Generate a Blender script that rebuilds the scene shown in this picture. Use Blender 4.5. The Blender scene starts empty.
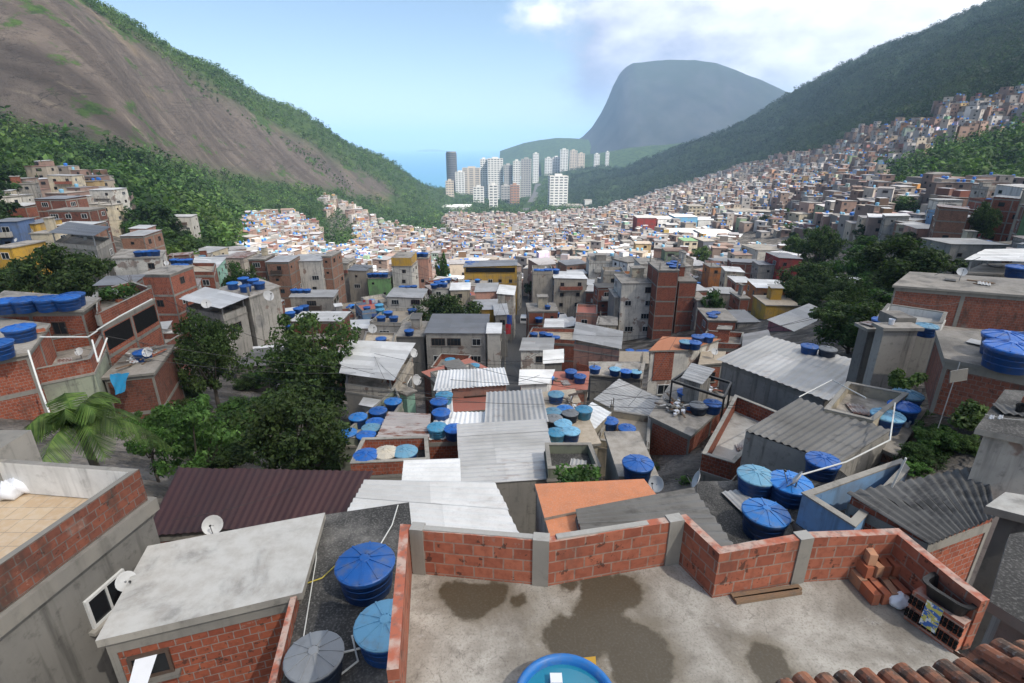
HAZE = 1.1e-4; EXPO = 1.02; NIND = 230; NTREE = 210
import bpy, bmesh, math, random
import numpy as np
from mathutils import Vector, Matrix
random.seed(11); rng = np.random.default_rng(5)
PI = math.pi; R = math.radians
scene = bpy.context.scene; COL = scene.collection
# ------------------------------------------------------------------ camera
F = 525.0; TILT = R(20.4); CT, ST = math.cos(TILT), math.sin(TILT)
cam_d = bpy.data.cameras.new('camera'); cam = bpy.data.objects.new('camera', cam_d); COL.objects.link(cam)
cam_d.sensor_width = 36; cam_d.lens = F/1024*36; cam_d.clip_start = .1; cam_d.clip_end = 90000
cam.rotation_euler = (PI/2-TILT, 0, 0); scene.camera = cam
def ray(px, py):
    a = (px-512)/F; b = (341.5-py)/F
    return (a, CT+b*ST, -ST+b*CT)
def PZ(px, py, z):
    d = ray(px, py); k = z/d[2]; return Vector((d[0]*k, d[1]*k, z))
def PY(px, py, Y):
    d = ray(px, py); k = Y/d[1]; return Vector((d[0]*k, Y, d[2]*k))
def pix(p):
    dep = p[1]*CT - p[2]*ST
    if dep < .1: return (-9999, -9999, dep)
    return (512+F*p[0]/dep, 341.5-F*(p[1]*ST+p[2]*CT)/dep, dep)
def inpoly(x, y, P):
    c = False; n = len(P); j = n-1
    for i in range(n):
        xi, yi = P[i]; xj, yj = P[j]
        if (yi > y) != (yj > y) and x < (xj-xi)*(y-yi)/(yj-yi)+xi: c = not c
        j = i
    return c
# ------------------------------------------------------------------ terrain
YN = [5,20,45,75,110,170,250,350,500,700,900,1200,1500,1800,2300,3000,5000]
TB = {
-1.3:[-13,-14,-16,-18,-17,-12,5,50,190,260,230,150,60,0,-90,-170,-172],
-1.0:[-13,-15,-19,-22,-22,-19,-6,22,175,200,170,90,0,-60,-120,-170,-172],
-.9:[-13,-15.5,-20,-24,-25,-21,-9,14,160,165,130,50,-30,-80,-130,-172,-172],
-.7:[-13,-17,-22,-26,-28,-30,-23,-10,104,100,60,-10,-80,-120,-160,-172,-172],
-.5:[-13,-19,-24,-30,-36,-44,-48,-50,-40,86,60,-20,-90,-140,-168,-172,-172],
-.35:[-13,-19.5,-26,-33,-40,-51,-61,-70,-72,-45,38,-15,-100,-150,-170,-172,-172],
-.2:[-13,-20,-27,-34,-42,-52,-64,-78,-93,-103,-92,-48,-90,-150,-171,-173,-173],
-.13:[-13,-20,-27,-34,-42,-52,-64,-78,-94,-109,-120,-128,-113,-145,-170,-173,-173],
-.06:[-13,-20,-27,-34,-42,-51,-63,-77,-94,-109,-121,-137,-148,-160,-170,-172,-173],
0:[-13,-20,-27,-34,-42,-51,-63,-77,-93,-108,-120,-136,-148,-159,-168,-172,-173],
.1:[-13,-19,-26,-34,-41,-50,-61,-74,-90,-106,-118,-134,-146,-156,-166,-168,-165],
.2:[-13,-18.5,-25,-33.5,-40,-48,-57,-67,-81,-95,-106,-117,-97,-74,-110,-155,-160],
.3:[-13,-17.5,-24,-32,-38,-46,-55,-62,-71,-77,-81,-82,-48,-8,-60,-140,-160],
.45:[-13,-16,-22,-28,-34,-42,-48,-51,-52,-48,-40,-10,52,112,60,-80,-160],
.6:[-13,-14.5,-20,-25,-29,-35,-38,-37,-28,-5,38,120,200,255,160,-20,-160],
.75:[-13,-13.5,-18,-22,-25,-28,-27,-19,20,75,130,222,300,350,250,30,-160],
.9:[-13,-12.5,-16,-19.5,-22,-26,-26,-8,46,120,180,285,365,420,320,80,-160],
1.3:[-13,-11,-12,-12,-10,-5,5,35,100,180,240,340,430,480,380,120,-160]}
TB[-.6] = [a*.5+b*.5 for a, b in zip(TB[-.7], TB[-.5])]; TB[-.42] = [a*.5+b*.5 for a, b in zip(TB[-.5], TB[-.35])]; TB[-.28] = [a*.5+b*.5 for a, b in zip(TB[-.35], TB[-.2])]
for u_ in TB: r_ = TB[u_]; TB[u_] = r_[:9]+[(r_[8]+r_[9])/2, r_[9], (r_[9]+r_[10])/2]+r_[10:]      # extra rows at 600 and 800 m
YN = YN[:9]+[600, 700, 800]+YN[10:]
for u_, d_ in {-.7: {350: -10, 500: 98, 600: 134, 700: 130, 800: 105, 900: 75}, -.6: {350: -33, 500: 22, 600: 94, 700: 112, 800: 95, 900: 70}, -.5: {350: -50, 500: -40, 600: 5, 700: 74, 800: 98, 900: 78},
               -.42: {350: -62, 500: -60, 600: -42, 700: 8, 800: 52, 900: 66, 1200: 10}, -.35: {350: -70, 500: -72, 600: -62, 700: -38, 800: 5, 900: 34, 1200: 5}, -.28: {500: -83, 600: -84, 700: -80, 800: -62, 900: -30, 1200: -6, 1500: -60},
               -.2: {600: -99, 700: -103, 800: -101, 900: -90}, .1: {1500: -138, 1800: -124, 2300: -98, 3000: -150}, .2: {1800: -80, 2300: -92, 3000: -150}, 0: {1800: -156, 2300: -158}}.items():
    for y_, z_ in d_.items(): TB[u_][YN.index(y_)] = z_
UN = np.array(sorted(TB)); TZ = np.array([TB[u] for u in sorted(TB)], float); assert TZ.shape[1] == len(YN); LY = np.log(np.array(YN)+20.)
def _cr(t, p0, p1, p2, p3, h0, h1, h2):
    m1 = ((p2-p1)/h1*h0 + (p1-p0)/h0*h1)/(h0+h1); m2 = ((p3-p2)/h2*h1 + (p2-p1)/h1*h2)/(h1+h2)
    m1 = m1*h1; m2 = m2*h1
    return p1*(2*t**3-3*t**2+1)+m1*(t**3-2*t**2+t)+p2*(-2*t**3+3*t**2)+m2*(t**3-t**2)
def _axis(x, xs):
    i = np.clip(np.searchsorted(xs, x)-1, 0, len(xs)-2); t = np.clip((x-xs[i])/(xs[i+1]-xs[i]), 0, 1)
    im = np.maximum(i-1, 0); ip = np.minimum(i+2, len(xs)-1)
    h1 = xs[i+1]-xs[i]; h0 = np.where(im == i, h1, xs[i]-xs[im]); h2 = np.where(ip == i+1, h1, xs[ip]-xs[i+1])
    return i, im, ip, t, h0, h1, h2
def TG(X, Y):
    X = np.asarray(X, float); Y = np.asarray(Y, float)
    Ye = np.maximum(Y, 5.); u = np.clip(X/np.maximum(Ye, 14.), -1.3, 1.3)
    i, im, ip, t, a, b, c = _axis(np.log(Ye+20.), LY); j, jm, jp, s, d, e, f = _axis(u, UN)
    rows = [ _cr(t, TZ[k, im], TZ[k, i], TZ[k, i+1], TZ[k, ip], a, b, c) for k in (jm, j, j+1, jp)]
    return _cr(s, rows[0], rows[1], rows[2], rows[3], d, e, f)
def tg(x, y): return float(TG(np.array([x]), np.array([y]))[0])
def PT(px, py, h=0., y0=12.):
    d = ray(px, py); ys = np.geomspace(y0, 5000, 1500); k = ys/d[1]
    g = d[2]*k - TG(d[0]*k, ys) - h
    w = np.where(g < 0)[0]
    i = w[0] if len(w) else len(ys)-1
    Y = ys[i]; k = Y/d[1]; return Vector((d[0]*k, Y, d[2]*k))
# ------------------------------------------------------------------ tags
def tag(o, label=None, cat=None, group=None, kind=None):
    if label: o['label'] = label
    if cat: o['category'] = cat
    if group: o['group'] = group
    if kind: o['kind'] = kind
    return o
def empty(name, loc, label=None, cat=None, group=None, rz=0.):
    o = bpy.data.objects.new(name, None); o.empty_display_size = .2; COL.objects.link(o)
    o.location = loc; o.rotation_euler = (0, 0, rz); return tag(o, label, cat, group)
def link(name, me, parent=None, M=None):
    o = bpy.data.objects.new(name, me); COL.objects.link(o)
    if parent: o.parent = parent
    if M is not None: o.matrix_basis = M
    return o
class MB:
    def __init__(s): s.v = []; s.f = []; s.m = []; s.mats = []
    def mi(s, mat):
        if mat not in s.mats: s.mats.append(mat)
        return s.mats.index(mat)
    def face(s, pts, mat):
        n = len(s.v); s.v += [tuple(p) for p in pts]; s.f.append(list(range(n, n+len(pts)))); s.m.append(s.mi(mat))
    def grid(s, rows, mat, flip=False):
        n = len(s.v); w = len(rows[0]); m = s.mi(mat)
        for r in rows: s.v += [tuple(p) for p in r]
        for i in range(len(rows)-1):
            for j in range(w-1):
                q = [n+i*w+j, n+i*w+j+1, n+(i+1)*w+j+1, n+(i+1)*w+j]
                s.f.append(q[::-1] if flip else q); s.m.append(m)
    def prism(s, poly, z0, z1, mside, mtop=None, mbot=None):
        n = len(poly)
        zs0 = z0 if isinstance(z0, (list, tuple)) else [z0]*n; zs1 = z1 if isinstance(z1, (list, tuple)) else [z1]*n
        lo = [(p[0], p[1], zs0[i]) for i, p in enumerate(poly)]; hi = [(p[0], p[1], zs1[i]) for i, p in enumerate(poly)]
        for i in range(n):
            j = (i+1) % n; s.face([lo[i], lo[j], hi[j], hi[i]], mside)
        if mtop: s.face(hi, mtop)
        if mbot: s.face(lo[::-1], mbot)
    def beam(s, a, b, w, h, mat, up=Vector((0, 0, 1))):
        a = Vector(a); b = Vector(b); d = (b-a).normalized(); x = d.cross(up)
        if x.length < 1e-3: x = d.cross(Vector((1, 0, 0)))
        x.normalize(); y = x.cross(d)
        q = [x*w/2*i+y*h/2*j for i, j in ((-1, -1), (1, -1), (1, 1), (-1, 1))]
        A = [a+t for t in q]; B = [b+t for t in q]
        for i in range(4):
            j = (i+1) % 4; s.face([A[j], A[i], B[i], B[j]], mat)
        s.face(A, mat); s.face(B[::-1], mat)
    def tube(s, pts, r, mat, seg=6):
        pts = [Vector(p) for p in pts]; rs = r if isinstance(r, (list, tuple)) else [r]*len(pts); rows = []
        for i, p in enumerate(pts):
            d = (pts[min(i+1, len(pts)-1)]-pts[max(i-1, 0)]).normalized()
            x = d.cross(Vector((0, 0, 1)) if abs(d.z) < .9 else Vector((1, 0, 0))).normalized(); y = x.cross(d)
            rows.append([p+(x*math.cos(2*PI*k/seg)+y*math.sin(2*PI*k/seg))*rs[i] for k in range(seg+1)])
        s.grid(rows, mat); s.face(rows[0][:-1], mat); s.face(rows[-1][:-1][::-1], mat)
    def lathe(s, prof, mat, seg=20, c=(0, 0, 0), cap0=False, cap1=False):
        rows = [[(c[0]+r*math.cos(2*PI*k/seg), c[1]+r*math.sin(2*PI*k/seg), c[2]+z) for k in range(seg+1)] for r, z in prof]
        s.grid(rows, mat)
        if cap0: s.face(rows[0][:-1][::-1], mat)
        if cap1: s.face(rows[-1][:-1], mat)
    def sheet(s, A, B, C, D, mat, pitch=.25, amp=.03, along='u', sag=0., rag=0., mats=None):
        """corrugated sheet: ridges run A>B ('u') or A>D ('v')"""
        A, B, C, D = map(Vector, (A, B, C, D))
        if along == 'v': A, B, C, D = B, C, D, A
        L = ((D-A).length+(C-B).length)/2; W = ((B-A).length+(C-D).length)/2
        nrm = (B-A).cross(D-A).normalized()
        if nrm.z < 0: nrm = -nrm
        np_ = max(1, round(L/max(1., pitch*4))); nl = 2 if 4.2 < W < 30 else 1; rr = random.Random(int(abs(A.x)*101+abs(A.y)*37))
        for a in range(np_):
            ph = rr.uniform(.38, .62)
            for l in range(nl):
                t0, t1 = a/np_, (a+1)/np_+.02*(a < np_-1); f0, f1 = (0, 1) if nl == 1 else ((0, ph+.02) if l == 0 else (ph-.02, 1)); f0 += rr.uniform(-.006, .006)*(l == 0); f1 += rr.uniform(-.006, .006)*(f1 == 1)
                lift = .006*(a % 2)+.01*l+rr.uniform(0, .008); n = max(5, int(L*(t1-t0)/pitch*5)); nu = 3; skew = rr.uniform(-.01, .01)
                for off in (0, -.016):
                    rows = []
                    for i in range(n+1):
                        t = min(1, t0+(t1-t0)*i/n); P = A.lerp(D, t); Q = B.lerp(C, t); w = amp*math.sin(2*PI*t*L/pitch); row = []
                        for k in range(nu+1):
                            f = f0+(f1-f0)*k/nu; row.append(P.lerp(Q, f)+nrm*(w+off+lift+skew*f)-Vector((0, 0, sag*math.sin(PI*f))))
                        rows.append(row)
                    s.grid(rows, mat)
    def mesh(s, name, loc=(0, 0, 0), smooth=False):
        me = bpy.data.meshes.new(name); l = Vector(loc)
        me.from_pydata([(v[0]-l[0], v[1]-l[1], v[2]-l[2]) for v in s.v], [], s.f)
        for m in s.mats: me.materials.append(m)
        me.polygons.foreach_set('material_index', s.m)
        if smooth: me.polygons.foreach_set('use_smooth', [True]*len(s.f))
        me.update(); return me
    def build(s, name, parent=None, smooth=False, loc=None):
        if not s.f: return None
        L = Vector((0, 0, 0)); p = parent
        while p: L = L+p.location; p = p.parent
        if parent is None and loc is not None: L = Vector(loc)
        o = link(name, s.mesh(name, L, smooth), parent)
        if parent is None and loc is not None: o.location = loc
        return o
# ------------------------------------------------------------------ materials
class NT:
    def __init__(s, name):
        s.mat = bpy.data.materials.new(name); s.mat.use_nodes = True; s.t = s.mat.node_tree; s.n = s.t.nodes; s.n.clear()
        s.out = s.n.new('ShaderNodeOutputMaterial'); s.b = s.n.new('ShaderNodeBsdfPrincipled'); s.L(s.b.outputs[0], s.out.inputs[0])
    def L(s, a, b): s.t.links.new(a, b)
    def put(s, v, sock):
        if hasattr(v, 'is_output') or isinstance(v, bpy.types.NodeSocket): s.L(v, sock)
        elif isinstance(v, (tuple, list)):
            n = len(sock.default_value); v = tuple(v); sock.default_value = (v+(1.,))[:n] if len(v) < n else v[:n]
        else: sock.default_value = v
    def math(s, op, a, b=0., c=None, clamp=False):
        n = s.n.new('ShaderNodeMath'); n.operation = op; n.use_clamp = clamp; s.put(a, n.inputs[0]); s.put(b, n.inputs[1])
        if c is not None: s.put(c, n.inputs[2])
        return n.outputs[0]
    def vmath(s, op, a, b=(0, 0, 0)):
        n = s.n.new('ShaderNodeVectorMath'); n.operation = op; s.put(a, n.inputs[0])
        if op == 'SCALE': s.put(b, n.inputs['Scale'])
        else: s.put(b, n.inputs[1])
        return n.outputs['Value'] if op in ('DOT_PRODUCT', 'LENGTH', 'DISTANCE') else n.outputs[0]
    def mix(s, f, a, b, mode='MIX'):
        n = s.n.new('ShaderNodeMix'); n.data_type = 'RGBA'; n.blend_type = mode; s.put(f, n.inputs[0]); s.put(a, n.inputs[6]); s.put(b, n.inputs[7]); return n.outputs[2]
    def pos(s): return s.geo().outputs['Position']
    def geo(s):
        if not hasattr(s, '_g'): s._g = s.n.new('ShaderNodeNewGeometry')
        return s._g
    def rand(s):
        if not hasattr(s, '_oi'): s._oi = s.n.new('ShaderNodeObjectInfo')
        return s._oi.outputs['Random']
    def noise(s, vec, scale, det=4., rough=.55, dist=0., out=0):
        n = s.n.new('ShaderNodeTexNoise'); s.L(vec, n.inputs['Vector']); n.inputs['Scale'].default_value = scale; n.inputs['Detail'].default_value = det
        n.inputs['Roughness'].default_value = rough; n.inputs['Distortion'].default_value = dist; return n.outputs[out]
    def ramp(s, v, lo, hi, a=0., b=1.):
        n = s.n.new('ShaderNodeMapRange'); n.interpolation_type = 'SMOOTHSTEP'; s.put(v, n.inputs[0]); n.inputs[1].default_value = lo; n.inputs[2].default_value = hi
        n.inputs[3].default_value = a; n.inputs[4].default_value = b; return n.outputs[0]
    def scalev(s, vec, sc): return s.vmath('MULTIPLY', vec, sc)
    def wallco(s):
        g = s.geo(); t = s.vmath('NORMALIZE', s.vmath('CROSS_PRODUCT', g.outputs['True Normal'], (0, 0, 1))); u = s.vmath('DOT_PRODUCT', t, s.pos())
        sp = s.n.new('ShaderNodeSeparateXYZ'); s.L(s.pos(), sp.inputs[0]); cb = s.n.new('ShaderNodeCombineXYZ'); s.L(u, cb.inputs[0]); s.L(sp.outputs[2], cb.inputs[1]); return cb.outputs[0]
    def bump(s, h, strength=.3, dist=.02):
        n = s.n.new('ShaderNodeBump'); n.inputs['Strength'].default_value = strength; n.inputs['Distance'].default_value = dist; s.L(h, n.inputs['Height']); s.L(n.outputs[0], s.b.inputs['Normal'])
    def base(s, c, rough=.85, metal=0., spec=None):
        s.put(c, s.b.inputs['Base Color']); s.put(rough, s.b.inputs['Roughness']); s.put(metal, s.b.inputs['Metallic'])
        if spec is not None: s.b.inputs['Specular IOR Level'].default_value = spec
        return s.mat
def scal(c, k): return tuple(x*k for x in c)
def m_brick(name, c1, c2, mortar, bw=.29, rh=.2, ms=.012, mold=.5, paint=None):
    k = NT(name); w = k.wallco(); n1 = k.noise(k.pos(), 1.1, 5.); n2 = k.noise(k.pos(), 9., 3.)
    b = k.n.new('ShaderNodeTexBrick'); wd = k.vmath('ADD', w, k.vmath('SCALE', k.noise(k.pos(), 2.3, 2., out=1), .03)); k.L(wd, b.inputs['Vector'])
    b.offset = .5; b.inputs['Scale'].default_value = 1; b.inputs['Brick Width'].default_value = bw; b.inputs['Row Height'].default_value = rh
    b.inputs['Mortar Size'].default_value = ms; b.inputs['Mortar Smooth'].default_value = .2; b.inputs['Bias'].default_value = -.1
    k.put(c1, b.inputs['Color1']); k.put(c2, b.inputs['Color2']); k.put(mortar, b.inputs['Mortar'])
    c = k.mix(k.ramp(n2, .42, .7, 0, .35), b.outputs['Color'], scal(c2, .55)); n4 = k.noise(k.pos(), 5.3, 3., .7); c = k.mix(k.ramp(n4, .6, .66, 0, .75), c, (.05, .03, .024)); c = k.mix(k.ramp(n4, .3, .36, .55, 0), c, (.3, .2, .16))
    rn = k.math('MULTIPLY_ADD', k.rand(), .7, .65); c = k.mix(.6, c, k.vmath('SCALE', c, rn))
    st = k.noise(k.scalev(k.pos(), (1.6, 1.6, .5)), 1., 5., .6)
    c = k.mix(k.ramp(st, .5, .72, 0, mold), c, (.045, .04, .035))
    c = k.mix(k.ramp(n1, .6, .8, 0, .45), c, (.34, .31, .27))
    h = k.math('ADD', k.math('MULTIPLY', b.outputs['Fac'], -1.), k.math('MULTIPLY', n2, .35)); k.bump(h, .6, .012)
    return k.base(c, .9, 0, .25)
def m_plaster(name, c, dirt=.5, streak=.4, rough=.88, var=.5, patch=False):
    k = NT(name); p = k.pos(); n1 = k.noise(p, .5, 5., .6); n2 = k.noise(p, 3.5, 5., .65); st = k.noise(k.scalev(p, (2.6, 2.6, .22)), 1., 4., .6)
    rn = k.math('MULTIPLY_ADD', k.rand(), var, 1-var*.5); cc = k.vmath('SCALE', c, rn)
    g = sum(c)/3
    if patch: pn = k.noise(p, .42, 5., .62); cc = k.mix(k.ramp(k.math('ADD', pn, k.math('MULTIPLY', k.rand(), .12)), .68, .72, 0, .75), cc, (.22, .125, .09))
    cc = k.mix(k.ramp(n1, .4, .7, 0, .6), cc, (g*.62, g*.6, g*.56)); cc = k.mix(k.ramp(n2, .52, .75, 0, dirt), cc, (g*.35, g*.34, g*.31))
    cc = k.mix(k.ramp(st, .5, .74, 0, streak), cc, (.05, .048, .044)); k.bump(n2, .35, .02)
    return k.base(cc, rough, 0, .25)
def m_slab(name, c, mold=.6, warm=(.2, .17, .13), thr=.5):
    k = NT(name); p = k.pos(); n1 = k.noise(p, .55, 6., .62, .4); n2 = k.noise(p, 2.7, 6., .65); n3 = k.noise(p, 22., 3.)
    rn = k.math('MULTIPLY_ADD', k.rand(), .5, .75); cc = k.vmath('SCALE', c, rn)
    cc = k.mix(k.ramp(n2, .35, .7, 0, .55), cc, warm); cc = k.mix(k.ramp(n1, thr-.06, thr+.18, 0, mold), cc, (.035, .034, .032)); cc = k.mix(k.ramp(n3, .45, .8, 0, .25), cc, (.5, .48, .45))
    k.bump(k.math('ADD', n2, k.math('MULTIPLY', n3, .4)), .4, .02)
    return k.base(cc, .85, 0, .3)
def m_metal(name, c, rust=.1, dirt=.35, rough=.5, met=.15, rc=(.16, .06, .035)):
    k = NT(name); p = k.pos(); n1 = k.noise(p, .45, 5., .6); n2 = k.noise(k.scalev(p, (.6, 2.2, 1.)), 1.3, 5., .7); n3 = k.noise(p, 14., 4.)
    isl = k.geo().outputs['Random Per Island']; rn = k.math('MULTIPLY', k.math('MULTIPLY_ADD', k.rand(), .3, .82), k.math('MULTIPLY_ADD', isl, .32, .8)); cc = k.vmath('SCALE', c, rn); g = sum(c)/3; rust = rust+.04
    cc = k.mix(k.ramp(n1, .38, .72, 0, dirt), cc, (g*.6, g*.57, g*.52)); cc = k.mix(k.ramp(k.math('ADD', n2, k.math('MULTIPLY_ADD', isl, .16, -.08)), .62-.3*rust, .8-.25*rust, 0, min(1, rust*2.2)), cc, rc)
    cc = k.mix(k.ramp(n3, .5, .8, 0, .3), cc, scal(c, .6)); k.bump(n3, .15, .01)
    return k.base(cc, rough, met, .4)
def m_plain(name, c, rough=.5, var=.3, spec=.5, nsc=4., dirt=.3, metal=0., trans=0.):
    k = NT(name); n = k.noise(k.pos(), nsc, 4., .6); cc = k.vmath('SCALE', c, k.math('MULTIPLY_ADD', k.rand(), var, 1-var*.5)); g = sum(c)/3
    cc = k.mix(k.ramp(n, .45, .75, 0, dirt), cc, (g*.6+.02, g*.58+.02, g*.54+.02)); k.bump(n, .08, .01)
    return k.base(cc, rough, metal, spec)
def m_leaf(name, c1, c2, c3, ns=.35):
    k = NT(name); g = k.geo(); r = g.outputs['Random Per Island']; n = k.noise(k.pos(), ns, 5., .65)
    cc = k.mix(k.ramp(r, .1, .9), c1, c2); cc = k.mix(k.ramp(n, .45, .7, 0, .7), cc, c3); n9 = k.noise(k.pos(), .11 if ns < .1 else 1.3, 2.); cc = k.vmath('SCALE', cc, k.math('MULTIPLY', k.math('MULTIPLY_ADD', k.rand(), .6, .7), k.ramp(n9, .36, .64, .55, 1.4)))
    k.base(cc, .65, 0, .25); tr = k.n.new('ShaderNodeBsdfTranslucent'); k.put(k.vmath('MULTIPLY', cc, (1.3, 1.5, .6)), tr.inputs[0])
    mx = k.n.new('ShaderNodeMixShader'); mx.inputs[0].default_value = .3; k.L(k.b.outputs[0], mx.inputs[1]); k.L(tr.outputs[0], mx.inputs[2]); k.L(mx.outputs[0], k.out.inputs[0]); return k.mat
def m_attr(name, rough=.85):
    k = NT(name); a = k.n.new('ShaderNodeAttribute'); a.attribute_name = 'Col'; p = k.pos(); n = k.noise(k.scalev(p, (.5, .5, .25)), 1., 4., .65); n2 = k.noise(p, .06, 2.)
    c = k.mix(k.ramp(n, .5, .75, 0, .55), a.outputs['Color'], (.07, .06, .055)); c = k.mix(k.ramp(n2, .4, .7, 0, .15), c, (.2, .12, .09))
    return k.base(c, rough, 0, .25)
M = {}
M['brick'] = m_brick('orange hollow brick', (.33, .095, .05), (.24, .065, .038), (.27, .22, .19), mold=.5)
M['brick_old'] = m_brick('weathered brick', (.23, .08, .05), (.16, .06, .042), (.17, .14, .125), mold=.75)
M['brick_tan'] = m_brick('tan brick', (.32, .16, .1), (.24, .12, .08), (.26, .22, .19), mold=.45)
M['brick_wall'] = m_brick('terrace hollow brick', (.43, .145, .085), (.28, .085, .052), (.34, .23, .18), bw=.3, rh=.205, ms=.013, mold=.6)
for nm, c, d, s_ in (('grey', (.36, .335, .295), .5, .5), ('dgrey', (.21, .2, .18), .6, .55), ('cream', (.5, .43, .31), .4, .4), ('white', (.7, .69, .66), .3, .35), ('beige', (.42, .37, .3), .45, .45),
                     ('pink', (.42, .16, .17), .35, .35), ('red', (.28, .04, .035), .35, .3), ('yellow', (.52, .31, .05), .35, .35), ('orange', (.5, .19, .06), .35, .3), ('mint', (.3, .52, .4), .3, .3),
                     ('green', (.16, .3, .12), .4, .4), ('blue', (.17, .3, .47), .3, .3), ('salmon', (.5, .27, .2), .35, .35), ('dblue', (.1, .16, .3), .3, .3), ('greenish', (.25, .27, .2), .5, .5), ('lightgrey', (.56, .53, .47), .45, .45)):
    M[nm] = m_plaster(nm+' plaster', c, d+.1, s_+.15, patch=nm in ('grey', 'lightgrey', 'beige', 'cream', 'salmon'))
M['concrete'] = m_plaster('bare concrete', (.28, .26, .225), .4, .35)
M['slab'] = m_slab('concrete roof', (.36, .325, .28), .6)
M['slab_light'] = m_slab('pale cement roof', (.4, .39, .36), .75, (.33, .3, .26), .57)
M['slab_dark'] = m_slab('mouldy roof', (.1, .095, .088), .97, (.24, .225, .2), .38)
M['slab_tan'] = m_slab('dusty roof', (.44, .37, .28), .25, (.3, .23, .16), .6)
M['slab_red'] = m_slab('red painted roof', (.4, .13, .09), .25, (.3, .15, .11), .6)
M['slab_orange'] = m_slab('orange painted roof', (.5, .19, .09), .12, (.4, .17, .09), .68)
M['metal_white'] = m_metal('white sheet metal', (.74, .73, .7), .06, .5)
M['metal_grey'] = m_metal('galvanised sheet', (.5, .49, .47), .14, .6)
M['metal_dgrey'] = m_metal('dull sheet metal', (.25, .255, .265), .1, .4)
M['metal_rust'] = m_metal('rusty sheet metal', (.42, .38, .36), .55, .5, rough=.7, met=0.)
M['metal_maroon'] = m_metal('maroon sheet', (.055, .022, .02), .0, .3, rough=.55, met=0)
M['fibre'] = m_metal('fibre cement', (.17, .165, .155), .25, .6, rough=.9, met=0, rc=(.045, .043, .04))
M['fibre_dark'] = m_metal('old fibre cement', (.11, .108, .104), .3, .6, rough=.9, met=0, rc=(.03, .03, .03))
M['tile_red'] = m_metal('clay tile', (.36, .12, .065), .2, .5, rough=.9, met=0, rc=(.1, .07, .055))
M['tank_blue'] = m_plain('blue tank plastic', (.012, .07, .25), .42, .6, .4, 4., .5)
M['lid_blue'] = m_plain('blue lid plastic', (.018, .12, .42), .42, .6, .4, 4., .5)
M['lid_bright'] = m_plain('bright blue lid', (.03, .22, .62), .42, .6, .4, 4., .5)
M['lid_pale'] = m_plain('sun faded lid', (.16, .36, .5), .55, .6, .35, 4., .5)
M['lid_grey'] = m_plain('grey lid', (.2, .21, .22), .6, .3, .35, 3., .4)
M['tank_cyan'] = m_plain('cyan tank', (.08, .34, .55), .45, .6, .4, 4., .5)
M['tank_dark'] = m_plain('dark tank', (.025, .04, .07), .5, .3, .4, 3., .3)
M['lid_beige'] = m_plain('beige lid', (.5, .45, .36), .6, .2, .3, 3., .4)
M['pane'] = m_plain('window glass', (.018, .022, .026), .12, .6, .6, 1., .2)
M['dark'] = m_plain('painted shade', (.012, .012, .012), .9, .3, .1)  # near-black standing in for unlit gaps and recesses
M['frame_white'] = m_plain('white frame', (.6, .6, .58), .5, .5, .4)
M['frame_dark'] = m_plain('brown frame', (.09, .06, .045), .6, .5, .4)
M['pvc'] = m_plain('white pvc', (.62, .62, .58), .45, .2, .4)
M['steel'] = m_plain('galvanised steel', (.3, .31, .32), .45, .2, .5, metal=.5)
M['black'] = m_plain('black plastic', (.012, .012, .013), .45, .3, .4)
M['dish'] = m_plain('dish paint', (.5, .5, .49), .5, .3, .4)
M['wood'] = m_plain('worn wood', (.2, .13, .08), .85, .4, .2, 8., .5)
M['bark'] = m_plain('bark', (.09, .075, .06), .9, .4, .2, 6., .5)
M['tarp'] = m_plain('blue tarpaulin', (.03, .3, .55), .5, .2, .4)
M['plastic_white'] = m_plain('white plastic', (.72, .73, .76), .4, .1, .4, 4., .1)
M['water'] = m_plain('pool water', (.02, .2, .3), .05, .1, .5, 2., .1)
M['asphalt'] = m_slab('asphalt', (.07, .07, .07), .2, (.09, .085, .08), .6)
M['leaf_near'] = m_leaf('dark leaves', (.03, .06, .017), (.075, .12, .032), (.085, .115, .034))
M['leaf_light'] = m_leaf('light leaves', (.05, .11, .025), (.09, .17, .04), (.06, .14, .03))
M['leaf_mid'] = m_leaf('mid leaves', (.03, .075, .018), (.07, .13, .03), (.045, .1, .025))
M['leaf_forest'] = m_leaf('forest leaves', (.014, .036, .01), (.045, .09, .02), (.1, .15, .035), .022)
M['leaf_hill'] = m_leaf('hill leaves', (.014, .036, .012), (.035, .07, .022), (.06, .09, .03), .012)
M['leaf_palm'] = m_leaf('palm leaves', (.05, .1, .022), (.11, .17, .04), (.08, .12, .03))
M['house_far'] = m_attr('far house walls')
# ------------------------------------------------------------------ houses
HAND = []      # records: dict(short, px, bbox, Y, cx, cy, r)
OCC = []       # (x, y, r)
NTANK = [0]
def reg(short, pts, Y, protect=True):
    q = [pix(p) for p in pts]; xs = [a[0] for a in q]; ys = [a[1] for a in q]
    cx = sum(p[0] for p in pts)/len(pts); cy = sum(p[1] for p in pts)/len(pts)
    HAND.append(dict(short=short, px=sum(xs)/len(xs), py=sum(ys)/len(ys), bb=(min(xs), min(ys), max(xs), max(ys)), Y=cy, protect=protect))
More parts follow.
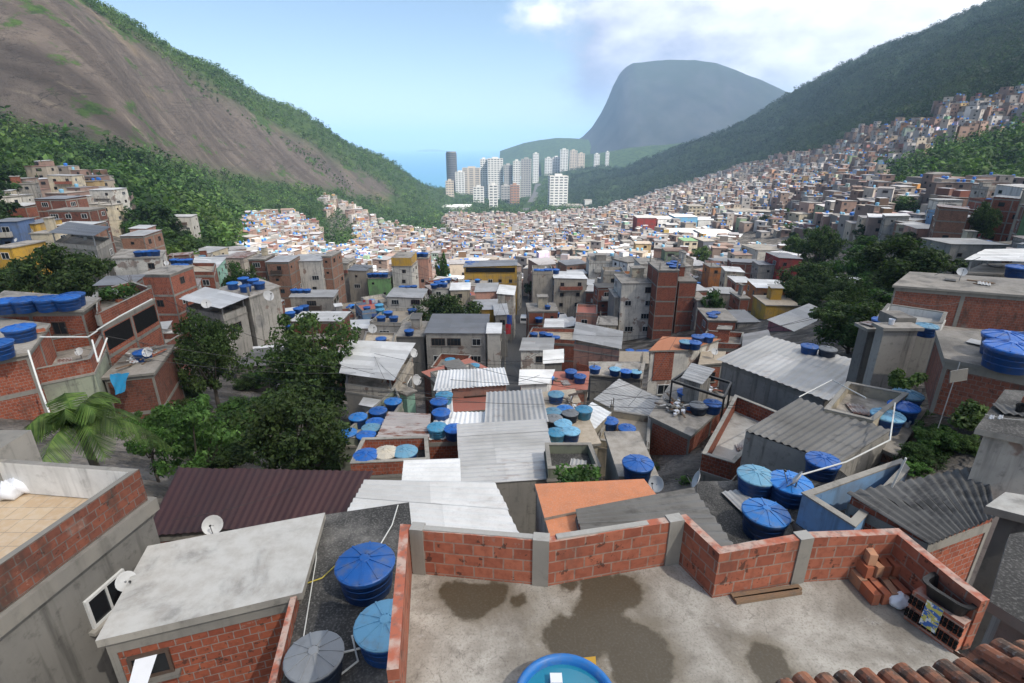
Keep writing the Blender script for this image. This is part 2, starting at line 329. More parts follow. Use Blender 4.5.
# shared window meshes (unit: centre at origin, facing -Y)
def win_mesh(w, h, mat, bars):
    b = MB(); t = .06; d0, d1 = -.05, .02
    def bx(x0, x1, z0, z1): b.prism([(x0, d0), (x1, d0), (x1, d1), (x0, d1)], z0, z1, mat, mat, mat)
    bx(-w/2, -w/2+t, -h/2, h/2); bx(w/2-t, w/2, -h/2, h/2); bx(-w/2+t, w/2-t, h/2-t, h/2); bx(-w/2+t, w/2-t, -h/2, -h/2+t)
    for i in range(bars): x = -w/2+w*(i+1)/(bars+1); bx(x-.02, x+.02, -h/2+t, h/2-t)
    return b.mesh('window')
def pane_mesh(w, h):
    b = MB(); b.prism([(-w/2+.05, -.02), (w/2-.05, -.02), (w/2-.05, .01), (-w/2+.05, .01)], -h/2+.05, h/2-.05, M['pane']); return b.mesh('pane')
def sill_mesh(w, h):
    b = MB(); b.prism([(-w/2-.1, -.14), (w/2+.1, -.14), (w/2+.1, .01), (-w/2-.1, .01)], -h/2-.08, -h/2, M['concrete'], M['concrete'], M['concrete']); return b.mesh('sill')
WIN = []
for w, h, m, bars in ((1.3, 1.1, 'frame_white', 1), (1.0, 1.0, 'frame_dark', 1), (1.7, 1.15, 'frame_white', 2), (.7, .6, 'frame_dark', 0), (2.1, 1.2, 'frame_dark', 3), (.95, .75, 'frame_white', 1)):
    WIN.append((win_mesh(w, h, M[m], bars), pane_mesh(w, h), sill_mesh(w, h), w, h))
def window(parent, p, ang, k, detail=2):
    f, pn, sl, w, h = WIN[k]; L = Vector(p)-parent.location
    Mx = Matrix.Translation(L) @ Matrix.Rotation(ang, 4, 'Z')
    if detail == 0: return link('window', pn, parent, Mx)
    o = link('window', f, parent, Mx); link('pane', pn, o)
    if detail > 1: link('sill', sl, o)
    return o
def facing(p, q):
    mx, my = (p[0]+q[0])/2, (p[1]+q[1])/2; n = Vector((q[1]-p[1], -(q[0]-p[0]))).normalized()
    return (n.x*-mx+n.y*-my) > 0, n
def windows(root, poly, z, zb, detail, dens=.75, kinds=(1, 0, 1, 3, 2), storey=2.8, seed=0, first=1.45):
    rr = random.Random(seed+int(abs(poly[0][0])*31)); n = len(poly); c = 0
    for i in range(n):
        p, q = poly[i], poly[(i+1) % n]; f, nn = facing(p, q)
        L = math.hypot(q[0]-p[0], q[1]-p[1])
        if not f or L < 2.2: continue
        ang = math.atan2(q[1]-p[1], q[0]-p[0]); m = max(1, int(L/2.9)); k = 0
        while z-first-storey*k-.7 > zb+.3 and k < 7:
            for j in range(m):
                if rr.random() > dens: continue
                t = (j+.5+rr.uniform(-.12, .12))/m; kk = rr.choice(kinds)
                if WIN[kk][3] > L/m*.8: kk = 1
                x, y = p[0]+(q[0]-p[0])*t, p[1]+(q[1]-p[1])*t; zz = z-first-storey*k
                if zz-.8 < tg(x, y): continue
                window(root, (x+nn.x*.012, y+nn.y*.012, zz), ang, kk, detail); c += 1
            k += 1
    return c
def offs(poly, d):
    """offset a convex polygon outward"""
    n = len(poly); out = []
    for i in range(n):
        a, b, c = [Vector((p[0], p[1])) for p in (poly[i-1], poly[i], poly[(i+1) % n])]
        n1 = Vector(((b-a).y, -(b-a).x)).normalized(); n2 = Vector(((c-b).y, -(c-b).x)).normalized()
        m = (n1+n2); m = m/max(.5, m.dot(n1)*1.) if m.length > 1e-6 else n1
        out.append((b.x+m.x*d, b.y+m.y*d))
    return out
def frame_mb(poly, z, zb, storey, mat):
    b = MB(); n = len(poly)
    P = offs(poly, .025)
    for i in range(n):
        p, q = Vector(P[i]), Vector(P[(i+1) % n]); d = (q-p); L = d.length; d.normalize(); nn = Vector((d.y, -d.x))
        m = max(1, round(L/4.))
        def post(t0, t1):
            a, e = p+d*t0, p+d*t1
            b.prism([a, e, e-nn*.05, a-nn*.05], zb, z, mat)
        for j in range(m+1):
            t = L*j/m; post(max(0, t-.13), min(L, t+.13))
        k = 0
        while z-storey*k > zb+.5:
            a, e = p-nn*.003, q-nn*.003; a = a+nn*.006; e = e+nn*.006
            b.prism([a, e, e-nn*.05, a-nn*.05], z-storey*k-.3, z-storey*k-.02, mat, mat, mat); k += 1
    return b
def house(label, short, poly, z, zb, wall='brick', roof='slab', cat='house', name=None, parapet=0., cover=None, frame=None, win=.7, detail=2, kinds=(1, 0, 1, 3, 2),
          storey=2.8, tilt=None, along='u', pitch=.25, amp=.03, roofmat=None, floors=None, reg_=True, group=None, openings=False, first=1.45, copz=None, over=.18, pmat=None):
    poly = [(float(p[0]), float(p[1])) for p in poly]
    cx = sum(p[0] for p in poly)/len(poly); cy = sum(p[1] for p in poly)/len(poly)
    root = empty(name or 'house', (cx, cy, zb), label, cat, group)
    metal = roof.startswith(('metal', 'fibre', 'tile')); tl = tilt or [0, 0, 0, 0][:len(poly)]
    tl = list(tl)+[0]*(len(poly)-len(tl))
    b = MB(); b.prism(poly, zb, [z+t-.03 for t in tl] if metal else z-.16, M[wall], M['dark'] if metal else None); b.build('wall', root)
    if frame is None: frame = wall.startswith('brick')
    if frame: frame_mb(poly, z-.17, zb, storey, M['concrete']).build('concrete_frame', root)
    rf = MB()
    if metal:
        o = offs(poly, over*1.4); c = [(o[i][0], o[i][1], z+tl[i]+.03) for i in range(4)]
        rf.sheet(*c, M[roof], pitch, amp, along); rf.build('roof', root, smooth=True)
    else:
        o = offs(poly, over if not parapet else .06); rf.prism(o, z-.17, z, M['concrete'], M[roof], M['concrete']); rf.build('roof', root)
    if parapet:
        pm = M[pmat or wall]; pb = MB(); cp = MB(); n = len(poly); inn = offs(poly, -.15); o2 = offs(poly, .004); sel = range(n) if parapet > 0 else range(1, n)
        h = abs(parapet)
        for i in range(n):
            j = (i+1) % n; pb.prism([o2[i], o2[j], inn[j], inn[i]], z-.012, z+h, pm, pm)
            q0, q1 = offs(poly, .03), offs(poly, -.18); cp.prism([q0[i], q0[j], q1[j], q1[i]], z+h+.002, z+h+.05, M['concrete'], M['concrete'])
        pb.build('parapet', root); cp.build('coping', root)
    if cover:
        ch = cover.get('h', 2.4); ct = cover.get('tilt', [0, 0, .3, .3]); cpo = cover.get('poly') or offs(poly, cover.get('over', .35))
        cb = MB(); cb.sheet(*[(cpo[i][0], cpo[i][1], z+ch+ct[i]) for i in range(4)], M[cover['mat']], cover.get('pitch', .25), cover.get('amp', .03), cover.get('along', 'u')); cb.build('metal_cover', root, smooth=True)
        ins = offs(cover.get('base') or poly, -.2)
        for i in range(4):
            pb = MB(); zz = z+ch+ct[i]-.06; pb.beam((ins[i][0], ins[i][1], z+.001), (ins[i][0], ins[i][1], zz), .14, .14, M['steel']); pb.build('post', root)
    if win: windows(root, poly, z if not openings else z, zb, detail, win, kinds, storey, first=first)
    if openings:   # near-black panels on the wall paint the shade of open galleries
        for i in range(len(poly)):
            p, q = poly[i], poly[(i+1) % len(poly)]; f, nn = facing(p, q); L = math.hypot(q[0]-p[0], q[1]-p[1])
            if not f or L < 2.5: continue
            ob = MB(); d = Vector((q[0]-p[0], q[1]-p[1])).normalized(); m = max(1, round(L/4.))
            for j in range(m):
                a = Vector(p)+d*(L*j/m+.25)+nn*.02; e = Vector(p)+d*(L*(j+1)/m-.25)+nn*.02
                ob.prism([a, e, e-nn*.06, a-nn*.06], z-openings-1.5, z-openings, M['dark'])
            ob.build('shade_panel', root)
    pts = [(p[0], p[1], z+tl[i]) for i, p in enumerate(poly)]+[(p[0], p[1], max(zb, z-5)) for p in poly]
    if not metal and not cover and not name and cy > 24:
        rr = random.Random(int(abs(cx)*77+cy*13)); ins = offs(poly, -.3 if not parapet else -.12)
        if rr.random() < .4 and min(math.hypot(poly[i][0]-poly[i-1][0], poly[i][1]-poly[i-1][1]) for i in range(len(poly))) > 2.6:
            for i in range(len(poly)):
                if rr.random() < .7:
                    hh = rr.uniform(.5, 1.3); sb = MB(); x, y = ins[i]; sb.prism([(x-.12, y-.12), (x+.12, y-.12), (x+.12, y+.12), (x-.12, y+.12)], z+.002, z+hh, M['concrete'], M['concrete'])
                    for dx, dy in ((-.07, -.07), (.07, .07), (.07, -.07)): sb.beam((x+dx, y+dy, z+hh+.002), (x+dx*1.3, y+dy*1.2, z+hh+rr.uniform(.3, .6)), .025, .025, M['frame_dark'])
                    sb.build('column_stub', root)
        if abs(parapet) < .9 and cy > 34 and rr.random() < (.16 if reg_ else .4):
            a0, b0 = rr.uniform(.05, .5), rr.uniform(.35, .6); aw, bw = rr.uniform(.25, .4), rr.uniform(.25, .38); L_ = lambda a, b: tuple(Vector(ins[0]).lerp(Vector(ins[1]), a).lerp(Vector(ins[3]).lerp(Vector(ins[2]), a), b)); q = [L_(a0, b0), L_(a0+aw, b0), L_(a0+aw, b0+bw), L_(a0, b0+bw)]
            if len(poly) == 4:
                hh = rr.uniform(1.7, 2.4); sb = MB(); mm = M[rr.choice(('brick', 'grey', 'cream', 'lightgrey', wall))]; sb.prism(q, z+.002, z+hh, mm); sb.build('stair_block', root); sb = MB(); o = offs(q, .2)
                if rr.random() < .5: sb.sheet(*[(o[i][0], o[i][1], z+hh+(.05, .05, .3, .3)[i]) for i in range(4)], M[rr.choice(('metal_white', 'metal_grey', 'fibre'))], .4, .03)
                else: sb.prism(o, z+hh, z+hh+.12, M['concrete'], M['slab'], M['concrete'])
                sb.build('stair_roof', root)
    if cy > 60 and not openings and len(poly) == 4 and z-zb > 5.5 and wall not in ('skyblue', 'slate') and cat == 'house':
        rr = random.Random(int(abs(cx)*31+cy*7)); p, q = Vector(poly[0]), Vector(poly[1]); d = (q-p).normalized(); nn = Vector((d.y, -d.x)); L = (q-p).length
        if rr.random() < .38 and L > 4:
            a, e = p+d*L*rr.uniform(.03, .3), p+d*L*rr.uniform(.65, .97); zz = z-storey; bb = MB(); o = .95
            bb.prism([a+nn*o, e+nn*o, e+nn*.03, a+nn*.03], zz-.12, zz, M['concrete'], M['slab'], M['concrete']); rm = M[rr.choice((wall, 'brick', 'lightgrey', 'frame_dark'))]
            bb.prism([a+nn*o, e+nn*o, e+nn*(o-.1), a+nn*(o-.1)], zz+.002, zz+.95, rm, rm)
            for t in (a, e): s_ = d*(.1 if t is a else -.1); bb.prism([t+nn*(o-.102), t+s_+nn*(o-.102), t+s_+nn*.032, t+nn*.032] if t is a else [t+s_+nn*(o-.102), t+nn*(o-.102), t+nn*.032, t+s_+nn*.032], zz+.002, zz+.95, rm, rm)
            bb.build('balcony', root)
    if reg_: reg(short, pts, cy)
    for p in poly: OCC.append(((p[0]+cx)/2, (p[1]+cy)/2, .3*math.hypot(p[0]-cx, p[1]-cy)+1.))
    OCC.append((cx, cy, min(math.hypot(p[0]-cx, p[1]-cy) for p in poly)*.65))
    root['_z'] = z
    return root
def QP(z, *pts): return [tuple(PZ(x, y, z))[:2] for x, y in pts]
def BX(xl, xr, yt, Y, D, yaw=0., yr=None):
    """plan of a block whose front roof edge runs between pixel columns xl..xr at row yt, distance Y; returns poly, z"""
    A = PY(xl, yt, Y); z = A.z; B = PZ(xr, yt, z); L = math.hypot(B.x-A.x, B.y-A.y); ca, sa = math.cos(yaw), math.sin(yaw)
    m = Vector(((A.x+B.x)/2, (A.y+B.y)/2)); u = Vector((ca, sa))*L/2*(1 if abs(yaw) < .01 else .95); v = Vector((-sa, ca))*D
    return [tuple(m-u), tuple(m+u), tuple(m+u+v), tuple(m-u+v)], z
# ------------------------------------------------------------------ water tanks
def tank_parts(bm_, lm_):
    b = MB(); b.lathe([(.47, 0), (.5, .02), (.56, .52), (.6, .53), (.6, .58), (.585, .62)], M[bm_], 24, cap0=True)
    for z in (.2, .38): b.lathe([(.5+.06*z/.5+.001, z), (.5+.06*z/.5+.009, z+.012), (.5+.06*z/.5+.004, z+.026)], M[bm_], 24)
    l = MB(); l.lathe([(.615, .6), (.625, .64), (.6, .665), (.35, .73), (.12, .765), (.1, .79), (.0, .795)], M[lm_], 24)
    for k in range(10):
        a = 2*PI*k/10; l.beam((.12*math.cos(a), .12*math.sin(a), .775), (.6*math.cos(a), .6*math.sin(a), .668), .035, .03, M[lm_])
    return b.mesh('water_tank', smooth=False), l.mesh('lid', smooth=False)
TK = {k: tank_parts(*v) for k, v in dict(blue=('tank_blue', 'lid_blue'), bright=('tank_blue', 'lid_bright'), pale=('tank_blue', 'lid_pale'), grey=('tank_dark', 'lid_grey'), cyan=('tank_cyan', 'tank_cyan'), beige=('tank_dark', 'lid_beige')).items()}
for a, b in TK.values():
    for me in (a, b): me.polygons.foreach_set('use_smooth', [len(p.vertices) == 4 and me is a for p in me.polygons])
TNAME = dict(blue='dark blue water tank', bright='bright blue water tank', pale='blue tank with pale lid', grey='grey-lidded dark tank', cyan='light blue tank', beige='beige-lidded tank')
def tank(kind, p, d=1.2, label=None, group=None, lean=0.):
    NTANK[0] += 1; bm_, lm_ = TK[kind]; o = link('water_tank', bm_); s = d/1.2
    o.location = p; o.scale = (s, s, s*random.uniform(.95, 1.1)); o.rotation_euler = (lean, 0, random.uniform(0, 6)); l = link('lid', lm_, o)
    l.location = (0, 0, 0)
    tag(o, label or TNAME[kind], 'water tank', group); return o
ORD = ['', 'second', 'third', 'fourth', 'fifth', 'sixth', 'seventh', 'eighth', 'ninth', 'tenth']
TANKPIX = []
def tanks(short, z, items, d=1.2):
    """items: (px, py of lid centre, kind). labelled left to right within the roof"""
    items = sorted(items, key=lambda t: (t[0], t[1])); by = {}
    for it in items: by.setdefault(it[2], []).append(it)
    for k, L in by.items():
        for i, (px, py, kk) in enumerate(L):
            dd = d
            if len(L) == 1: lab = f'{TNAME[k]} on {short}'
            elif i == 0: lab = f'leftmost {TNAME[k]} on {short}'
            elif i == len(L)-1: lab = f'rightmost {TNAME[k]} on {short}'
            else: lab = f'{TNAME[k]} on {short}, {ORD[i]} from left'
            p = PZ(px, py, z+.68*dd/1.2); tank(k, (p.x, p.y, z+.003), dd, lab, 'water tanks on '+short); TANKPIX.append((px, py))
# ------------------------------------------------------------------ dishes, poles, cables
def dish_meshes():
    b = MB(); b.lathe([(0, 0), (.14, .014), (.27, .05), (.36, .1), (.365, .1), (.27, .04), (.14, .002), (0, -.012)], M['dish'], 18)
    m = b.mesh('reflector', smooth=True); c = MB(); c.beam((0, -.34, .1), (0, -.05, .45), .025, .025, M['steel']); c.lathe([(0, .4), (.04, .42), (.04, .5), (0, .52)], M['black'], 8)
    a = MB(); a.tube([(0, 0, -.012), (0, .02, -.15)], .025, M['steel']); return m, c.mesh('feed_arm'), a
DM = dish_meshes()
def dish(p, label, s=1., az=2.6, el=.9, h=.6):
    p = Vector(p); r = empty('satellite_dish', p, label, 'satellite dish')
    d = Vector((math.cos(az)*math.cos(el), math.sin(az)*math.cos(el), math.sin(el)))
    q = d.to_track_quat('Z', 'Y'); Mx = Matrix.Translation((0, 0, h)) @ q.to_matrix().to_4x4() @ Matrix.Scale(s, 4)
    link('reflector', DM[0], r, Mx); link('feed_arm', DM[1], r, Mx); b = MB(); b.tube([(p.x, p.y, p.z), (p.x, p.y, p.z+h)], .025, M['steel']); b.build('mast', r)
def cable(a, b, sag, r, label, mat='black', name='power_cable', cat='cable'):
    a = Vector(a); b = Vector(b); m = MB(); m.tube([a.lerp(b, t/16)-Vector((0, 0, sag*4*(t/16)*(1-t/16))) for t in range(17)], r, M[mat], 5)
    o = m.build(name, loc=a); return tag(o, label, cat)
def pole(p, h, label, r=.09):
    p = Vector(p); root = empty('utility_pole', p, label, 'utility pole'); m = MB(); m.tube([p, p+Vector((0, 0, h))], [r, r*.7], M['concrete'], 8); m.build('shaft', root)
    c = MB(); c.beam(p+Vector((-.7, 0, h-.4)), p+Vector((.7, 0, h-.4)), .08, .08, M['wood']); c.build('cross_arm', root); t = MB(); t.lathe([(.16, 0), (.18, .05), (.18, .5), (.1, .56)], M['steel'], 10, (p.x, p.y-.25, p.z+h-1.3), True, True); t.build('transformer', root)
# ------------------------------------------------------------------ trees
def leafcloud(centers, radii, nper, size, mat, seed, droop=.25, flat=.75):
    """many leaf quads spread through clumps"""
    g = np.random.default_rng(seed); n = len(centers); C = np.repeat(np.array(centers, float), nper, 0); Rr = np.repeat(np.array(radii, float), nper)
    d = g.normal(size=(n*nper, 3)); d /= np.linalg.norm(d, axis=1)[:, None]; rad = g.uniform(.15, 1, n*nper)**.45
    P = C+d*(Rr*rad)[:, None]*np.array([1, 1, flat])
    nr = d*.6+np.array([0, 0, .5])+g.normal(size=P.shape)*.55; nr /= np.linalg.norm(nr, axis=1)[:, None]
    t = np.cross(nr, g.normal(size=P.shape)); t /= np.linalg.norm(t, axis=1)[:, None]; b = np.cross(nr, t)
    s = size*g.uniform(.6, 1.3, (n*nper, 1)); V = np.stack([P-t*s, P-b*s*.5, P+t*s, P+b*s*.5], 1)
    return V.reshape(-1, 3)
def quads_mesh(name, V, mat):
    me = bpy.data.meshes.new(name); n = len(V)//4; me.vertices.add(len(V)); me.vertices.foreach_set('co', V.astype(np.float32).ravel())
    me.loops.add(n*4); me.loops.foreach_set('vertex_index', np.arange(n*4, dtype=np.int32)); me.polygons.add(n); me.polygons.foreach_set('loop_start', np.arange(0, n*4, 4, dtype=np.int32))
    me.materials.append(mat); me.update(calc_edges=True); me.validate(); return me
def tree_meshes(seed, h, rx, ncl, nper, leaf, mat, trunk_h=.35, clr=.34):
    g = np.random.default_rng(seed); rz = h*(1-trunk_h)/2; cz = h*trunk_h+rz
    cs = []; rs = []
    for i in range(ncl):
        d = g.normal(size=3); d /= np.linalg.norm(d); k = g.uniform(.35, 1.)
        p = np.array([d[0]*rx*k*g.uniform(.75, 1.15), d[1]*rx*k*g.uniform(.75, 1.15), cz+d[2]*rz*k]); cs.append(p); rs.append(rx*clr*g.uniform(.5, 1.25))
    V = leafcloud(cs, rs, nper, leaf, mat, seed); crown = quads_mesh('crown', V, mat)
    b = MB(); tr = max(.12, h*.022); pts = [Vector((0, 0, -.8))]; 
    for i in range(1, 6): pts.append(Vector((g.normal()*.12*i*.3*rx/4, g.normal()*.12*i*.3*rx/4, h*trunk_h*1.25*i/5)))
    b.tube(pts, [tr*(1.5-.13*i) for i in range(6)], M['bark'], 8); top = pts[-1]
    for i in range(0, ncl, max(1, ncl//9)):
        e = Vector(cs[i]); m = top.lerp(e, .5)+Vector((0, 0, -.08*h)); b.tube([top-Vector((0, 0, h*.05*(i % 3))), m, e], [tr*.6, tr*.4, tr*.12], M['bark'], 5)
    return crown, b.mesh('trunk')
def put_tree(tm, p, label, group=None, s=1., rz=None, name='leafy_tree', cat='tree', sz=None):
    r = empty(name, p, label, cat, group, rz if rz is not None else random.uniform(0, 6.28)); r.scale = (s, s, sz or s)
    link('trunk', tm[1], r); link('crown', tm[0], r); return r
def bush_mesh(seed, r, h, nper, leaf, mat):
    g = np.random.default_rng(seed); cs = [np.array([g.normal()*r*.4, g.normal()*r*.4, h*g.uniform(.25, .7)]) for _ in range(9)]
    return quads_mesh('foliage', leafcloud(cs, [r*.45]*9, nper, leaf, mat, seed), mat)
# ------------------------------------------------------------------ near and middle distance, building by building
def gz(poly): return min(tg(p[0], p[1]) for p in poly)-1.
def H(label, short, z, pts, **k):
    poly = QP(z, *pts); zb = k.pop('zb', None); 
    if zb is None: zb = min(gz(poly), z-2.5)
    return house(label, short, poly, z, zb, **k)
def B(label, short, xl, xr, yt, Y, D, yaw=0., **k):
    D = min(D, 10)*.8 if D > 4 else D
    if k.get('tilt'): a_ = k['tilt'][2]*.35; k['tilt'] = random.choice(([0, 0, a_, a_], [a_, a_, 0, 0], [0, a_, a_, 0], [a_, 0, 0, a_]))
    poly, z = BX(xl, xr, yt, Y, D, yaw); zb = k.pop('zb', None)
    if zb is None: zb = min(gz(poly), z-2.5)
    r = house(label, short, poly, z, zb, **k); r['_p'] = str(0); return r
def zat(px, py, Y): return PY(px, py, Y).z
# ---- own terrace
ZF = -6.2; WH = .82
inner = [PZ(x, y, ZF) for x, y in ((404, 720), (412, 573), (548, 586), (678, 563), (712, 598), (803, 582), (884, 577), (936, 627), (968, 662), (990, 720))]
fl_poly = [(p.x, p.y) for p in inner]
c0 = (sum(p[0] for p in fl_poly)/10, sum(p[1] for p in fl_poly)/10)
own = empty('brick_house', (c0[0], c0[1], -14), 'unfinished brick house with an empty cement roof terrace ringed by a low orange brick parapet', 'house')
k = NT('wet cement floor'); p_ = k.pos()
blobs = [(470, 601, .42), (455, 592, .3), (490, 594, .3), (596, 582, .33), (620, 590, .36), (604, 604, .42), (598, 622, .5), (575, 636, .45), (632, 648, .52), (650, 662, .4), (640, 676, .45), (560, 640, .3), (770, 668, .4), (520, 600, .16), (566, 583, .2)]
wp = k.vmath('ADD', p_, k.vmath('SCALE', k.vmath('SUBTRACT', k.noise(p_, 2.2, 4., out=1), (.5, .5, .5)), .42)); wp = k.vmath('ADD', wp, k.vmath('SCALE', k.vmath('SUBTRACT', k.noise(p_, 9., 4., .7, out=1), (.5, .5, .5)), .16)); wp = k.vmath('MULTIPLY', wp, (1, 1, 0)); dmin = None
for x, y, r in blobs:
    q = PZ(x, y, ZF); d = k.math('SUBTRACT', k.vmath('DISTANCE', wp, (q.x, q.y, 0)), r*.85); dmin = d if dmin is None else k.math('SMOOTH_MIN', dmin, d, .12)
wet = k.ramp(dmin, .03, -.05); damp = k.ramp(dmin, .35, -.05)
n1 = k.noise(p_, .9, 6., .62, .5); n2 = k.noise(p_, 4.5, 6., .7); n3 = k.noise(p_, 30., 4.)
cc = k.mix(k.ramp(n1, .35, .7), (.22, .195, .16), (.46, .43, .375)); cc = k.mix(k.ramp(n2, .5, .75, 0, .6), cc, (.13, .115, .095)); cc = k.mix(k.ramp(n2, .28, .42, .4, 0), cc, (.55, .54, .52))
cc = k.mix(k.math('MULTIPLY', damp, .45), cc, (.13, .1, .055)); cc = k.mix(k.math('MULTIPLY', wet, k.math('MULTIPLY_ADD', n1, .35, .66)), cc, (.05, .037, .018)); cc = k.mix(k.ramp(n3, .45, .75, 0, .5), cc, (.13, .115, .09))
ck_ = k.noise(k.vmath('ADD', p_, (3.1, 7.7, 0)), .75, 5., .6, .5); cc = k.mix(k.ramp(k.math('ABSOLUTE', k.math('SUBTRACT', ck_, .5)), .0, .0035, .45, 0), cc, (.09, .08, .065)); sp_ = k.noise(p_, 60., 2.); cc = k.mix(k.ramp(sp_, .66, .72, 0, .6), cc, (.08, .07, .055)); k.bump(k.math('ADD', n2, k.math('MULTIPLY', n3, .35)), .3, .012); M['terrace'] = k.base(cc, k.math('MULTIPLY_ADD', wet, -.5, .88), 0, .4)
b = MB(); b.prism(fl_poly[::-1][::-1], ZF-.2, ZF, M['concrete'], M['terrace'], M['concrete']); b.build('terrace_floor', own)
b = MB(); b.prism([(p[0]*1., p[1]) for p in fl_poly], -14, ZF-.203, M['brick']); b.build('wall', own)
def wallrun(P, z0, hs, t, mat, capmat=None, side=1):
    """free standing wall along polyline P, inner face on P, thickness t to the left(+) or right"""
    m = MB(); n = len(P); O = []
    for i in range(n):
        a = P[max(i-1, 0)]; c = P[min(i+1, n-1)]
        d1 = (P[i]-a).normalized() if i else (c-P[i]).normalized(); d2 = (c-P[i]).normalized() if i < n-1 else d1
        n1 = Vector((-d1.y, d1.x, 0))*side; n2 = Vector((-d2.y, d2.x, 0))*side; mm = n1+n2; mm = mm/mm.dot(n1); O.append(P[i]+mm*t)
    for i in range(n-1):
        m.prism([P[i], P[i+1], O[i+1], O[i]], z0, [hs[i], hs[i+1], hs[i+1], hs[i]], mat, capmat or mat)
    return m, O
m_cap = m_brick('brick tops', (.42, .13, .08), (.34, .1, .06), (.42, .34, .3), bw=.3, rh=.2, ms=.02, mold=.2); 
kk = NT('cut brick tops'); nn_ = kk.noise(kk.pos(), 3.2, 4.); cx_ = kk.noise(kk.pos(), 11., 3.); cb_ = kk.mix(kk.ramp(nn_, .42, .6), (.4, .125, .075), (.46, .33, .27)); cb_ = kk.mix(kk.ramp(cx_, .5, .7, 0, .6), cb_, (.14, .11, .1)); kk.bump(cx_, .4, .01); M['brick_top'] = kk.base(cb_, .9, 0, .2)
Wp = inner[:8]+[PZ(962, 650, ZF)]
# subdivide with slight waviness so that the wall is not ruler-straight
WP2 = []
for i in range(len(Wp)-1):
    L = (Wp[i+1]-Wp[i]).length; m_ = max(1, int(L/.6))
    for j in range(m_): WP2.append(Wp[i].lerp(Wp[i+1], j/m_))
WP2.append(Wp[-1])
wb, WO = wallrun(WP2, ZF+.002, [ZF+WH+.012*math.sin(i*1.7) for i in range(len(WP2))], .13, M['brick_wall'], M['brick_top'], 1)
wb.build('parapet', own)
for (x, y, w) in ((413, 573, .2), (548, 586, .24), (672, 564, .24), (803, 582, .22)):
    q = PZ(x, y, ZF); i = min(range(len(Wp)-1), key=lambda j: abs((q-Wp[j]).length+(Wp[j+1]-q).length-(Wp[j+1]-Wp[j]).length))
    d = (Wp[i+1]-Wp[i]).normalized(); n = Vector((-d.y, d.x, 0)); c = Wp[i]+d*max(.12, min((Wp[i+1]-Wp[i]).length-.12, (q-Wp[i]).dot(d)))
    b = MB(); b.prism([c-d*w/2-n*.022, c+d*w/2-n*.022, c+d*w/2+n*.155, c-d*w/2+n*.155], ZF+.003, ZF+WH+.03, M['concrete'], M['slab_light']); b.build('concrete_post', own)
mo = MB()     # mortar smeared along the top of two stretches
for (x0, y0, x1, y1) in ((420, 574, 540, 585), (556, 584, 645, 569)):
    a, e = PZ(x0, y0, ZF), PZ(x1, y1, ZF); d = (e-a).normalized(); n = Vector((-d.y, d.x, 0)); mo.prism([a+n*.02, e+n*.02, e+n*.115, a+n*.115], ZF+WH-.02, ZF+WH+.022, M['slab_light'], M['slab_light'])
mo.build('mortar_bed', own)
reg('the orange brick terrace', [p for p in inner[1:7]], 7)
OCC.append((c0[0], c0[1], 5.5))
# things on the terrace
def brick(b, c, L=.29, w=.09, h=.19, ang=0., mat='brick_block', lay=0):
    c = Vector(c); ca, sa = math.cos(ang), math.sin(ang); u = Vector((ca, sa, 0)); v = Vector((-sa, ca, 0))
    P = [c-u*L/2-v*w/2, c+u*L/2-v*w/2, c+u*L/2+v*w/2, c-u*L/2+v*w/2]; b.prism(P, c.z, c.z+h, M[mat], M[mat], M[mat])
M['brick_block'] = m_plain('loose brick', (.36, .12, .065), .9, .6, .2, 7., .5)
M['brick_block2'] = m_plain('pale loose brick', (.42, .22, .13), .9, .6, .2, 7., .5)
pile0 = PZ(866, 577, ZF); ang = math.atan2(inner[6].y-inner[5].y, inner[6].x-inner[5].x)
for r_ in range(13):
    lev = 0 if r_ < 8 else (1 if r_ < 12 else 2); j = r_ if lev == 0 else r_-8 if lev == 1 else r_-12
    u = Vector((math.cos(ang), math.sin(ang), 0)); v = Vector((-u.y, u.x, 0))
    c = pile0+u*((j % 4)*.15-.25+lev*.07)+v*(-.12-.26*(j//4)+lev*.04)+Vector((0, 0, lev*.195+.003)); c.z = ZF+.003+lev*.196
    bb = MB(); brick(bb, c, .27, .11, .19, ang+PI/2+random.uniform(-.25, .25), 'brick_block' if r_ % 3 else 'brick_block2')
    o = bb.build('loose_brick', loc=c); tag(o, 'loose hollow brick in the heap in the corner of the orange brick terrace', 'brick', 'bricks heaped in the terrace corner')
for i, (x, y) in enumerate(((886, 592), (893, 594), (880, 588))):
    bb = MB(); c = PZ(x, y, ZF+.003); brick(bb, c, .3, .2, .06, ang+.5*i, 'brick_block'); tag(bb.build('broken_brick', loc=c), ['flat broken brick lying nearest the white bags', 'flat broken brick at the terrace wall beyond the white bags', 'flat broken brick beside the brick heap'][i], 'brick')
def bag(p, s, label):
    me = bpy.data.meshes.new('plastic_bag'); bm = bmesh.new(); bmesh.ops.create_icosphere(bm, subdivisions=3, radius=1)
    for v in bm.verts:
        n = .14*math.sin(5*v.co.x+3*v.co.z)+.1*math.sin(9*v.co.y+2*v.co.x+4*v.co.z); v.co *= (1+n); v.co.z = max(v.co.z, -.75)
        if v.co.z > .55: v.co.x *= .5; v.co.y *= .5
    for v in bm.verts: v.co = Vector((v.co.x*s*.9, v.co.y*s*.75, (v.co.z+.75)*s*.75))
    bm.to_mesh(me); bm.free(); me.materials.append(M['plastic_white']); me.polygons.foreach_set('use_smooth', [True]*len(me.polygons)); o = link('plastic_bag', me); o.location = p; tag(o, label, 'bag')
bag(PZ(899, 605, ZF+.003), .17, 'larger crumpled white plastic bag on the terrace floor beside the brick sink stand'); bag(PZ(899, 596, ZF+.003), .13, 'smaller white plastic bag behind the larger one near the brick stand')
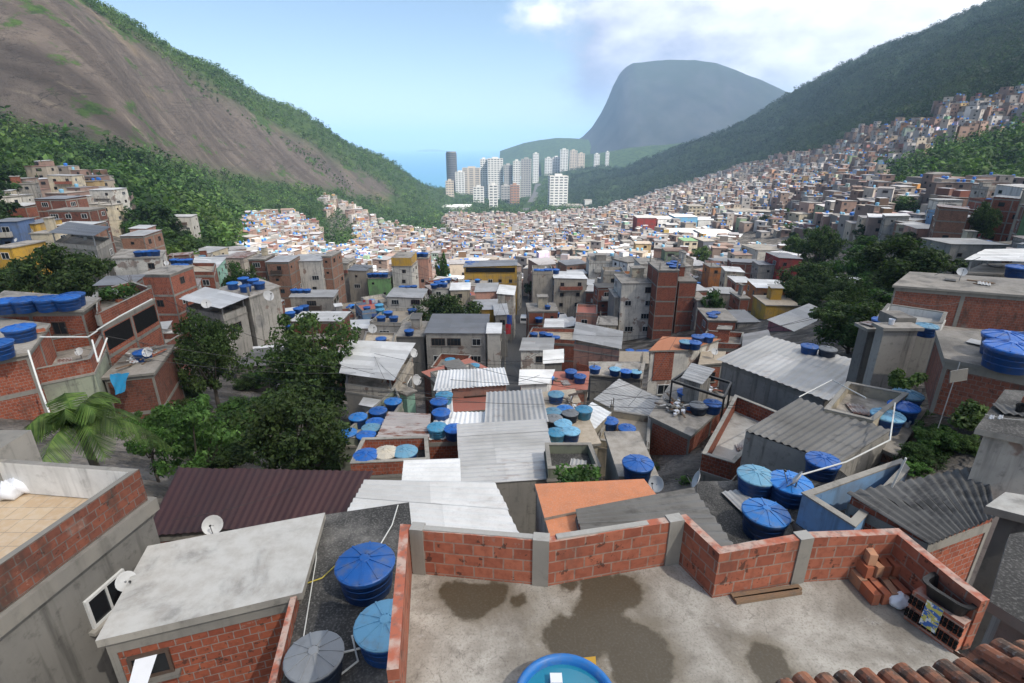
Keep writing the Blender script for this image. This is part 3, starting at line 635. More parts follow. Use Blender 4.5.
# brick stand with black basin
a, e = PZ(914, 588, -5.65), PZ(966, 622, -5.65); a.z = e.z = ZF; d = (e-a).normalized(); n = Vector((-d.y, d.x, 0)); n = n if n.x > 0 else -n
Lb = (e-a).length; st = empty('brick_stand', a+d*Lb/2+n*.3, 'stand of stacked hollow bricks carrying a black basin by the terrace wall', 'stand')
b = MB(); b.prism([a, e, e+n*.36, a+n*.36], ZF+.003, ZF+.5, M['brick_wall'], M['brick_top']); b.build('brick_base', st)
for j in range(5):
    q = a+d*(Lb*(j+.5)/5)-n*.02
    for r_ in range(2):
        hb = MB(); z0 = ZF+.05+r_*.22
        for gx in range(3):
            for gy in range(2):
                c = q+d*((gx-1)*.05); hb.prism([c-d*.018-n*.004, c+d*.018-n*.004, c+d*.018+n*.03, c-d*.018+n*.03], z0+.03+gy*.075, z0+.085+gy*.075, M['dark'], M['dark'], M['dark'])
        hb.build('hole_shade', st)  # near-black blocks on the face paint the shade in hollow bricks
k = NT('printed sack'); w_ = k.wallco(); vz = k.noise(k.scalev(w_, (9, 14, 1)), 1., 2.); lo = k.ramp(vz, .49, .51); vz2 = k.noise(k.scalev(w_, (14, 9, 1)), 1.3, 1.); cc = k.mix(lo, (.55, .5, .12), (.05, .14, .42)); cc = k.mix(k.ramp(vz2, .58, .6), cc, (.7, .7, .66)); M['sack'] = k.base(cc, .6)
b = MB(); q0 = a+d*(Lb*.3)-n*.03; q1 = a+d*(Lb*.62)-n*.03; b.prism([q0, q1, q1+n*.012, q0+n*.012], ZF+.12, ZF+.53, M['sack'], M['sack'], M['sack']); o = b.build('printed_sack', loc=q0); tag(o, 'yellow and blue printed sack hanging on the front of the brick stand', 'sack')
cb = a+d*Lb*.52+n*.19; bs = empty('basin', (cb.x, cb.y, ZF+.503), 'long black basin resting on the brick stand', 'basin')
def tub(name, par, hl, hw, h, zb_):
    m = MB(); segs = []
    def ringp(l, w, z): return [(cb+d*(l*(abs(math.cos(t))**.5)*(1 if math.cos(t) > 0 else -1))+n*(w*(abs(math.sin(t))**.5)*(1 if math.sin(t) > 0 else -1))).to_2d().to_3d()+Vector((0, 0, z)) for t in [2*PI*i/28 for i in range(29)]]
    m.grid([ringp(hl*.85, hw*.8, zb_), ringp(hl, hw, zb_+h), ringp(hl+.04, hw+.04, zb_+h), ringp(hl+.04, hw+.04, zb_+h+.025), ringp(hl-.02, hw-.02, zb_+h+.02), ringp(hl*.82, hw*.76, zb_+.03)], M['black']); m.face(ringp(hl*.82, hw*.76, zb_+.03)[:-1], M['dark']); m.build(name, par)
tub('tub', bs, Lb*.42, .17, .2, ZF+.503)
for i, (x0, y0, x1, y1) in enumerate(((735, 601, 800, 591), (732, 597, 800, 587.5))):
    p0, p1 = PZ(x0, y0, ZF+.03), PZ(x1, y1, ZF+.03); b = MB(); b.beam(p0, p1, .09, .05, M['wood']); tag(b.build('plank', loc=p0), ['brown wooden plank on the terrace floor, the one nearer the pool', 'brown wooden plank lying tight along the terrace wall'][i], 'plank')
# pool (open tank) at the lower edge
pc = PZ(565, 720, ZF); PR = .56
pl = empty('open_water_tank', (pc.x, pc.y, ZF+.003), 'open round blue tub full of water on the terrace floor at the bottom edge', 'tub')
b = MB(); b.lathe([(PR*.9, 0), (PR, .28), (PR+.03, .28), (PR+.04, .31), (PR+.02, .335), (PR-.03, .33), (PR-.05, .27), (PR*.85, .03)], M['lid_bright'], 40, (pc.x, pc.y, ZF+.003), True, False); b.build('shell', pl, smooth=True)
b = MB(); b.lathe([(PR-.052, 0), (0.001, 0)], M['water'], 40, (pc.x, pc.y, ZF+.24)); b.build('water', pl)
q = PZ(556, 683, ZF+.243); b = MB(); b.prism([(q.x-.07, q.y-.06), (q.x+.07, q.y-.06), (q.x+.07, q.y+.06), (q.x-.07, q.y+.06)], q.z, q.z+.09, M['plastic_white'], M['plastic_white']); tag(b.build('plastic_box', loc=q), 'small white plastic box floating in the blue tub', 'box')
q = PZ(586, 668, ZF+.003); M['sponge'] = m_plain('yellow board', (.42, .25, .04), .8, .4, .3)
b = MB(); b.prism([(q.x-.25, q.y-.12), (q.x+.12, q.y-.1), (q.x+.14, q.y+.14), (q.x-.2, q.y+.1)], q.z, q.z+.03, M['sponge'], M['sponge']); tag(b.build('yellow_board', loc=q), 'yellow board on the floor sticking out behind the blue tub', 'board')
# clay tile roof edges at the lower right
def tile_roof(label, rows, slope, ncol, nrow, p0, ux, uy, pitch=.17, seed=1, zoff=0.):
    """ux along the eave, uy up the slope (towards the camera), overlapping half-round tiles"""
    rr = random.Random(seed); root = empty('clay_tile_roof', p0, label, 'roof'); dk = MB(); L = .36
    for r_ in range(nrow):
        tb = MB(); 
        for c in range(ncol):
            for cap in (0, 1):
                rad = .074; j = Vector((rr.uniform(-.012, .012), rr.uniform(-.04, .04), rr.uniform(-.012, .012)))
                base = p0+ux*(c*pitch+cap*pitch/2)+uy*(r_*L*.8)+j+Vector((0, 0, cap*.055+r_*.012)); rows_ = []
                for t in (0, 1):
                    row = []
                    for a_ in range(7):
                        th = PI*a_/6; o_ = ux*(-math.cos(th)*rad*(1-.12*t))+Vector((0, 0, (math.sin(th)*rad if cap else -math.sin(th)*rad*.8)))
                        row.append(base+uy*(t*L)+o_)
                    rows_.append(row)
                inner_ = [[p-Vector((0, 0, .014)) for p in row] for row in rows_]
                tb.grid(rows_, M['tile_near']); tb.grid(inner_, M['tile_near'])
                for a_ in range(6): tb.face([rows_[0][a_], rows_[0][a_+1], inner_[0][a_+1], inner_[0][a_]], M['tile_near'])
        tb.build('tile_course', root)
    A, Bq = p0+Vector((0, 0, -.1))+uy*.1, p0+ux*(ncol*pitch)+Vector((0, 0, -.1))+uy*.1; dk.beam(A, Bq, .06, .09, M['wood']); dk.beam(A+uy*.7, Bq+uy*.7, .06, .09, M['wood']); dk.build('batten', root)
kk = NT('old clay tile'); n1 = kk.noise(kk.pos(), 6., 5., .65); n2 = kk.noise(kk.pos(), 28., 4.); r1 = kk.geo().outputs['Random Per Island']
cb_ = kk.mix(r1, (.25, .1, .058), (.36, .17, .1)); cb_ = kk.mix(kk.ramp(n1, .43, .6, 0, .85), cb_, (.075, .066, .055)); cb_ = kk.mix(kk.ramp(n2, .55, .75, 0, .6), cb_, (.3, .29, .26)); kk.bump(n2, .5, .01); M['tile_near'] = kk.base(cb_, .9, 0, .2)
pA, pB = PZ(772, 690, -4.1), PZ(960, 672, -4.1); ux = (pB-pA).normalized(); uy = Vector((ux.y, -ux.x, 0)); uy = (uy if uy.y < 0 else -uy)+Vector((0, 0, .3))
tile_roof('edge of an old clay tile roof at the bottom edge below the cement terrace', 1, .3, 11, 4, pA, ux, uy.normalized(), pitch=.172, seed=3)
pA, pB = PZ(966, 652, -4.0), PZ(1060, 640, -4.0); ux = (pB-pA).normalized(); uy = Vector((ux.y, -ux.x, 0)); uy = (uy if uy.y < 0 else -uy)+Vector((0, 0, .35))
tile_roof('clay tile roof corner at the lower right beside the brick stand', 1, .3, 8, 4, pA, ux, uy.normalized(), pitch=.175, seed=8)
# ---- lower left: tiled terrace house
z = -7.0; far = PZ(139, 469, z); nearp = PZ(-2, 566, z); dd = (nearp-far); tc = [nearp+dd*.8, far]
poly = [(tc[0].x-8, tc[0].y-.5), (tc[0].x, tc[0].y), (far.x, far.y), (far.x-7.5, far.y+.9)]
T1 = empty('grey_house', (poly[1][0]-4, poly[1][1]+2, -16), 'grey plastered house with tan tiled roof terrace behind a weathered brick parapet', 'house')
b = MB(); b.prism(poly, -16.5, -8.06, M['dgrey']); b.build('wall', T1)
k = NT('tan floor tiles'); kb = k.n.new('ShaderNodeTexBrick'); k.L(k.vmath('ADD', k.pos(), (0.1, 0, 0)), kb.inputs['Vector']); kb.offset = 0; kb.inputs['Scale'].default_value = 1; kb.inputs['Brick Width'].default_value = .42; kb.inputs['Row Height'].default_value = .42; kb.inputs['Mortar Size'].default_value = .012
k.put((.56, .42, .27), kb.inputs['Color1']); k.put((.5, .35, .21), kb.inputs['Color2']); k.put((.36, .28, .2), kb.inputs['Mortar']); ck = k.mix(k.ramp(k.noise(k.pos(), 6., 3.), .4, .7, 0, .5), kb.outputs['Color'], (.6, .5, .38)); M['floor_tile'] = k.base(ck, .4, 0, .4)
b = MB(); b.prism(offs(poly, -.02), -8.06, -7.86, M['concrete'], M['floor_tile']); b.build('terrace_floor', T1)
o2 = offs(poly, .0); i2 = offs(poly, -.14); b = MB(); b.prism([o2[1], o2[2], i2[2], i2[1]], -7.84, z, M['brick_old'], M['concrete']); b.build('brick_parapet', T1)
b = MB(); b.prism([o2[2], o2[3], i2[3], i2[2]], -7.84, z, M['white'], M['concrete']); b.build('white_parapet', T1)
o3 = offs(poly, .12); i3 = offs(poly, .003); b = MB(); b.prism([o3[1], o3[2], i3[2], i3[1]], -8.2, -7.86, M['concrete'], M['concrete'], M['concrete']); b.prism([o3[2], o3[3], i3[3], i3[2]], -8.2, -7.86, M['concrete'], M['concrete'], M['concrete']); b.build('ledge', T1)
q = PZ(20, 488, -7.85); b = MB(); b.prism([(q.x-2.6, q.y-.3), (q.x-.15, q.y-.3), (q.x-.15, q.y+.9), (q.x-2.6, q.y+.9)], -7.85, -6.75, M['grey'], M['concrete']); b.build('stair_block', T1)
def facewin(root, A, Bv, t, zc, k, det=2):
    d = (Bv-A); ang = math.atan2(d.y, d.x); n = Vector((d.y, -d.x, 0)).normalized(); p = A.lerp(Bv, t)+n*.014; window(root, (p.x, p.y, zc), ang, k, det)
A_, B_ = Vector((poly[1][0], poly[1][1], 0)), Vector((poly[2][0], poly[2][1], 0))
t_ = (PZ(100, 571, -9.2).y-A_.y)/(B_.y-A_.y); facewin(T1, A_, B_, .72, -9.3, 5)
reg('the tiled terrace house', [Vector((x, y, -7.2)) for x, y in poly], 9); OCC.append((poly[2][0]-3, 9, 5))
for i, (x, y, s_) in enumerate(((10, 497, .22), (24, 490, .26), (40, 486, .2))): bag(PZ(x, y, -7.853), s_*1.5, ['white plastic sheeting bundle, nearest the left edge, on tan tiled terrace', 'biggest white plastic bundle on the tan tiled terrace', 'white plastic bundle against white parapet of the tan tiled terrace'][i])
# pale cement roof house + black roof with the tanks
H('low brick house with pale grey cement slab roof beside the black tank roof', 'the pale cement roof', -8.55, [(104, 635), (298, 590), (320, 516), (151, 548)], wall='brick', roof='slab_light', win=0, storey=2.9, zb=-13.5, over=.1)
A_, B_ = PZ(104, 635, -8.55), PZ(298, 590, -8.55)
r_ = [o for o in bpy.data.objects if o.get('label', '').startswith('low brick house with pale grey')][0]; facewin(r_, A_, B_, .17, -9.5, 3)
q = PZ(140, 652, -9.6); b = MB(); b.face([A_.lerp(B_, .115)+Vector((0, -.05, -.68)), A_.lerp(B_, .225)+Vector((0, -.05, -.68)), A_.lerp(B_, .215)+Vector((-.05, -.42, -1.12)), A_.lerp(B_, .12)+Vector((-.05, -.42, -1.12))], M['plastic_white']); b.build('window_awning', r_)
H('low flat roof stained black with mould carrying three water tanks', 'the black mouldy roof', -8.9, [(262, 720), (430, 720), (408, 503), (321, 516)], wall='brick_old', roof='slab_dark', win=0, zb=-14, over=.03)
for kd, x, y, d_, lab in (('blue', 365, 562, 1.2, 'big blue ribbed-lid tank on the black mouldy roof, farthest of its three'), ('pale', 385, 620, 1.12, 'tank with pale blue lid half behind the terrace wall on black roof'), ('grey', 314, 655, .98, 'tank with weathered grey lid on the black roof, nearest of its three')):
    p = PZ(x, y, -8.9+.72*d_/1.2); tank(kd, (p.x, p.y, -8.897), d_, lab)
def pipe(pts, label, r=.022, mat='pvc', name='water_pipe', cat='pipe'):
    b = MB(); b.tube(pts, r, M[mat], 6); o = b.build(name, loc=pts[0]); tag(o, label, cat)
zr = -8.86
pipe([PZ(318, 516, zr), PZ(316, 560, zr), PZ(303, 640, zr)], 'thin pale cable lying across the black mouldy roof', .012, 'pvc', 'cable', 'cable')
pipe([PZ(398, 505, zr), PZ(392, 525, zr), PZ(380, 545, zr)], 'white hose running from the blue tank to the roof corner', .016, 'pvc', 'hose', 'hose')
M['hose_yellow'] = m_plain('yellow hose', (.5, .4, .06), .5, .2)
pipe([PZ(338, 563, zr), PZ(322, 578, zr), PZ(302, 585, zr), PZ(290, 610, -8.8), PZ(281, 640, -9.6)], 'yellow hose on the black mouldy roof', .015, 'hose_yellow', 'hose', 'hose')
pipe([PZ(330, 683, zr), PZ(358, 661, zr), PZ(352, 636, zr), PZ(372, 630, zr)], 'bent white pvc pipe between tanks on the black roof', .022)
pipe([PZ(342, 653, zr), PZ(372, 645, zr)], 'short straight white pvc pipe beside the grey-lidded tank', .022)
b = MB(); p0, p1 = PZ(297, 590, -8.9), PZ(270, 700, -8.9); dd = (p1-p0).normalized(); n = Vector((-dd.y, dd.x, 0)); b.prism([p0, p1, p1+n*.12, p0+n*.12], -8.895, -8.6, M['brick'], M['brick_top']); 
tag(b.build('low_brick_kerb', loc=p0), 'low brick upstand along the left edge of the black mouldy roof', 'wall')
# maroon roof, white sheet roofs
H('low house under a wide maroon corrugated roof', 'the maroon roof', -11.6, [(150, 530), (345, 514), (369, 477), (182, 474)], wall='brick_old', roof='metal_maroon', win=0, along='v', pitch=.25, amp=.018, tilt=[-.15, -.15, .15, .15], over=.1)
H('house under a wide white corrugated roof behind the brick terrace', 'the white corrugated roof', -10.6, [(345, 520), (522, 543), (492, 484), (366, 481)], wall='brick_old', roof='metal_white', win=0, along='u', pitch=.3, amp=.035, over=.05)
H('small white ribbed roof tucked between two larger white roofs', 'the small white ribbed roof', -12.2, [(403, 482), (460, 484), (459, 459), (405, 461)], wall='grey', roof='metal_white', win=0, pitch=.3, over=.03)
H('house with large pale ribbed metal roof, biggest one left of the dusty tank roof', 'the large ribbed metal roof', -15.3, [(461, 486), (560, 480), (544, 419), (458, 424)], wall='grey', roof='metal_grey', win=0, pitch=.38, amp=.04, along='u', roofmat=None, over=.05, tilt=[.1, .1, -.1, -.1])
H('grey metal roof with ribs running away, behind the large ribbed roof', 'the far-ribbed grey roof', -16.3, [(485, 426), (548, 422), (541, 390), (487, 393)], wall='grey', roof='metal_grey', win=0, pitch=.33, amp=.035, along='v', over=.03)
H('narrow white ribbed roof carrying a row of blue tanks', 'the narrow white tank roof', -16.7, [(425, 440), (488, 437), (486, 412), (438, 413)], wall='brick', roof='metal_white', win=0, pitch=.33, along='v', over=.02)
H('white ribbed roof strip with three tanks behind the narrow tank roof', 'the white roof strip', -16.9, [(434, 414), (453, 413), (451, 388), (437, 389)], wall='cream', roof='metal_white', win=0, pitch=.33, along='v', over=.02)
tanks('the white roof strip', -16.9, [(444, 394, 'cyan'), (439, 401, 'blue'), (441, 411, 'blue')], 1.2)
tanks('the narrow white tank roof', -16.7, [(437, 426, 'cyan'), (454, 428, 'blue')], 1.2)
H('house with wide white sheet roof and orange striped front', 'the wide white striped house', -18.6, [(437, 389), (506, 384), (502, 372), (441, 375)], wall='salmon', roof='metal_white', win=.5, kinds=(4,), pitch=.3, along='v', tilt=[0, 0, .3, .3])
H('low house with orange terrace and white awnings beneath the wide white roof', 'the orange terrace', -19.6, [(454, 411), (492, 408), (490, 392), (452, 393)], wall='white', roof='slab_red', win=0)
H('house under a rust-streaked corrugated roof', 'the rusty roof', -16.4, [(376, 440), (428, 438), (430, 415), (389, 413)], wall='brick_old', roof='metal_rust', win=0, pitch=.36, amp=.04, along='u', over=.05)
H('unplastered brick tank pit house below the rusty roof', 'the brick tank pit', -15.2, [(352, 476), (430, 472), (428, 448), (364, 450)], wall='brick', roof='slab_dark', parapet=.7, win=0, storey=3)
tanks('the brick tank pit', -15.2, [(386, 452, 'beige'), (405, 451, 'pale'), (366, 455, 'blue')], 1.25)
H('cement roof crowded with seven blue tanks beside the rusty roof', 'the seven-tank roof', -17.6, [(338, 446), (380, 444), (403, 410), (396, 394)], wall='greenish', roof='slab', win=.3, parapet=-.5)
tanks('the seven-tank roof', -17.6, [(393, 401, 'bright'), (378, 410, 'blue'), (358, 417, 'bright'), (375, 421, 'blue'), (371, 427, 'pale'), (347, 432, 'bright'), (366, 434, 'blue')], 1.2)
H('beige and mint house with white sheet cover over its open top floor', 'the mint-sided house', -20.8, [(346, 391), (393, 398), (413, 364), (354, 361)], wall='beige', roof='slab', win=.7, kinds=(2, 4), cover=dict(mat='metal_white', h=1.9, tilt=[0, 0, .3, .3]), parapet=.7)
p0, p1 = PZ(407, 413, -22.6), PZ(416, 396, -22.6); B('small mint green house front below the beige house', 'the mint front', 405, 416, 392, 43, 4, .9, wall='mint', roof='slab', win=.9, kinds=(2,))
H('low pale sheet roof beside the big dark tree', 'the pale sheet by the tree', -21.2, [(362, 404), (388, 409), (395, 391), (372, 388)], wall='grey', roof='metal_white', win=0)
# gray building behind
B('long three-storey grey building with dull sheet roof and dark window rows', 'the long grey building', 424, 487, 333, 75, 13, -.02, wall='grey', roof='metal_dgrey', win=.9, kinds=(0, 2, 4), tilt=[0, 0, 1.2, 1.2], pitch=.5, amp=.04)
B('dark grey concrete annex left of the long grey building', 'the grey annex', 396, 423.5, 336, 76, 9, 0, wall='dgrey', roof='slab', win=.5, kinds=(1, 3))
tanks('the grey annex', zat(410, 336, 76), [(409, 330, 'blue')], 1.5)
B('small white house with blue gate right of the long grey building', 'the small white alley house', 487.5, 500, 333, 74, 5, 0, wall='lightgrey', roof='metal_white', win=.9, kinds=(1,), tilt=[0, 0, .5, .5])
H('tan flat roof with two blue tanks in front of the grey annex', 'the tan two-tank roof', zat(380, 348, 62), [(361, 350), (392, 351), (396, 335), (366, 334)], wall='beige', roof='slab_tan', win=.6, parapet=-.3)
tanks('the tan two-tank roof', zat(380, 348, 62), [(369, 344, 'blue'), (381, 338, 'blue')], 1.4)
H('white-walled house with open tank roof left of the dark round tree', 'the white tank terrace', zat(390, 325, 84), [(370, 325), (401, 326), (420, 310), (385, 311)], wall='lightgrey', roof='slab_tan', win=.6, parapet=-.5)
tanks('the white tank terrace', zat(390, 325, 84), [(381, 316.5, 'blue'), (393.5, 316.5, 'blue'), (388, 312, 'blue'), (412, 309, 'blue'), (380, 309, 'cyan'), (379, 304.5, 'cyan')], 1.6)
H('small house with white sheet roof above the big dark tree', 'the white sheet above the tree', zat(320, 320, 80), [(291, 321), (340, 321), (349, 312), (303, 312)], wall='brick_old', roof='metal_white', win=.4)
tanks('a flat roof above the big dark tree', zat(320, 316, 83), [(290, 312, 'blue'), (298, 308, 'blue'), (304, 306, 'blue')], 1.6)
B('long low grey house with pale sheet roof beside the dark round tree', 'the long pale-roofed house', 387, 422, 298, 118, 14, 0, wall='lightgrey', roof='metal_grey', win=1., kinds=(4, 4, 2), tilt=[0, 0, 1, 1], pitch=.6, first=1.)
tanks('the grey house behind the pale-roofed house', zat(405, 287, 134), [(402, 286, 'blue'), (408, 286, 'blue'), (414, 286, 'blue')], 1.7)
# yellow building and neighbours
B('yellow-ochre two-storey building with long sheet roof and dark open gallery', 'the yellow building', 464, 517, 267, 152, 14, 0, wall='yellow', roof='metal_dgrey', win=.9, kinds=(1, 1, 0), tilt=[0, 0, 1.4, 1.4], pitch=.6, first=4.2)
yb = HAND[-1]; rt = [o for o in bpy.data.objects if o.get('label', '').startswith('yellow-ochre')][0]
b = MB(); P0, P1 = PY(466, 271.2, 151.7), PY(515, 271.2, 151.7); b.prism([(P0.x, 151.7), (P1.x, 151.7), (P1.x, 151.95), (P0.x, 151.95)], P0.z-.3, P0.z+1.0, M['dark'], M['dark'], M['dark']); b.build('shade_strip', rt)  # near-black strip on the front paints the shade of the gallery
tanks('the yellow building', zat(475, 264.5, 160), [(468, 262, 'blue'), (473, 262, 'blue'), (478, 262, 'blue'), (470, 264, 'blue')], 1.9)
for i, (l, s_, xl, xr, yt, Y, D, w, rf, w_, tl) in enumerate((
 ('house with bright white sheet roof below the yellow building', 'the bright white sheet roof', 497, 514, 295, 116, 12, 'grey', 'metal_white', .6, 1.),
 ('tan-walled house with dull roof left of the bright white sheet roof', 'the tan house', 475, 497, 292, 120, 10, 'salmon', 'metal_grey', .7, .5),
 ('small house with white roof left of the tan house under the yellow building', 'the little white-roofed house', 450, 470, 290, 124, 8, 'cream', 'metal_white', .7, .5),
 ('yellow-sided house crowded with blue tanks left of the yellow building', 'the blue-topped house', 431, 449, 288, 126, 8, 'lightgrey', 'slab', .8, 0),
 ('low house with grey sheet roof above the dark round tree', 'the grey sheet above the tree', 472, 496, 310, 100, 9, 'yellow', 'metal_grey', .5, .5),
 ('narrow grey house with pale roof beside the alley', 'the narrow alley house', 495, 508, 315, 95, 9, 'grey', 'metal_grey', .7, .3),
 ('beige block stepping up with small dark windows left of the green house', 'the stepped beige block', 331, 348, 263, 150, 9, 'beige', 'slab', .8, 0),
 ('beige gabled house with pale roof right of the stepped beige block', 'the beige gabled house', 348, 366, 271, 142, 9, 'beige', 'metal_dgrey', .8, .8),
 ('green-fronted house topped with a row of blue tanks', 'the green house', 367, 390, 278, 138, 9, 'green', 'slab', .3, 0),
 ('grey tower house with a yellow top storey', 'the yellow-topped tower house', 391, 412, 266, 140, 9, 'lightgrey', 'slab', .7, 0),
 ('house with blue-painted top and roof tanks beside the yellow-topped tower house', 'the blue-topped annexe', 413, 428, 258, 158, 8, 'salmon', 'slab', .6, 0),
 ('light grey four-storey house with metal canopy, tallest in the left row', 'the tall light grey house', 289, 321, 261, 128, 9, 'lightgrey', 'metal_grey', .7, .8),
 ('narrow brick house right of the tall light grey house', 'the narrow brick house', 321.5, 331, 256, 130, 9, 'brick_tan', 'slab', .5, 0),
 ('brick and grey house left of the tall light grey house', 'the brick and grey house', 266, 288, 262, 122, 9, 'brick_tan', 'metal_grey', .8, .4),
 ('brown brick tower house left of the brick and grey house', 'the brown tower house', 248, 265, 259, 124, 8, 'brick_old', 'slab', .6, 0),
 ('low house with rust red roof beside the mint-fronted hillside house', 'the rust red roof', 222, 244, 258, 140, 9, 'beige', 'metal_rust', .4, .5))):
    B(l, s_, xl, xr, yt, Y, D, (i % 3-1)*.06, wall=w, roof=rf, win=w_, tilt=[0, 0, tl, tl] if tl else None, pitch=.6, detail=1, parapet=0)
zz = zat(440, 286, 128); tanks('the blue-topped house', zz, [(434, 284, 'blue'), (439, 283, 'blue'), (444, 283, 'blue'), (437, 281, 'blue'), (443, 280, 'blue'), (447, 279, 'blue')], 1.8)
zz = zat(378, 276, 140); tanks('the green house', zz, [(370, 273.5, 'blue'), (375, 273.5, 'blue'), (380, 273.5, 'blue'), (385, 273.5, 'blue')], 1.7)
zz = zat(420, 255, 162); tanks('the blue-topped annexe', zz, [(417, 253, 'blue'), (421, 252.5, 'blue'), (425, 253, 'blue')], 2.)
yt_ = [o for o in bpy.data.objects if o.get('label', '').startswith('grey tower house with a yellow')][0]
pp, z_ = BX(391, 412, 266, 140, 9, 0.); b = MB(); b.prism(offs(pp, -.15), z_+.003, z_+2.2, M['yellow'], M['slab']); b.build('top_storey', yt_)
tanks('the terrace before the tall grey house', zat(300, 292, 118), [(294, 289.5, 'blue'), (300, 289.5, 'blue'), (307, 289.5, 'blue')], 1.7)
H('flat tank terrace on posts in front of the tall light grey house', 'the post terrace', zat(305, 297, 113), [(290, 297), (333, 297), (338, 290), (294, 290)], wall='grey', roof='metal_grey', win=.6, kinds=(4,))
# left centre
H('grey block house with a big white sheet cover over its open roof', 'the white-covered block house', zat(224, 319, 66), [(187, 313), (224, 321), (247, 312), (208, 303)], wall='grey', roof='slab', win=.5, kinds=(0, 4), parapet=.8,
  cover=dict(mat='metal_white', h=1.9, tilt=[.2, 0, .2, .3], over=.5))
H('blank grey rendered building with five roof tanks right of the white cover', 'the blank grey building', zat(250, 296, 70), [(249, 297), (279, 286), (257, 278), (215, 289)], wall='grey', roof='slab', win=0)
tanks('the blank grey building', zat(250, 296, 70), [(232.5, 283, 'bright'), (245, 285.5, 'blue'), (243, 277.5, 'blue'), (253, 279, 'blue'), (259, 283, 'blue')], 1.6)
H('house with white roof and mint right side above the white-covered block house', 'the mint-sided hillside house', zat(205, 266, 108), [(192, 267), (216, 268), (225, 258), (196, 257)], wall='mint', roof='metal_white', win=.8)
H('orange brick terrace house just below the mint-sided hillside house', 'the orange brick terrace house', zat(200, 273, 100), [(180, 275), (214, 275), (216, 266), (185, 266)], wall='brick', roof='slab_tan', win=.5, parapet=.6)
tanks('the house above the white cover', zat(180, 262, 106), [(174, 259, 'blue'), (181, 259.5, 'blue'), (188, 259, 'blue'), (176, 264, 'blue'), (184, 265, 'blue')], 1.7)
H('flat-roofed house under the blue tank row left of the orange brick terrace house', 'the tank row house', zat(180, 264, 106), [(170, 268), (192, 268), (192, 259), (172, 259)], wall='brick_tan', roof='slab', win=.6)
H('grey house with orange roof behind the white sheet cover', 'the little orange roof', zat(190, 286, 84), [(176, 287), (196, 287), (200, 279), (181, 279)], wall='grey', roof='metal_rust', win=.5)
# left hillside
H('weathered brick house with four blue tanks in a row on its roof', 'the four-tank brick house', -11.5, [(-25, 311), (81, 309.5), (98, 298), (5, 291)], wall='brick', roof='slab', win=.35, kinds=(1, 3), storey=2.9)
tanks('the four-tank brick house', -11.5, [(5, 300, 'blue'), (24, 299, 'blue'), (47, 298, 'blue'), (66, 297, 'blue'), (71, 294, 'blue')], 1.7)
H('front brick house with one large blue tank on the roof at the left edge', 'the front left brick house', -11.95, [(-30, 362), (26, 352), (47, 324), (0, 318)], wall='brick', roof='slab', win=.2, storey=2.3, zb=-20)
tanks('the front left brick house', -11.95, [(18, 326, 'blue'), (-6, 343, 'blue')], 1.75)
H('plain terrace house with brick parapet and greenish lower wall above the palm', 'the greenish terrace house', -14.4, [(36, 384), (94, 372), (109, 341), (53, 352)], wall='greenish', roof='slab', parapet=.95, win=0, pmat='brick')
H('brick house with sloping galleries and concrete posts, plants on its roof', 'the gallery house', -12.6, [(100, 326), (154, 298), (134, 291), (99, 301)], wall='brick', roof='slab', parapet=.9, win=0, openings=.55, storey=2.2)
H('small brick house heaped with rubble and junk, blue tarpaulin on its side', 'the rubble-topped house', -15.4, [(104, 377), (152, 372), (172, 345), (132, 349)], wall='brick_old', roof='slab', win=.4, kinds=(1,))
tanks('the rubble-topped house', -15.4, [(142, 351, 'blue')], 1.3)
H('old house with low white sheet roof in dark eaves behind the gallery house', 'the dark-eaved house', zat(120, 284, 60), [(98, 285), (131, 284), (142, 278), (109, 279.5)], wall='brick_old', roof='metal_dgrey', win=.6, tilt=[0, 0, .3, .3], over=.3)
H('terraced grey house stepping down the slope above the dark round tree', 'the stepped grey house', zat(90, 247, 88), [(55, 246), (97, 250), (112, 242), (72, 236)], wall='grey', roof='slab', win=.7, parapet=.6, cover=dict(mat='metal_dgrey', h=2.3))
H('grey flat house with a blue tarpaulin row on its roof, beside the stepped one', 'the blue tarp house', zat(145, 258, 84), [(112, 258), (160, 257), (165, 250), (122, 249)], wall='lightgrey', roof='slab', win=.5)
tanks('the blue tarp house', zat(145, 258, 84), [(138, 251.5, 'blue'), (144, 251, 'blue'), (150, 251, 'blue'), (155, 251, 'blue')], 1.4)
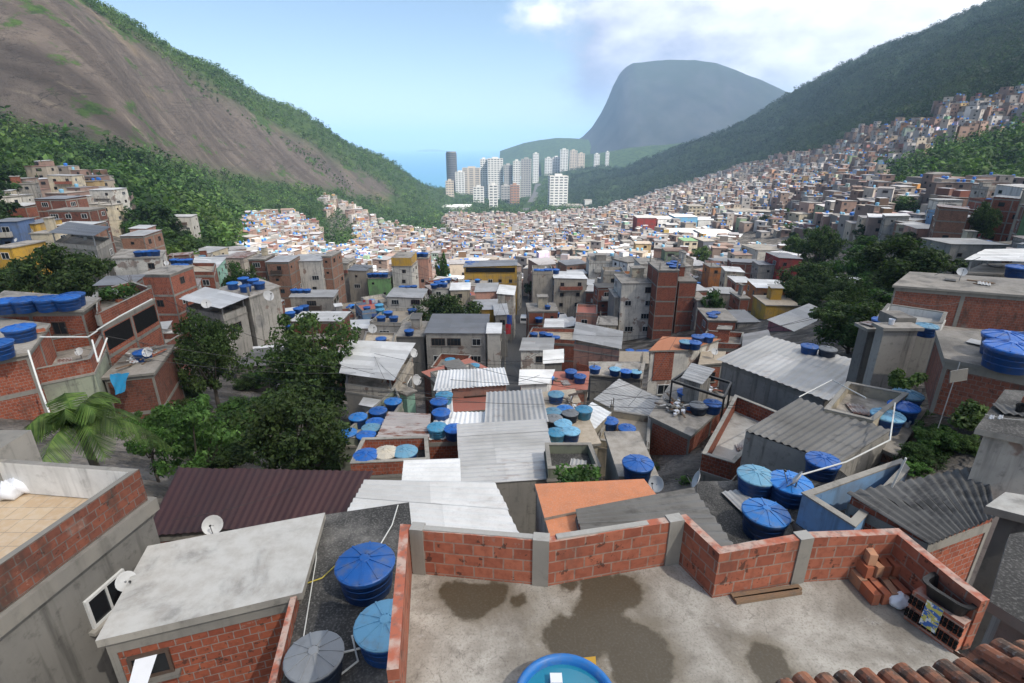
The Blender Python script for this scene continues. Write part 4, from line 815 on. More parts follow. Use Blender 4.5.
for i, (l, s_, xl, xr, yt, Y, D, w, rf, w_, tl) in enumerate((
 ('dark brick house with faded roof at the upper left among trees', 'the upper left brick house', 33, 66, 199, 140, 9, 'brick_old', 'metal_dgrey', .7, .6),
 ('brick house with small balcony right of the upper left brick house', 'the balcony brick house', 48, 88, 210, 128, 8, 'brick_old', 'slab', .7, 0),
 ('beige house alone among the trees under the rock face', 'the beige house under the rock', 48, 71, 176, 200, 10, 'cream', 'metal_grey', .7, .8),
 ('pale house with white roof standing right of the beige hillside house', 'the pale hillside house', 88, 113, 190, 190, 9, 'lightgrey', 'metal_white', .7, .6),
 ('narrow cream house stepping down below the pale hillside house', 'the narrow cream house', 98, 112, 205, 170, 7, 'cream', 'slab', .8, 0),
 ('white and grey house by itself in the trees right of the left cluster', 'the lone tree-ringed house', 170, 190, 217, 195, 9, 'lightgrey', 'metal_grey', .7, .6),
 ('ochre yellow house at the left edge above the dark round tree', 'the ochre house', 14, 36, 224, 108, 8, 'yellow', 'metal_dgrey', .5, .5),
 ('tan yellow house below the ochre house at the left edge', 'the tan yellow house', 30, 48, 233, 98, 7, 'cream', 'slab', .5, 0),
 ('blue tarpaulin-roofed shack at the left edge of the hillside', 'the blue shack', -8, 15, 222, 104, 7, 'dblue', 'metal_dgrey', .4, .3),
 ('yellow stuccoed house low at the left edge beside the dark round tree', 'the edge yellow house', -8, 12, 247, 85, 8, 'yellow', 'slab', .5, 0),
 ('layered house with pale sheet awnings right of the stepped grey house', 'the awning house', 120, 143, 236, 108, 9, 'brick_tan', 'metal_grey', .7, .5),
 ('brick house with pale canopy below the awning house', 'the pale canopy house', 130, 145, 229, 122, 7, 'salmon', 'metal_white', .7, .5),
 ('brick house with dark doorway below the blue tarp house', 'the dark doorway house', 140, 170, 274, 72, 7, 'brick', 'slab', .4, 0),
 ('white-roofed brick house in the middle of the left cluster', 'the white-capped brick house', 50, 86, 226, 112, 8, 'brick_tan', 'metal_white', .6, .4))):
    B(l, s_, xl, xr, yt, Y, D, (i % 3-1)*.12+.1, wall=w, roof=rf, win=w_, tilt=[0, 0, tl, tl] if tl else None, pitch=.6, detail=1)
# centre right
B('large beige apartment block with blank left wall and blue tanks on its roof', 'the large beige block', 533, 553, 274, 138, 16, 0., wall='beige', roof='slab', win=0, parapet=.6)
tanks('the large beige block', zat(545, 274, 140), [(537, 269.5, 'blue'), (542, 269.5, 'blue'), (547, 269.5, 'blue'), (551, 269.5, 'blue'), (556, 269.5, 'blue')], 2.)
B('beige window front of the apartment block with white sheet top', 'the beige window front', 553.5, 588, 279, 136, 12, .04, wall='beige', roof='metal_white', win=1., kinds=(1, 1, 0), tilt=[0, 0, 1, 1], pitch=.6)
B('tall five-storey raw concrete building left of the orange brick tower', 'the tall concrete building', 622, 658, 283, 104, 11, 0., wall='lightgrey', roof='slab', win=.75, kinds=(0, 2, 4), frame=False)
B('narrow concrete wing at the left of the tall concrete building', 'the narrow concrete wing', 615, 625, 297, 105, 9, 0., wall='grey', roof='slab', win=0)
B('windowless concrete upper block behind the orange brick tower', 'the upper concrete block', 641, 659, 264, 113, 8, 0., wall='lightgrey', roof='slab', win=0)
B('tall orange brick tower with concrete frame lines, tallest in the middle', 'the orange brick tower', 658.5, 679, 270, 100, 10, 0., wall='brick', roof='slab', win=.3, kinds=(3,), storey=3.)
tanks('the orange brick tower', zat(670, 270, 102), [(670, 263, 'blue'), (674, 261, 'blue'), (677, 264, 'blue'), (673, 266, 'blue')], 1.5)
B('lower wing of orange brick right of the brick tower', 'the lower brick wing', 679.5, 697, 281, 102, 9, 0., wall='brick', roof='slab', win=.3, kinds=(3,), storey=3.)
B('small white stair block on top of the brick wing', 'the white stair block', 681, 691, 266, 109, 5, 0., wall='lightgrey', roof='slab', win=.8, kinds=(3,), zb=zat(685, 281, 104)-.5)
B('grey and brick sliver house right of the lower brick wing', 'the sliver house', 697.5, 708, 300, 100, 8, 0., wall='grey', roof='slab', win=.6)
H('open-fronted house under tilted pale sheet roof by tall concrete building', 'the tilted sheet house', zat(600, 352, 70), [(574, 349), (619, 356), (620, 345), (577, 338)], wall='salmon', roof='slab', win=0, parapet=.8,
  cover=dict(mat='metal_grey', h=1.6, tilt=[0, -.4, .5, .9], over=.3))
H('cement ledge roof with four blue tanks below the tall concrete building', 'the four-tank ledge', zat(610, 376, 57), [(591, 374), (641, 378), (644, 362), (590, 362)], wall='dgrey', roof='slab', win=.2, kinds=(1,))
tanks('the four-tank ledge', zat(610, 376, 57), [(595, 367, 'blue'), (615, 369, 'pale'), (626, 371, 'blue'), (636, 371, 'pale')], 1.35)
tanks('the sill of the tall concrete building', zat(636, 357, 85), [(630, 350, 'blue'), (640, 351, 'blue'), (646, 351, 'blue')], 1.5)
H('dusty flat roof behind the four-tank ledge', 'the dusty ledge', zat(620, 362, 75), [(590, 362), (648, 363), (648, 352), (592, 351)], wall='grey', roof='slab_tan', win=.3)
H('red painted roof terrace with white awning beside the alley', 'the red terrace', zat(555, 391, 48), [(522, 392), (586, 389), (588, 372), (524, 372)], wall='brick_old', roof='slab_red', win=.3)
H('bright white sheet awning on the red terrace', 'the white awning', zat(555, 386, 48)+1.2, [(521, 384), (547, 383), (552, 371), (522, 371)], wall='white', roof='metal_white', win=0, cat='awning', name='awning', zb=zat(555, 391, 48)+.003)
tanks('the red terrace', zat(555, 391, 48), [(548, 377, 'bright'), (571, 371, 'blue'), (580, 376, 'blue')], 1.3)
H('grey corrugated house with dark windows beside the alley', 'the grey alley house', zat(535, 352, 70), [(521, 350), (552, 350), (553, 341), (524, 341)], wall='lightgrey', roof='metal_grey', win=.8, tilt=[0, 0, .4, .4])
H('small house with square white roof between red terrace and grey alley house', 'the square white roof', zat(553, 362, 60), [(545, 363), (562, 362), (562, 350), (545, 351)], wall='dgrey', roof='metal_white', win=.6)
H('roof terrace with reddish parapets and a line of tanks by the alley', 'the reddish parapet house', zat(555, 342, 82), [(527, 341), (576, 344), (576, 332), (532, 331)], wall='brick', roof='slab_tan', parapet=.6, win=.4)
tanks('the reddish parapet house', zat(555, 342, 82), [(534, 333, 'blue'), (543, 333, 'blue'), (549, 334, 'blue'), (556, 337, 'blue')], 1.4)
H('pinkish house with red roof terrace in front of the beige block', 'the pinkish house', zat(586, 316, 108), [(576, 315), (597, 316), (597, 307), (577, 306)], wall='salmon', roof='slab_red', win=.9, parapet=.5)
H('beige low house between the pinkish house and the tall concrete building', 'the low beige house', zat(607, 324, 100), [(597, 324), (617, 325), (617, 316), (599, 316)], wall='cream', roof='slab', win=.8)
H('low house with white sheet shelter behind the reddish parapet house', 'the white shelter', zat(555, 326, 100), [(545, 327), (563, 327), (563, 319), (546, 319)], wall='brick_tan', roof='metal_white', win=.5)
tanks('the yard behind the white shelter', zat(540, 322, 108), [(535, 314, 'blue'), (539, 318, 'blue'), (544, 313, 'blue'), (556, 313, 'blue')], 1.7)
# tank-crowded dusty roof and neighbours
H('dusty rubble-strewn roof crowded with tanks right of the large ribbed roof', 'the dusty tank roof', -17.3, [(548, 447), (598, 442), (573, 390), (541, 393)], wall='cream', roof='slab_tan', win=0, zb=-26)
tanks('the dusty tank roof', -17.3, [(556, 394, 'pale'), (553, 411, 'pale'), (565, 408, 'bright'), (570, 412, 'grey'), (584, 409, 'cyan'), (554, 418, 'grey'), (563, 423, 'pale'), (556, 432, 'cyan'), (571, 431, 'pale')], 1.15)
H('house under a tilted light metal roof with red tile edge', 'the tilted metal roof', -19.3, [(594, 405), (643, 425), (660, 400), (619, 386)], wall='cream', roof='metal_grey', win=0, pitch=.36, along='u', tilt=[.5, 0, .1, .6], over=.05)
H('shed with small square pale roof left of the tilted metal roof', 'the small square roof', -17.7, [(580, 418), (594, 426), (607, 413), (593, 405)], wall='cream', roof='metal_white', win=0, pitch=.4, amp=.02)
H('dusty beige yard roof with two blue tanks and heaped junk', 'the beige yard roof', -19., [(596, 446), (648, 456), (650, 422), (610, 416)], wall='cream', roof='slab_tan', win=0, parapet=-.5)
tanks('the beige yard roof', -19., [(610, 420, 'blue'), (627, 428, 'blue')], 1.2)
H('corner house with orange roof terrace, brick front and pale right side', 'the orange-topped corner house', -18.4, [(651, 350), (689, 349), (719, 339), (664, 337)], wall='lightgrey', roof='slab_orange', win=.5, kinds=(0, 4), zb=-30)
cr = [o for o in bpy.data.objects if o.get('label', '').startswith('corner house with orange')][0]
P0, P1 = PZ(651, 350, -18.4), PZ(689, 349, -18.4); b = MB(); y0 = min(P0.y, P1.y); b.prism([(P0.x+.4, P0.y-.05), (P0.x+(P1.x-P0.x)*.62, P0.y+(P1.y-P0.y)*.62-.05), (P0.x+(P1.x-P0.x)*.62, P0.y+(P1.y-P0.y)*.62+.05), (P0.x+.4, P0.y+.05)], -21.6, -18.65, M['brick'], M['brick']); b.build('brick_panel', cr)
tanks('the orange-topped corner house', -18.4, [(695, 342, 'blue'), (708, 335, 'blue'), (698, 336, 'blue'), (686, 341, 'pale')], 1.25)
H('brick house heaped with scrap, tanks and a bare steel frame on top', 'the scrap-topped brick house', -17.6, [(652, 416), (690, 434), (731, 397), (674, 381)], wall='brick', roof='slab', win=0, zb=-26)
tanks('the scrap-topped brick house', -17.6, [(686, 391, 'blue'), (699, 404, 'grey'), (713, 403, 'blue')], 1.25)
fr = empty('steel_frame', PZ(700, 390, -17.6), 'bare rusty steel roof frame standing on the scrap-topped brick house', 'frame')
cs = [PZ(x, y, -15.6) for x, y in ((672, 381), (688, 370), (731, 383), (724, 398))]
b = MB()
for i in range(4): b.beam(cs[i], cs[(i+1) % 4], .14, .16, M['black'])
b.build('top_rails', fr)
for c in cs: b = MB(); b.beam((c.x, c.y, -17.597), (c.x, c.y, c.z-.08), .1, .1, M['black']); b.build('leg', fr)
def junk(root_pts, z, n, label, seed):
    rr = random.Random(seed); b = MB(); 
    for i in range(n):
        w_ = [rr.random() for _ in root_pts]; s_ = sum(w_); x = sum(p.x*a for p, a in zip(root_pts, w_))/s_; y = sum(p.y*a for p, a in zip(root_pts, w_))/s_
        t = rr.random(); mt = M[rr.choice(['wood', 'white', 'concrete', 'cream', 'brick_block', 'frame_dark', 'steel'])]
        if t < .6: L = rr.uniform(.4, 1.5); a = rr.uniform(0, 6.3); e = rr.uniform(0, .35); b.beam((x, y, z+rr.uniform(.05, .3)), (x+L*math.cos(a), y+L*math.sin(a), z+.08+e), rr.uniform(.06, .22), rr.uniform(.03, .08), mt)
        else: q = rr.uniform(.12, .4); a = rr.uniform(0, 2); brick(b, (x, y, z+.003+rr.uniform(0, .2)), q, q*.7, q*.6, a, 'concrete' if t < .8 else 'plastic_white')
    o = b.build('rubble', loc=(sum(p.x for p in root_pts)/len(root_pts), sum(p.y for p in root_pts)/len(root_pts), z)); tag(o, label, 'rubble', kind='stuff')
junk([PZ(x, y, -17.6) for x, y in ((656, 412), (684, 426), (690, 404), (672, 396))], -17.6, 50, 'planks and scrap heaped on the scrap-topped brick house', 3)
junk([PZ(x, y, -17.6) for x, y in ((700, 395), (722, 396), (715, 385), (695, 380))], -17.6, 24, 'boards and scrap under the bare steel frame', 5)
junk([PZ(x, y, -15.4) for x, y in ((110, 372), (150, 368), (165, 348), (134, 351))], -15.4, 60, 'pale rubble and boards heaped on the rubble-topped house', 4)
junk([PZ(x, y, -19.) for x, y in ((600, 444), (622, 450), (630, 440), (612, 436))], -19., 30, 'boards and rubble on the beige yard roof', 6)
junk([PZ(x, y, -17.3) for x, y in ((560, 396), (572, 394), (586, 420), (575, 440))], -17.3, 34, 'pale rubble scattered on the dusty tank roof', 7)
H('open white cement terrace in brick walls right of the scrap-topped house', 'the white cement terrace', -15.4, [(700, 470), (731, 480), (778, 428), (733, 409)], wall='grey', roof='slab_light', win=0, parapet=.95, pmat='brick')
H('house under huge light metal roof spanning the middle right', 'the huge light roof', -15.6, [(723, 360), (825, 399), (867, 369), (768, 340)], wall='grey', roof='metal_grey', win=0, pitch=.5, amp=.03, along='v', over=.25, frame=True, tilt=[0, .1, .3, .2])
tanks('the huge light roof', -15.5, [(810, 346, 'blue'), (828, 349, 'grey')], 1.3)
H('pink house with wide grey metal roof', 'the pink house', zat(794, 331, 72), [(769, 320), (794, 331), (834, 317), (809, 306)], wall='pink', roof='metal_grey', win=.6, kinds=(1, 0), pitch=.5, along='u', tilt=[0, 0, .3, .3])
H('low brick house with rooftop parapet in front of the blue-tanked brick house', 'the low parapet house', zat(720, 347, 60), [(700, 347), (740, 349), (743, 337), (706, 335)], wall='brick', roof='slab', win=.6, parapet=.6)
H('grey house with dull sheet roof left of the pink house', 'the dull sheet house', zat(757, 347, 58), [(743, 350), (772, 346), (767, 333), (745, 337)], wall='lightgrey', roof='metal_dgrey', win=.6, tilt=[0, 0, .3, .3])
H('tiny orange brick house beside the huge light roof', 'the tiny orange brick house', zat(705, 362, 46), [(700, 364), (722, 362), (724, 352), (703, 352)], wall='brick', roof='slab_tan', win=.5)
for i, (l, s_, xl, xr, yt, Y, D, w, rf, w_, tl) in enumerate((
 ('bright orange house with pale teal roof behind the pink house', 'the bright orange house', 757, 792, 289, 104, 10, 'orange', 'metal_white', .6, .4),
 ('yellow parapet house just in front of the bright orange house', 'the yellow parapet house', 766, 800, 305, 90, 8, 'yellow', 'slab_tan', .2, 0),
 ('tall dark red house with grey sheet roof beside the trees', 'the dark red house', 779, 803, 259, 140, 11, 'red', 'metal_dgrey', .6, 1.),
 ('grey windowed house left of the dark red house', 'the grey windowed house', 759, 779, 266, 142, 9, 'grey', 'metal_dgrey', .9, .8),
 ('brick house with blue tanks and dark windows right of the round bush', 'the blue-tanked brick house', 708, 737, 320, 88, 9, 'brick', 'slab', .8, 0),
 ('grey house with sloping sheets right of the blue-tanked brick house', 'the sloping sheet house', 737, 760, 322, 88, 8, 'grey', 'metal_dgrey', .6, .6),
 ('tan tower house with white skylight roof behind the brick wing', 'the tan skylight house', 726, 744, 272, 140, 8, 'cream', 'metal_white', .6, .5),
 ('brick house with white sheet top right of the tan skylight house', 'the white-topped brick house', 736, 754, 283, 122, 8, 'brick', 'metal_white', .6, .4),
 ('small orange house with flat roof left of the tan skylight house', 'the small orange house', 710, 722, 267, 150, 7, 'orange', 'slab', .6, 0),
 ('long brick house with dull roof between tan skylight and grey windowed houses', 'the long dull-roofed house', 732, 760, 263, 158, 8, 'brick_old', 'metal_dgrey', .5, .5),
 ('low house with pale pink roof behind the round bush', 'the pale pink roof', 720, 738, 294, 112, 7, 'beige', 'metal_grey', .6, .4),
 ('narrow brick house in front of the bright orange house', 'the narrow orange brick house', 740, 750, 298, 102, 6, 'brick', 'slab', .5, 0))):
    B(l, s_, xl, xr, yt, Y, D, (i % 3-1)*.1-.08, wall=w, roof=rf, win=w_, tilt=[0, 0, tl, tl] if tl else None, pitch=.6, detail=1)
tanks('the blue-tanked brick house', zat(720, 320, 90), [(711, 313, 'blue'), (716, 312, 'blue'), (713, 316, 'blue')], 1.6)
# right side
H('house with big dark ribbed roof and a blue tank on its porch corner', 'the dark ribbed roof', -11.5, [(746, 431), (838, 463), (890, 431), (800, 399)], wall='grey', roof='fibre', win=0, pitch=.3, amp=.04, along='v', over=.02, zb=-18)
tk = PZ(820, 451, -11.0); b = MB(); plat = empty('tank_platform', (tk.x, tk.y, -18), 'cement platform at the porch corner of the dark ribbed roof', 'platform'); b.prism([(tk.x-.85, tk.y-.95), (tk.x+1.1, tk.y-.9), (tk.x+1.0, tk.y+.05), (tk.x-.7, tk.y+.05)], -18, -11.9, M['dgrey'], M['slab_dark']); b.build('wall', plat)
q = PZ(820, 451, -11.2); tank('blue', (tk.x, tk.y-.3, -11.897), 1.2, 'blue tank with white lettering band on platform below the dark ribbed roof')
H('lower cement roof with three round tanks beyond the terrace wall', 'the lower three-tank roof', -10.9, [(733, 560), (815, 548), (808, 480), (692, 482)], wall='dgrey', roof='slab_dark', win=0, zb=-18, over=.03)
for kd, x, y, d_, lab in (('pale', 757, 474, 1.2, 'blue tank with sun-faded ribbed lid on the lower cement roof, leftmost'), ('bright', 791, 480, 1.3, 'bright blue tank behind a tilted dish on the lower cement roof'), ('bright', 766, 512, 1.3, 'bright blue tank with cracked lid on lower cement roof, nearest the terrace wall')):
    p = PZ(x, y, -10.9+.7*d_/1.2); tank(kd, (p.x, p.y, -10.897), d_, lab)
H('old fibre-cement ribbed roof next to the orange slab, behind the terrace wall', 'the fibre-cement roof', -9.7, [(583, 540), (738, 555), (694, 490), (577, 512)], wall='brick_old', roof='fibre', win=0, pitch=.24, amp=.045, along='u', over=.02, zb=-17)
H('low house with bright orange painted slab roof', 'the orange slab', -9.9, [(546, 516), (654, 494), (643, 480), (537, 485)], wall='grey', roof='slab_orange', win=0, zb=-17, over=.06)
H('lower step of orange painted slab against the terrace wall', 'the orange step', -10.0, [(553, 545), (588, 538), (577, 513), (545, 517)], wall='grey', roof='slab_orange', win=0, zb=-17, over=.02)
q = PZ(637, 465, -13.); B('narrow dark cement plinth house under a blue tank behind the orange slab', 'the plinth', 622, 654, 474, 19.5, 3.5, 0, wall='dgrey', roof='slab', win=0)
tanks('the plinth', zat(637, 474, 19.5), [(638, 463, 'blue')], 1.3)
H('pale yard wall house behind the leafy bush left of the plinth', 'the pale yard', -14.8, [(548, 478), (600, 476), (590, 452), (545, 452)], wall='greenish', roof='slab_dark', win=0, parapet=.5)
# blue parapet terrace
H('roofless blue-painted parapet terrace with brick outside', 'the blue parapet terrace', -10.2, [(796, 523), (846, 558), (900, 497), (893, 487)], wall='brick_old', roof='slab_dark', win=0, parapet=1.0, pmat='blue', zb=-16)
H('brick shed under a warped dark fibre-cement roof right of the terrace', 'the warped dark roof', -9.0, [(851, 498), (930, 538), (993, 516), (983, 470)], wall='brick', roof='fibre_dark', win=.0, pitch=.26, amp=.05, along='u', over=.05, tilt=[.1, -.15, 0, .15], zb=-15)
# right tanks with curved brick wall
H('cement slab with cream parapet trough behind the dark ribbed roof', 'the cream trough roof', -11.9, [(822, 420), (870, 432), (905, 404), (845, 392)], wall='brick', roof='slab', win=0, parapet=.55, pmat='cream', zb=-18)
H('tall raw brick slab house with three round tanks behind dark ribbed roof', 'the curved brick wall roof', -12.3, [(868, 440), (893, 452), (922, 408), (894, 398)], wall='brick_tan', roof='slab', win=0, zb=-19, frame=False)
for kd, x, y, d_, lab in (('pale', 888, 415, 1.35, 'pale-lidded tank, nearest of three behind the dark ribbed roof'), ('blue', 904, 406, 1.3, 'blue-lidded tank, middle of three behind the dark ribbed roof'), ('pale', 908, 394, 1.35, 'light blue lidded tank, farthest of three behind the dark ribbed roof')):
    p = PZ(x, y, -12.3+.7*d_/1.2); tank(kd, (p.x, p.y, -12.297), d_, lab)
zt = zat(885, 327, 27); z2 = zat(906, 327, 27)
tw = B('tall slanted raw concrete stair tower with a cap block on top', 'the concrete stair tower', 885, 919, 327, 26, .6, .0, wall='grey', roof='slab', win=0, frame=False)
pp, z_ = BX(897, 917, 318, 27, 1.4, 0.); b = MB(); b.prism(pp, z_-.6, z_, M['concrete'], M['slab']); b.build('cap_block', tw)
B('dark concrete wall block left of the stair tower', 'the dark tower face', 869, 885, 328, 27.2, .8, .0, wall='dgrey', roof='slab', win=0, frame=False)  # separate block plays the tower's left face, its darkness put into the colour
H('white-parapet terrace with small tanks behind the stair tower', 'the white parapet terrace', zat(900, 330, 31), [(870, 331), (940, 331), (945, 320), (886, 311)], wall='dgrey', roof='slab_light', win=0, parapet=.5, pmat='white')
tanks('the white parapet terrace', zat(900, 330, 31), [(883, 320, 'blue'), (927, 325, 'pale')], 1.2)
H('brick house with weathered grey ribbed roof and three big tanks at right', 'the big-tank brick house', -8.5, [(947, 358), (1040, 377), (1052, 332), (938, 331)], wall='brick_old', roof='slab', win=0, zb=-11.1, over=.1)
for kd, x, y, d_, lab in (('blue', 1012, 346, 1.75, 'huge blue tank nearest the edge of the big-tank brick house at right'), ('blue', 1006, 336, 1.6, 'huge blue tank second from the edge on the big-tank brick house'), ('blue', 1030, 336, 1.6, 'huge blue tank at the picture edge on the big-tank brick house')):
    p = PZ(x, y, -8.5+.68*d_/1.2); tank(kd, (p.x, p.y, -8.497), d_, lab)
H('long low brick house with debris-covered slab roof at upper right', 'the long brick wall house', -10.2, [(896, 285), (1040, 296), (1050, 281), (912, 272)], wall='brick_old', roof='slab', win=0, zb=-13.5)
tanks('the ground before the long brick wall house', -13., [(970, 312, 'blue'), (979, 308, 'grey')], 1.4)
H('flat cement roof between the long brick wall house and big-tank brick house', 'the flat middle slab', -13.1, [(930, 332), (1040, 336), (1046, 308), (900, 305)], wall='brick_old', roof='slab', win=0)
H('house with grey sheet top and white roof edge above the long brick wall', 'the white-edged house', zat(990, 268, 50), [(965, 272), (1045, 275), (1055, 262), (985, 264)], wall='grey', roof='slab', win=.4, cover=dict(mat='metal_white', h=1.2, tilt=[0, 0, .2, .2]))
tanks('the white-edged house', zat(990, 268, 50), [(1018, 267, 'blue')], 1.7)
B('grey two-storey house with long pale roof on the right slope', 'the long pale slope house', 952, 1006, 246, 82, 9, -.1, wall='grey', roof='metal_grey', win=.7, tilt=[0, 0, .7, .7], detail=1)
H('grey plastered corner house with black and white stained roof at right edge', 'the stained-roof corner house', -7.2, [(986, 428), (1070, 446), (1080, 396), (1012, 392)], wall='grey', roof='slab_dark', win=0, zb=-14)
H('dark plastered house wall rising at the right edge beside the brick stand', 'the dark edge house', -6.0, [(1008, 604), (1100, 660), (1110, 520), (1024, 541)], wall='dgrey', roof='slab_dark', win=0, zb=-14)
H('small cement slab jutting in at right edge above dark yard', 'the jutting slab', -6.6, [(1004, 506), (1060, 520), (1060, 505), (1015, 498)], wall='dgrey', roof='slab_light', win=0, zb=-14)
# ------------------------------------------------------------------ ground sheet
ROCKP = [(-400, -500), (60, -500), (80, -2), (124, 30), (174, 62), (218, 90), (264, 116), (314, 143), (340, 162), (372, 176), (392, 192), (402, 200), (360, 196), (330, 189), (262, 179), (200, 166), (150, 153), (60, 134), (0, 117), (-400, 60)]
URB = [(0, 330), (0, 205), (45, 168), (78, 168), (112, 186), (150, 222), (172, 245), (176, 268), (215, 262), (240, 248), (246, 214), (290, 214), (318, 226), (330, 226), (322, 198), (340, 199), (396, 230), (452, 236), (440, 224), (452, 214), (520, 216), (600, 211), (612, 206), (682, 187), (735, 168), (832, 148), (856, 131), (935, 122), (930, 108), (1060, 86), (1060, 116), (940, 142), (905, 178), (880, 176), (885, 190), (930, 192), (1060, 192), (1060, 330)]
def npoly(px, py, P):
    c = np.zeros(px.shape, bool); n = len(P); j = n-1
    for i in range(n):
        xi, yi = P[i]; xj, yj = P[j]
        if yi != yj: c ^= ((yi > py) != (yj > py)) & (px < (xj-xi)*(py-yi)/(yj-yi)+xi)
        j = i
    return c
def npix(X, Y, Z):
    d = np.maximum(Y*CT-Z*ST, .5); return 512+F*X/d, 341.5-F*(Y*ST+Z*CT)/d
ys = np.concatenate([[-90, -50, -25, -10, 0], np.geomspace(5, 6200, 330)]); vs = np.linspace(-1.5, 1.5, 420)
Yg, Vg = np.meshgrid(ys, vs, indexing='ij'); Xg = Vg*(np.maximum(Yg, 0)+55); Zg = TG(Xg, Yg)
Pxg, Pyg = npix(Xg, Yg, Zg); rockm = npoly(Pxg, Pyg, ROCKP) & (Xg < -80) & (Yg > 200) & (Yg < 1500); urbm = (npoly(Pxg, Pyg, URB) | (Pyg > 325)) & (Yg < 1350)
def smooth(a, n):
    a = a.astype(float)
    for _ in range(n):
        p = np.pad(a, 1, mode='edge'); a = (p[1:-1, 1:-1]*4+p[:-2, 1:-1]+p[2:, 1:-1]+p[1:-1, :-2]+p[1:-1, 2:])/8
    return a
rockf = smooth(rockm, 3); urbf = smooth(urbm, 2)
def fbm(X, Y, s, seed, oc=5):
    g = np.random.default_rng(seed); o = np.zeros_like(X); a = 1.
    for k in range(oc):
        for _ in range(3):
            th = g.uniform(0, 6.28); o += a*np.sin((X*math.cos(th)+Y*math.sin(th))*s+g.uniform(0, 6.28)+1.3*np.sin((X*math.sin(th)-Y*math.cos(th))*s*.7+g.uniform(0, 6)))/3
        s *= 2.1; a *= .5
    return o
def GNZ(X, Y): return np.clip((Y-250)/500, 0, 1)*fbm(X, Y, .018, 4)*(5+11*np.clip((X-150)/300, 0, 1)*np.clip((Y-650)/400, 0, 1))
rn1 = fbm(Xg*1.2+Yg*.3, Yg*.5, .05, 14, 5); rn2 = np.abs(fbm(Xg, Yg, .03, 15, 5)); Zg = Zg+rockf*(rn1*1.2-rn2*3.)
Zg = Zg+(1-urbf)*np.clip((Zg+168)/25, 0, 1)*GNZ(Xg, Yg)*(1-.4*rockf)
me = bpy.data.meshes.new('ground'); nr, nc = Zg.shape; me.vertices.add(nr*nc); me.vertices.foreach_set('co', np.stack([Xg, Yg, Zg], -1).astype(np.float32).ravel())
idx = np.arange(nr*nc).reshape(nr, nc); q = np.stack([idx[:-1, :-1], idx[:-1, 1:], idx[1:, 1:], idx[1:, :-1]], -1).reshape(-1, 4)
me.loops.add(q.size); me.loops.foreach_set('vertex_index', q.ravel().astype(np.int32)); me.polygons.add(len(q)); me.polygons.foreach_set('loop_start', np.arange(0, q.size, 4, dtype=np.int32)); me.polygons.foreach_set('use_smooth', [True]*len(q)); me.update(calc_edges=True)
for nm, a in (('rock', rockf), ('urban', urbf)):
    at = me.attributes.new(nm, 'FLOAT', 'POINT'); at.data.foreach_set('value', a.astype(np.float32).ravel())
k = NT('ground cover'); p = k.pos()
def attr(nm):
    a = k.n.new('ShaderNodeAttribute'); a.attribute_name = nm; return a.outputs['Fac']
st = k.noise(k.scalev(p, (.014, .06, .014)), 1., 6., .55, .5); st2 = k.noise(k.scalev(p, (.02, .11, .02)), 1., 5., .55, .3); big = k.noise(p, .008, 4.); fine = k.noise(p, .12, 6., .7)
rk = k.mix(k.ramp(st, .35, .62), (.058, .047, .04), (.1, .082, .07)); rk = k.mix(k.ramp(st2, .52, .72, 0, .5), rk, (.04, .03, .028)); rk = k.mix(k.ramp(st2, .26, .4, .35, 0), rk, (.26, .215, .16)); rk = k.mix(k.ramp(big, .58, .7, 0, .6), rk, (.2, .15, .085)); iso = k.noise(p, .045, 7., .7); rk = k.mix(k.ramp(iso, .42, .62, 0, .55), rk, (.06, .05, .045)); rk = k.mix(k.ramp(fine, .5, .75, 0, .6), rk, (.05, .04, .036)); crk = k.noise(k.scalev(p, (.02, .006, .05)), 1., 6., .7, .6); rk = k.mix(k.ramp(k.math('ABSOLUTE', k.math('SUBTRACT', crk, .5)), .0, .012, .75, 0), rk, (.03, .025, .022))  # rock tones darkened in place of cloud shadow lying on the face
gr = k.mix(k.ramp(fine, .35, .65), (.014, .03, .009), (.045, .075, .02)); gn = k.noise(k.scalev(p, (.012, .012, .02)), 1., 6., .65); rk = k.mix(k.ramp(k.math('ADD', gn, k.math('MULTIPLY', fine, .2)), .64, .69), rk, gr)
ug = k.mix(k.ramp(k.noise(p, .35, 5.), .4, .65), (.075, .068, .06), (.19, .17, .15)); c = k.mix(attr('rock'), gr, rk); c = k.mix(attr('urban'), c, ug); k.bump(k.math('ADD', k.math('MULTIPLY', st2, .3), k.math('MULTIPLY', fine, 2.)), .8, 2.); M['ground'] = k.base(c, .95, 0, .15); me.materials.append(M['ground'])
tag(link('ground', me), kind='structure')
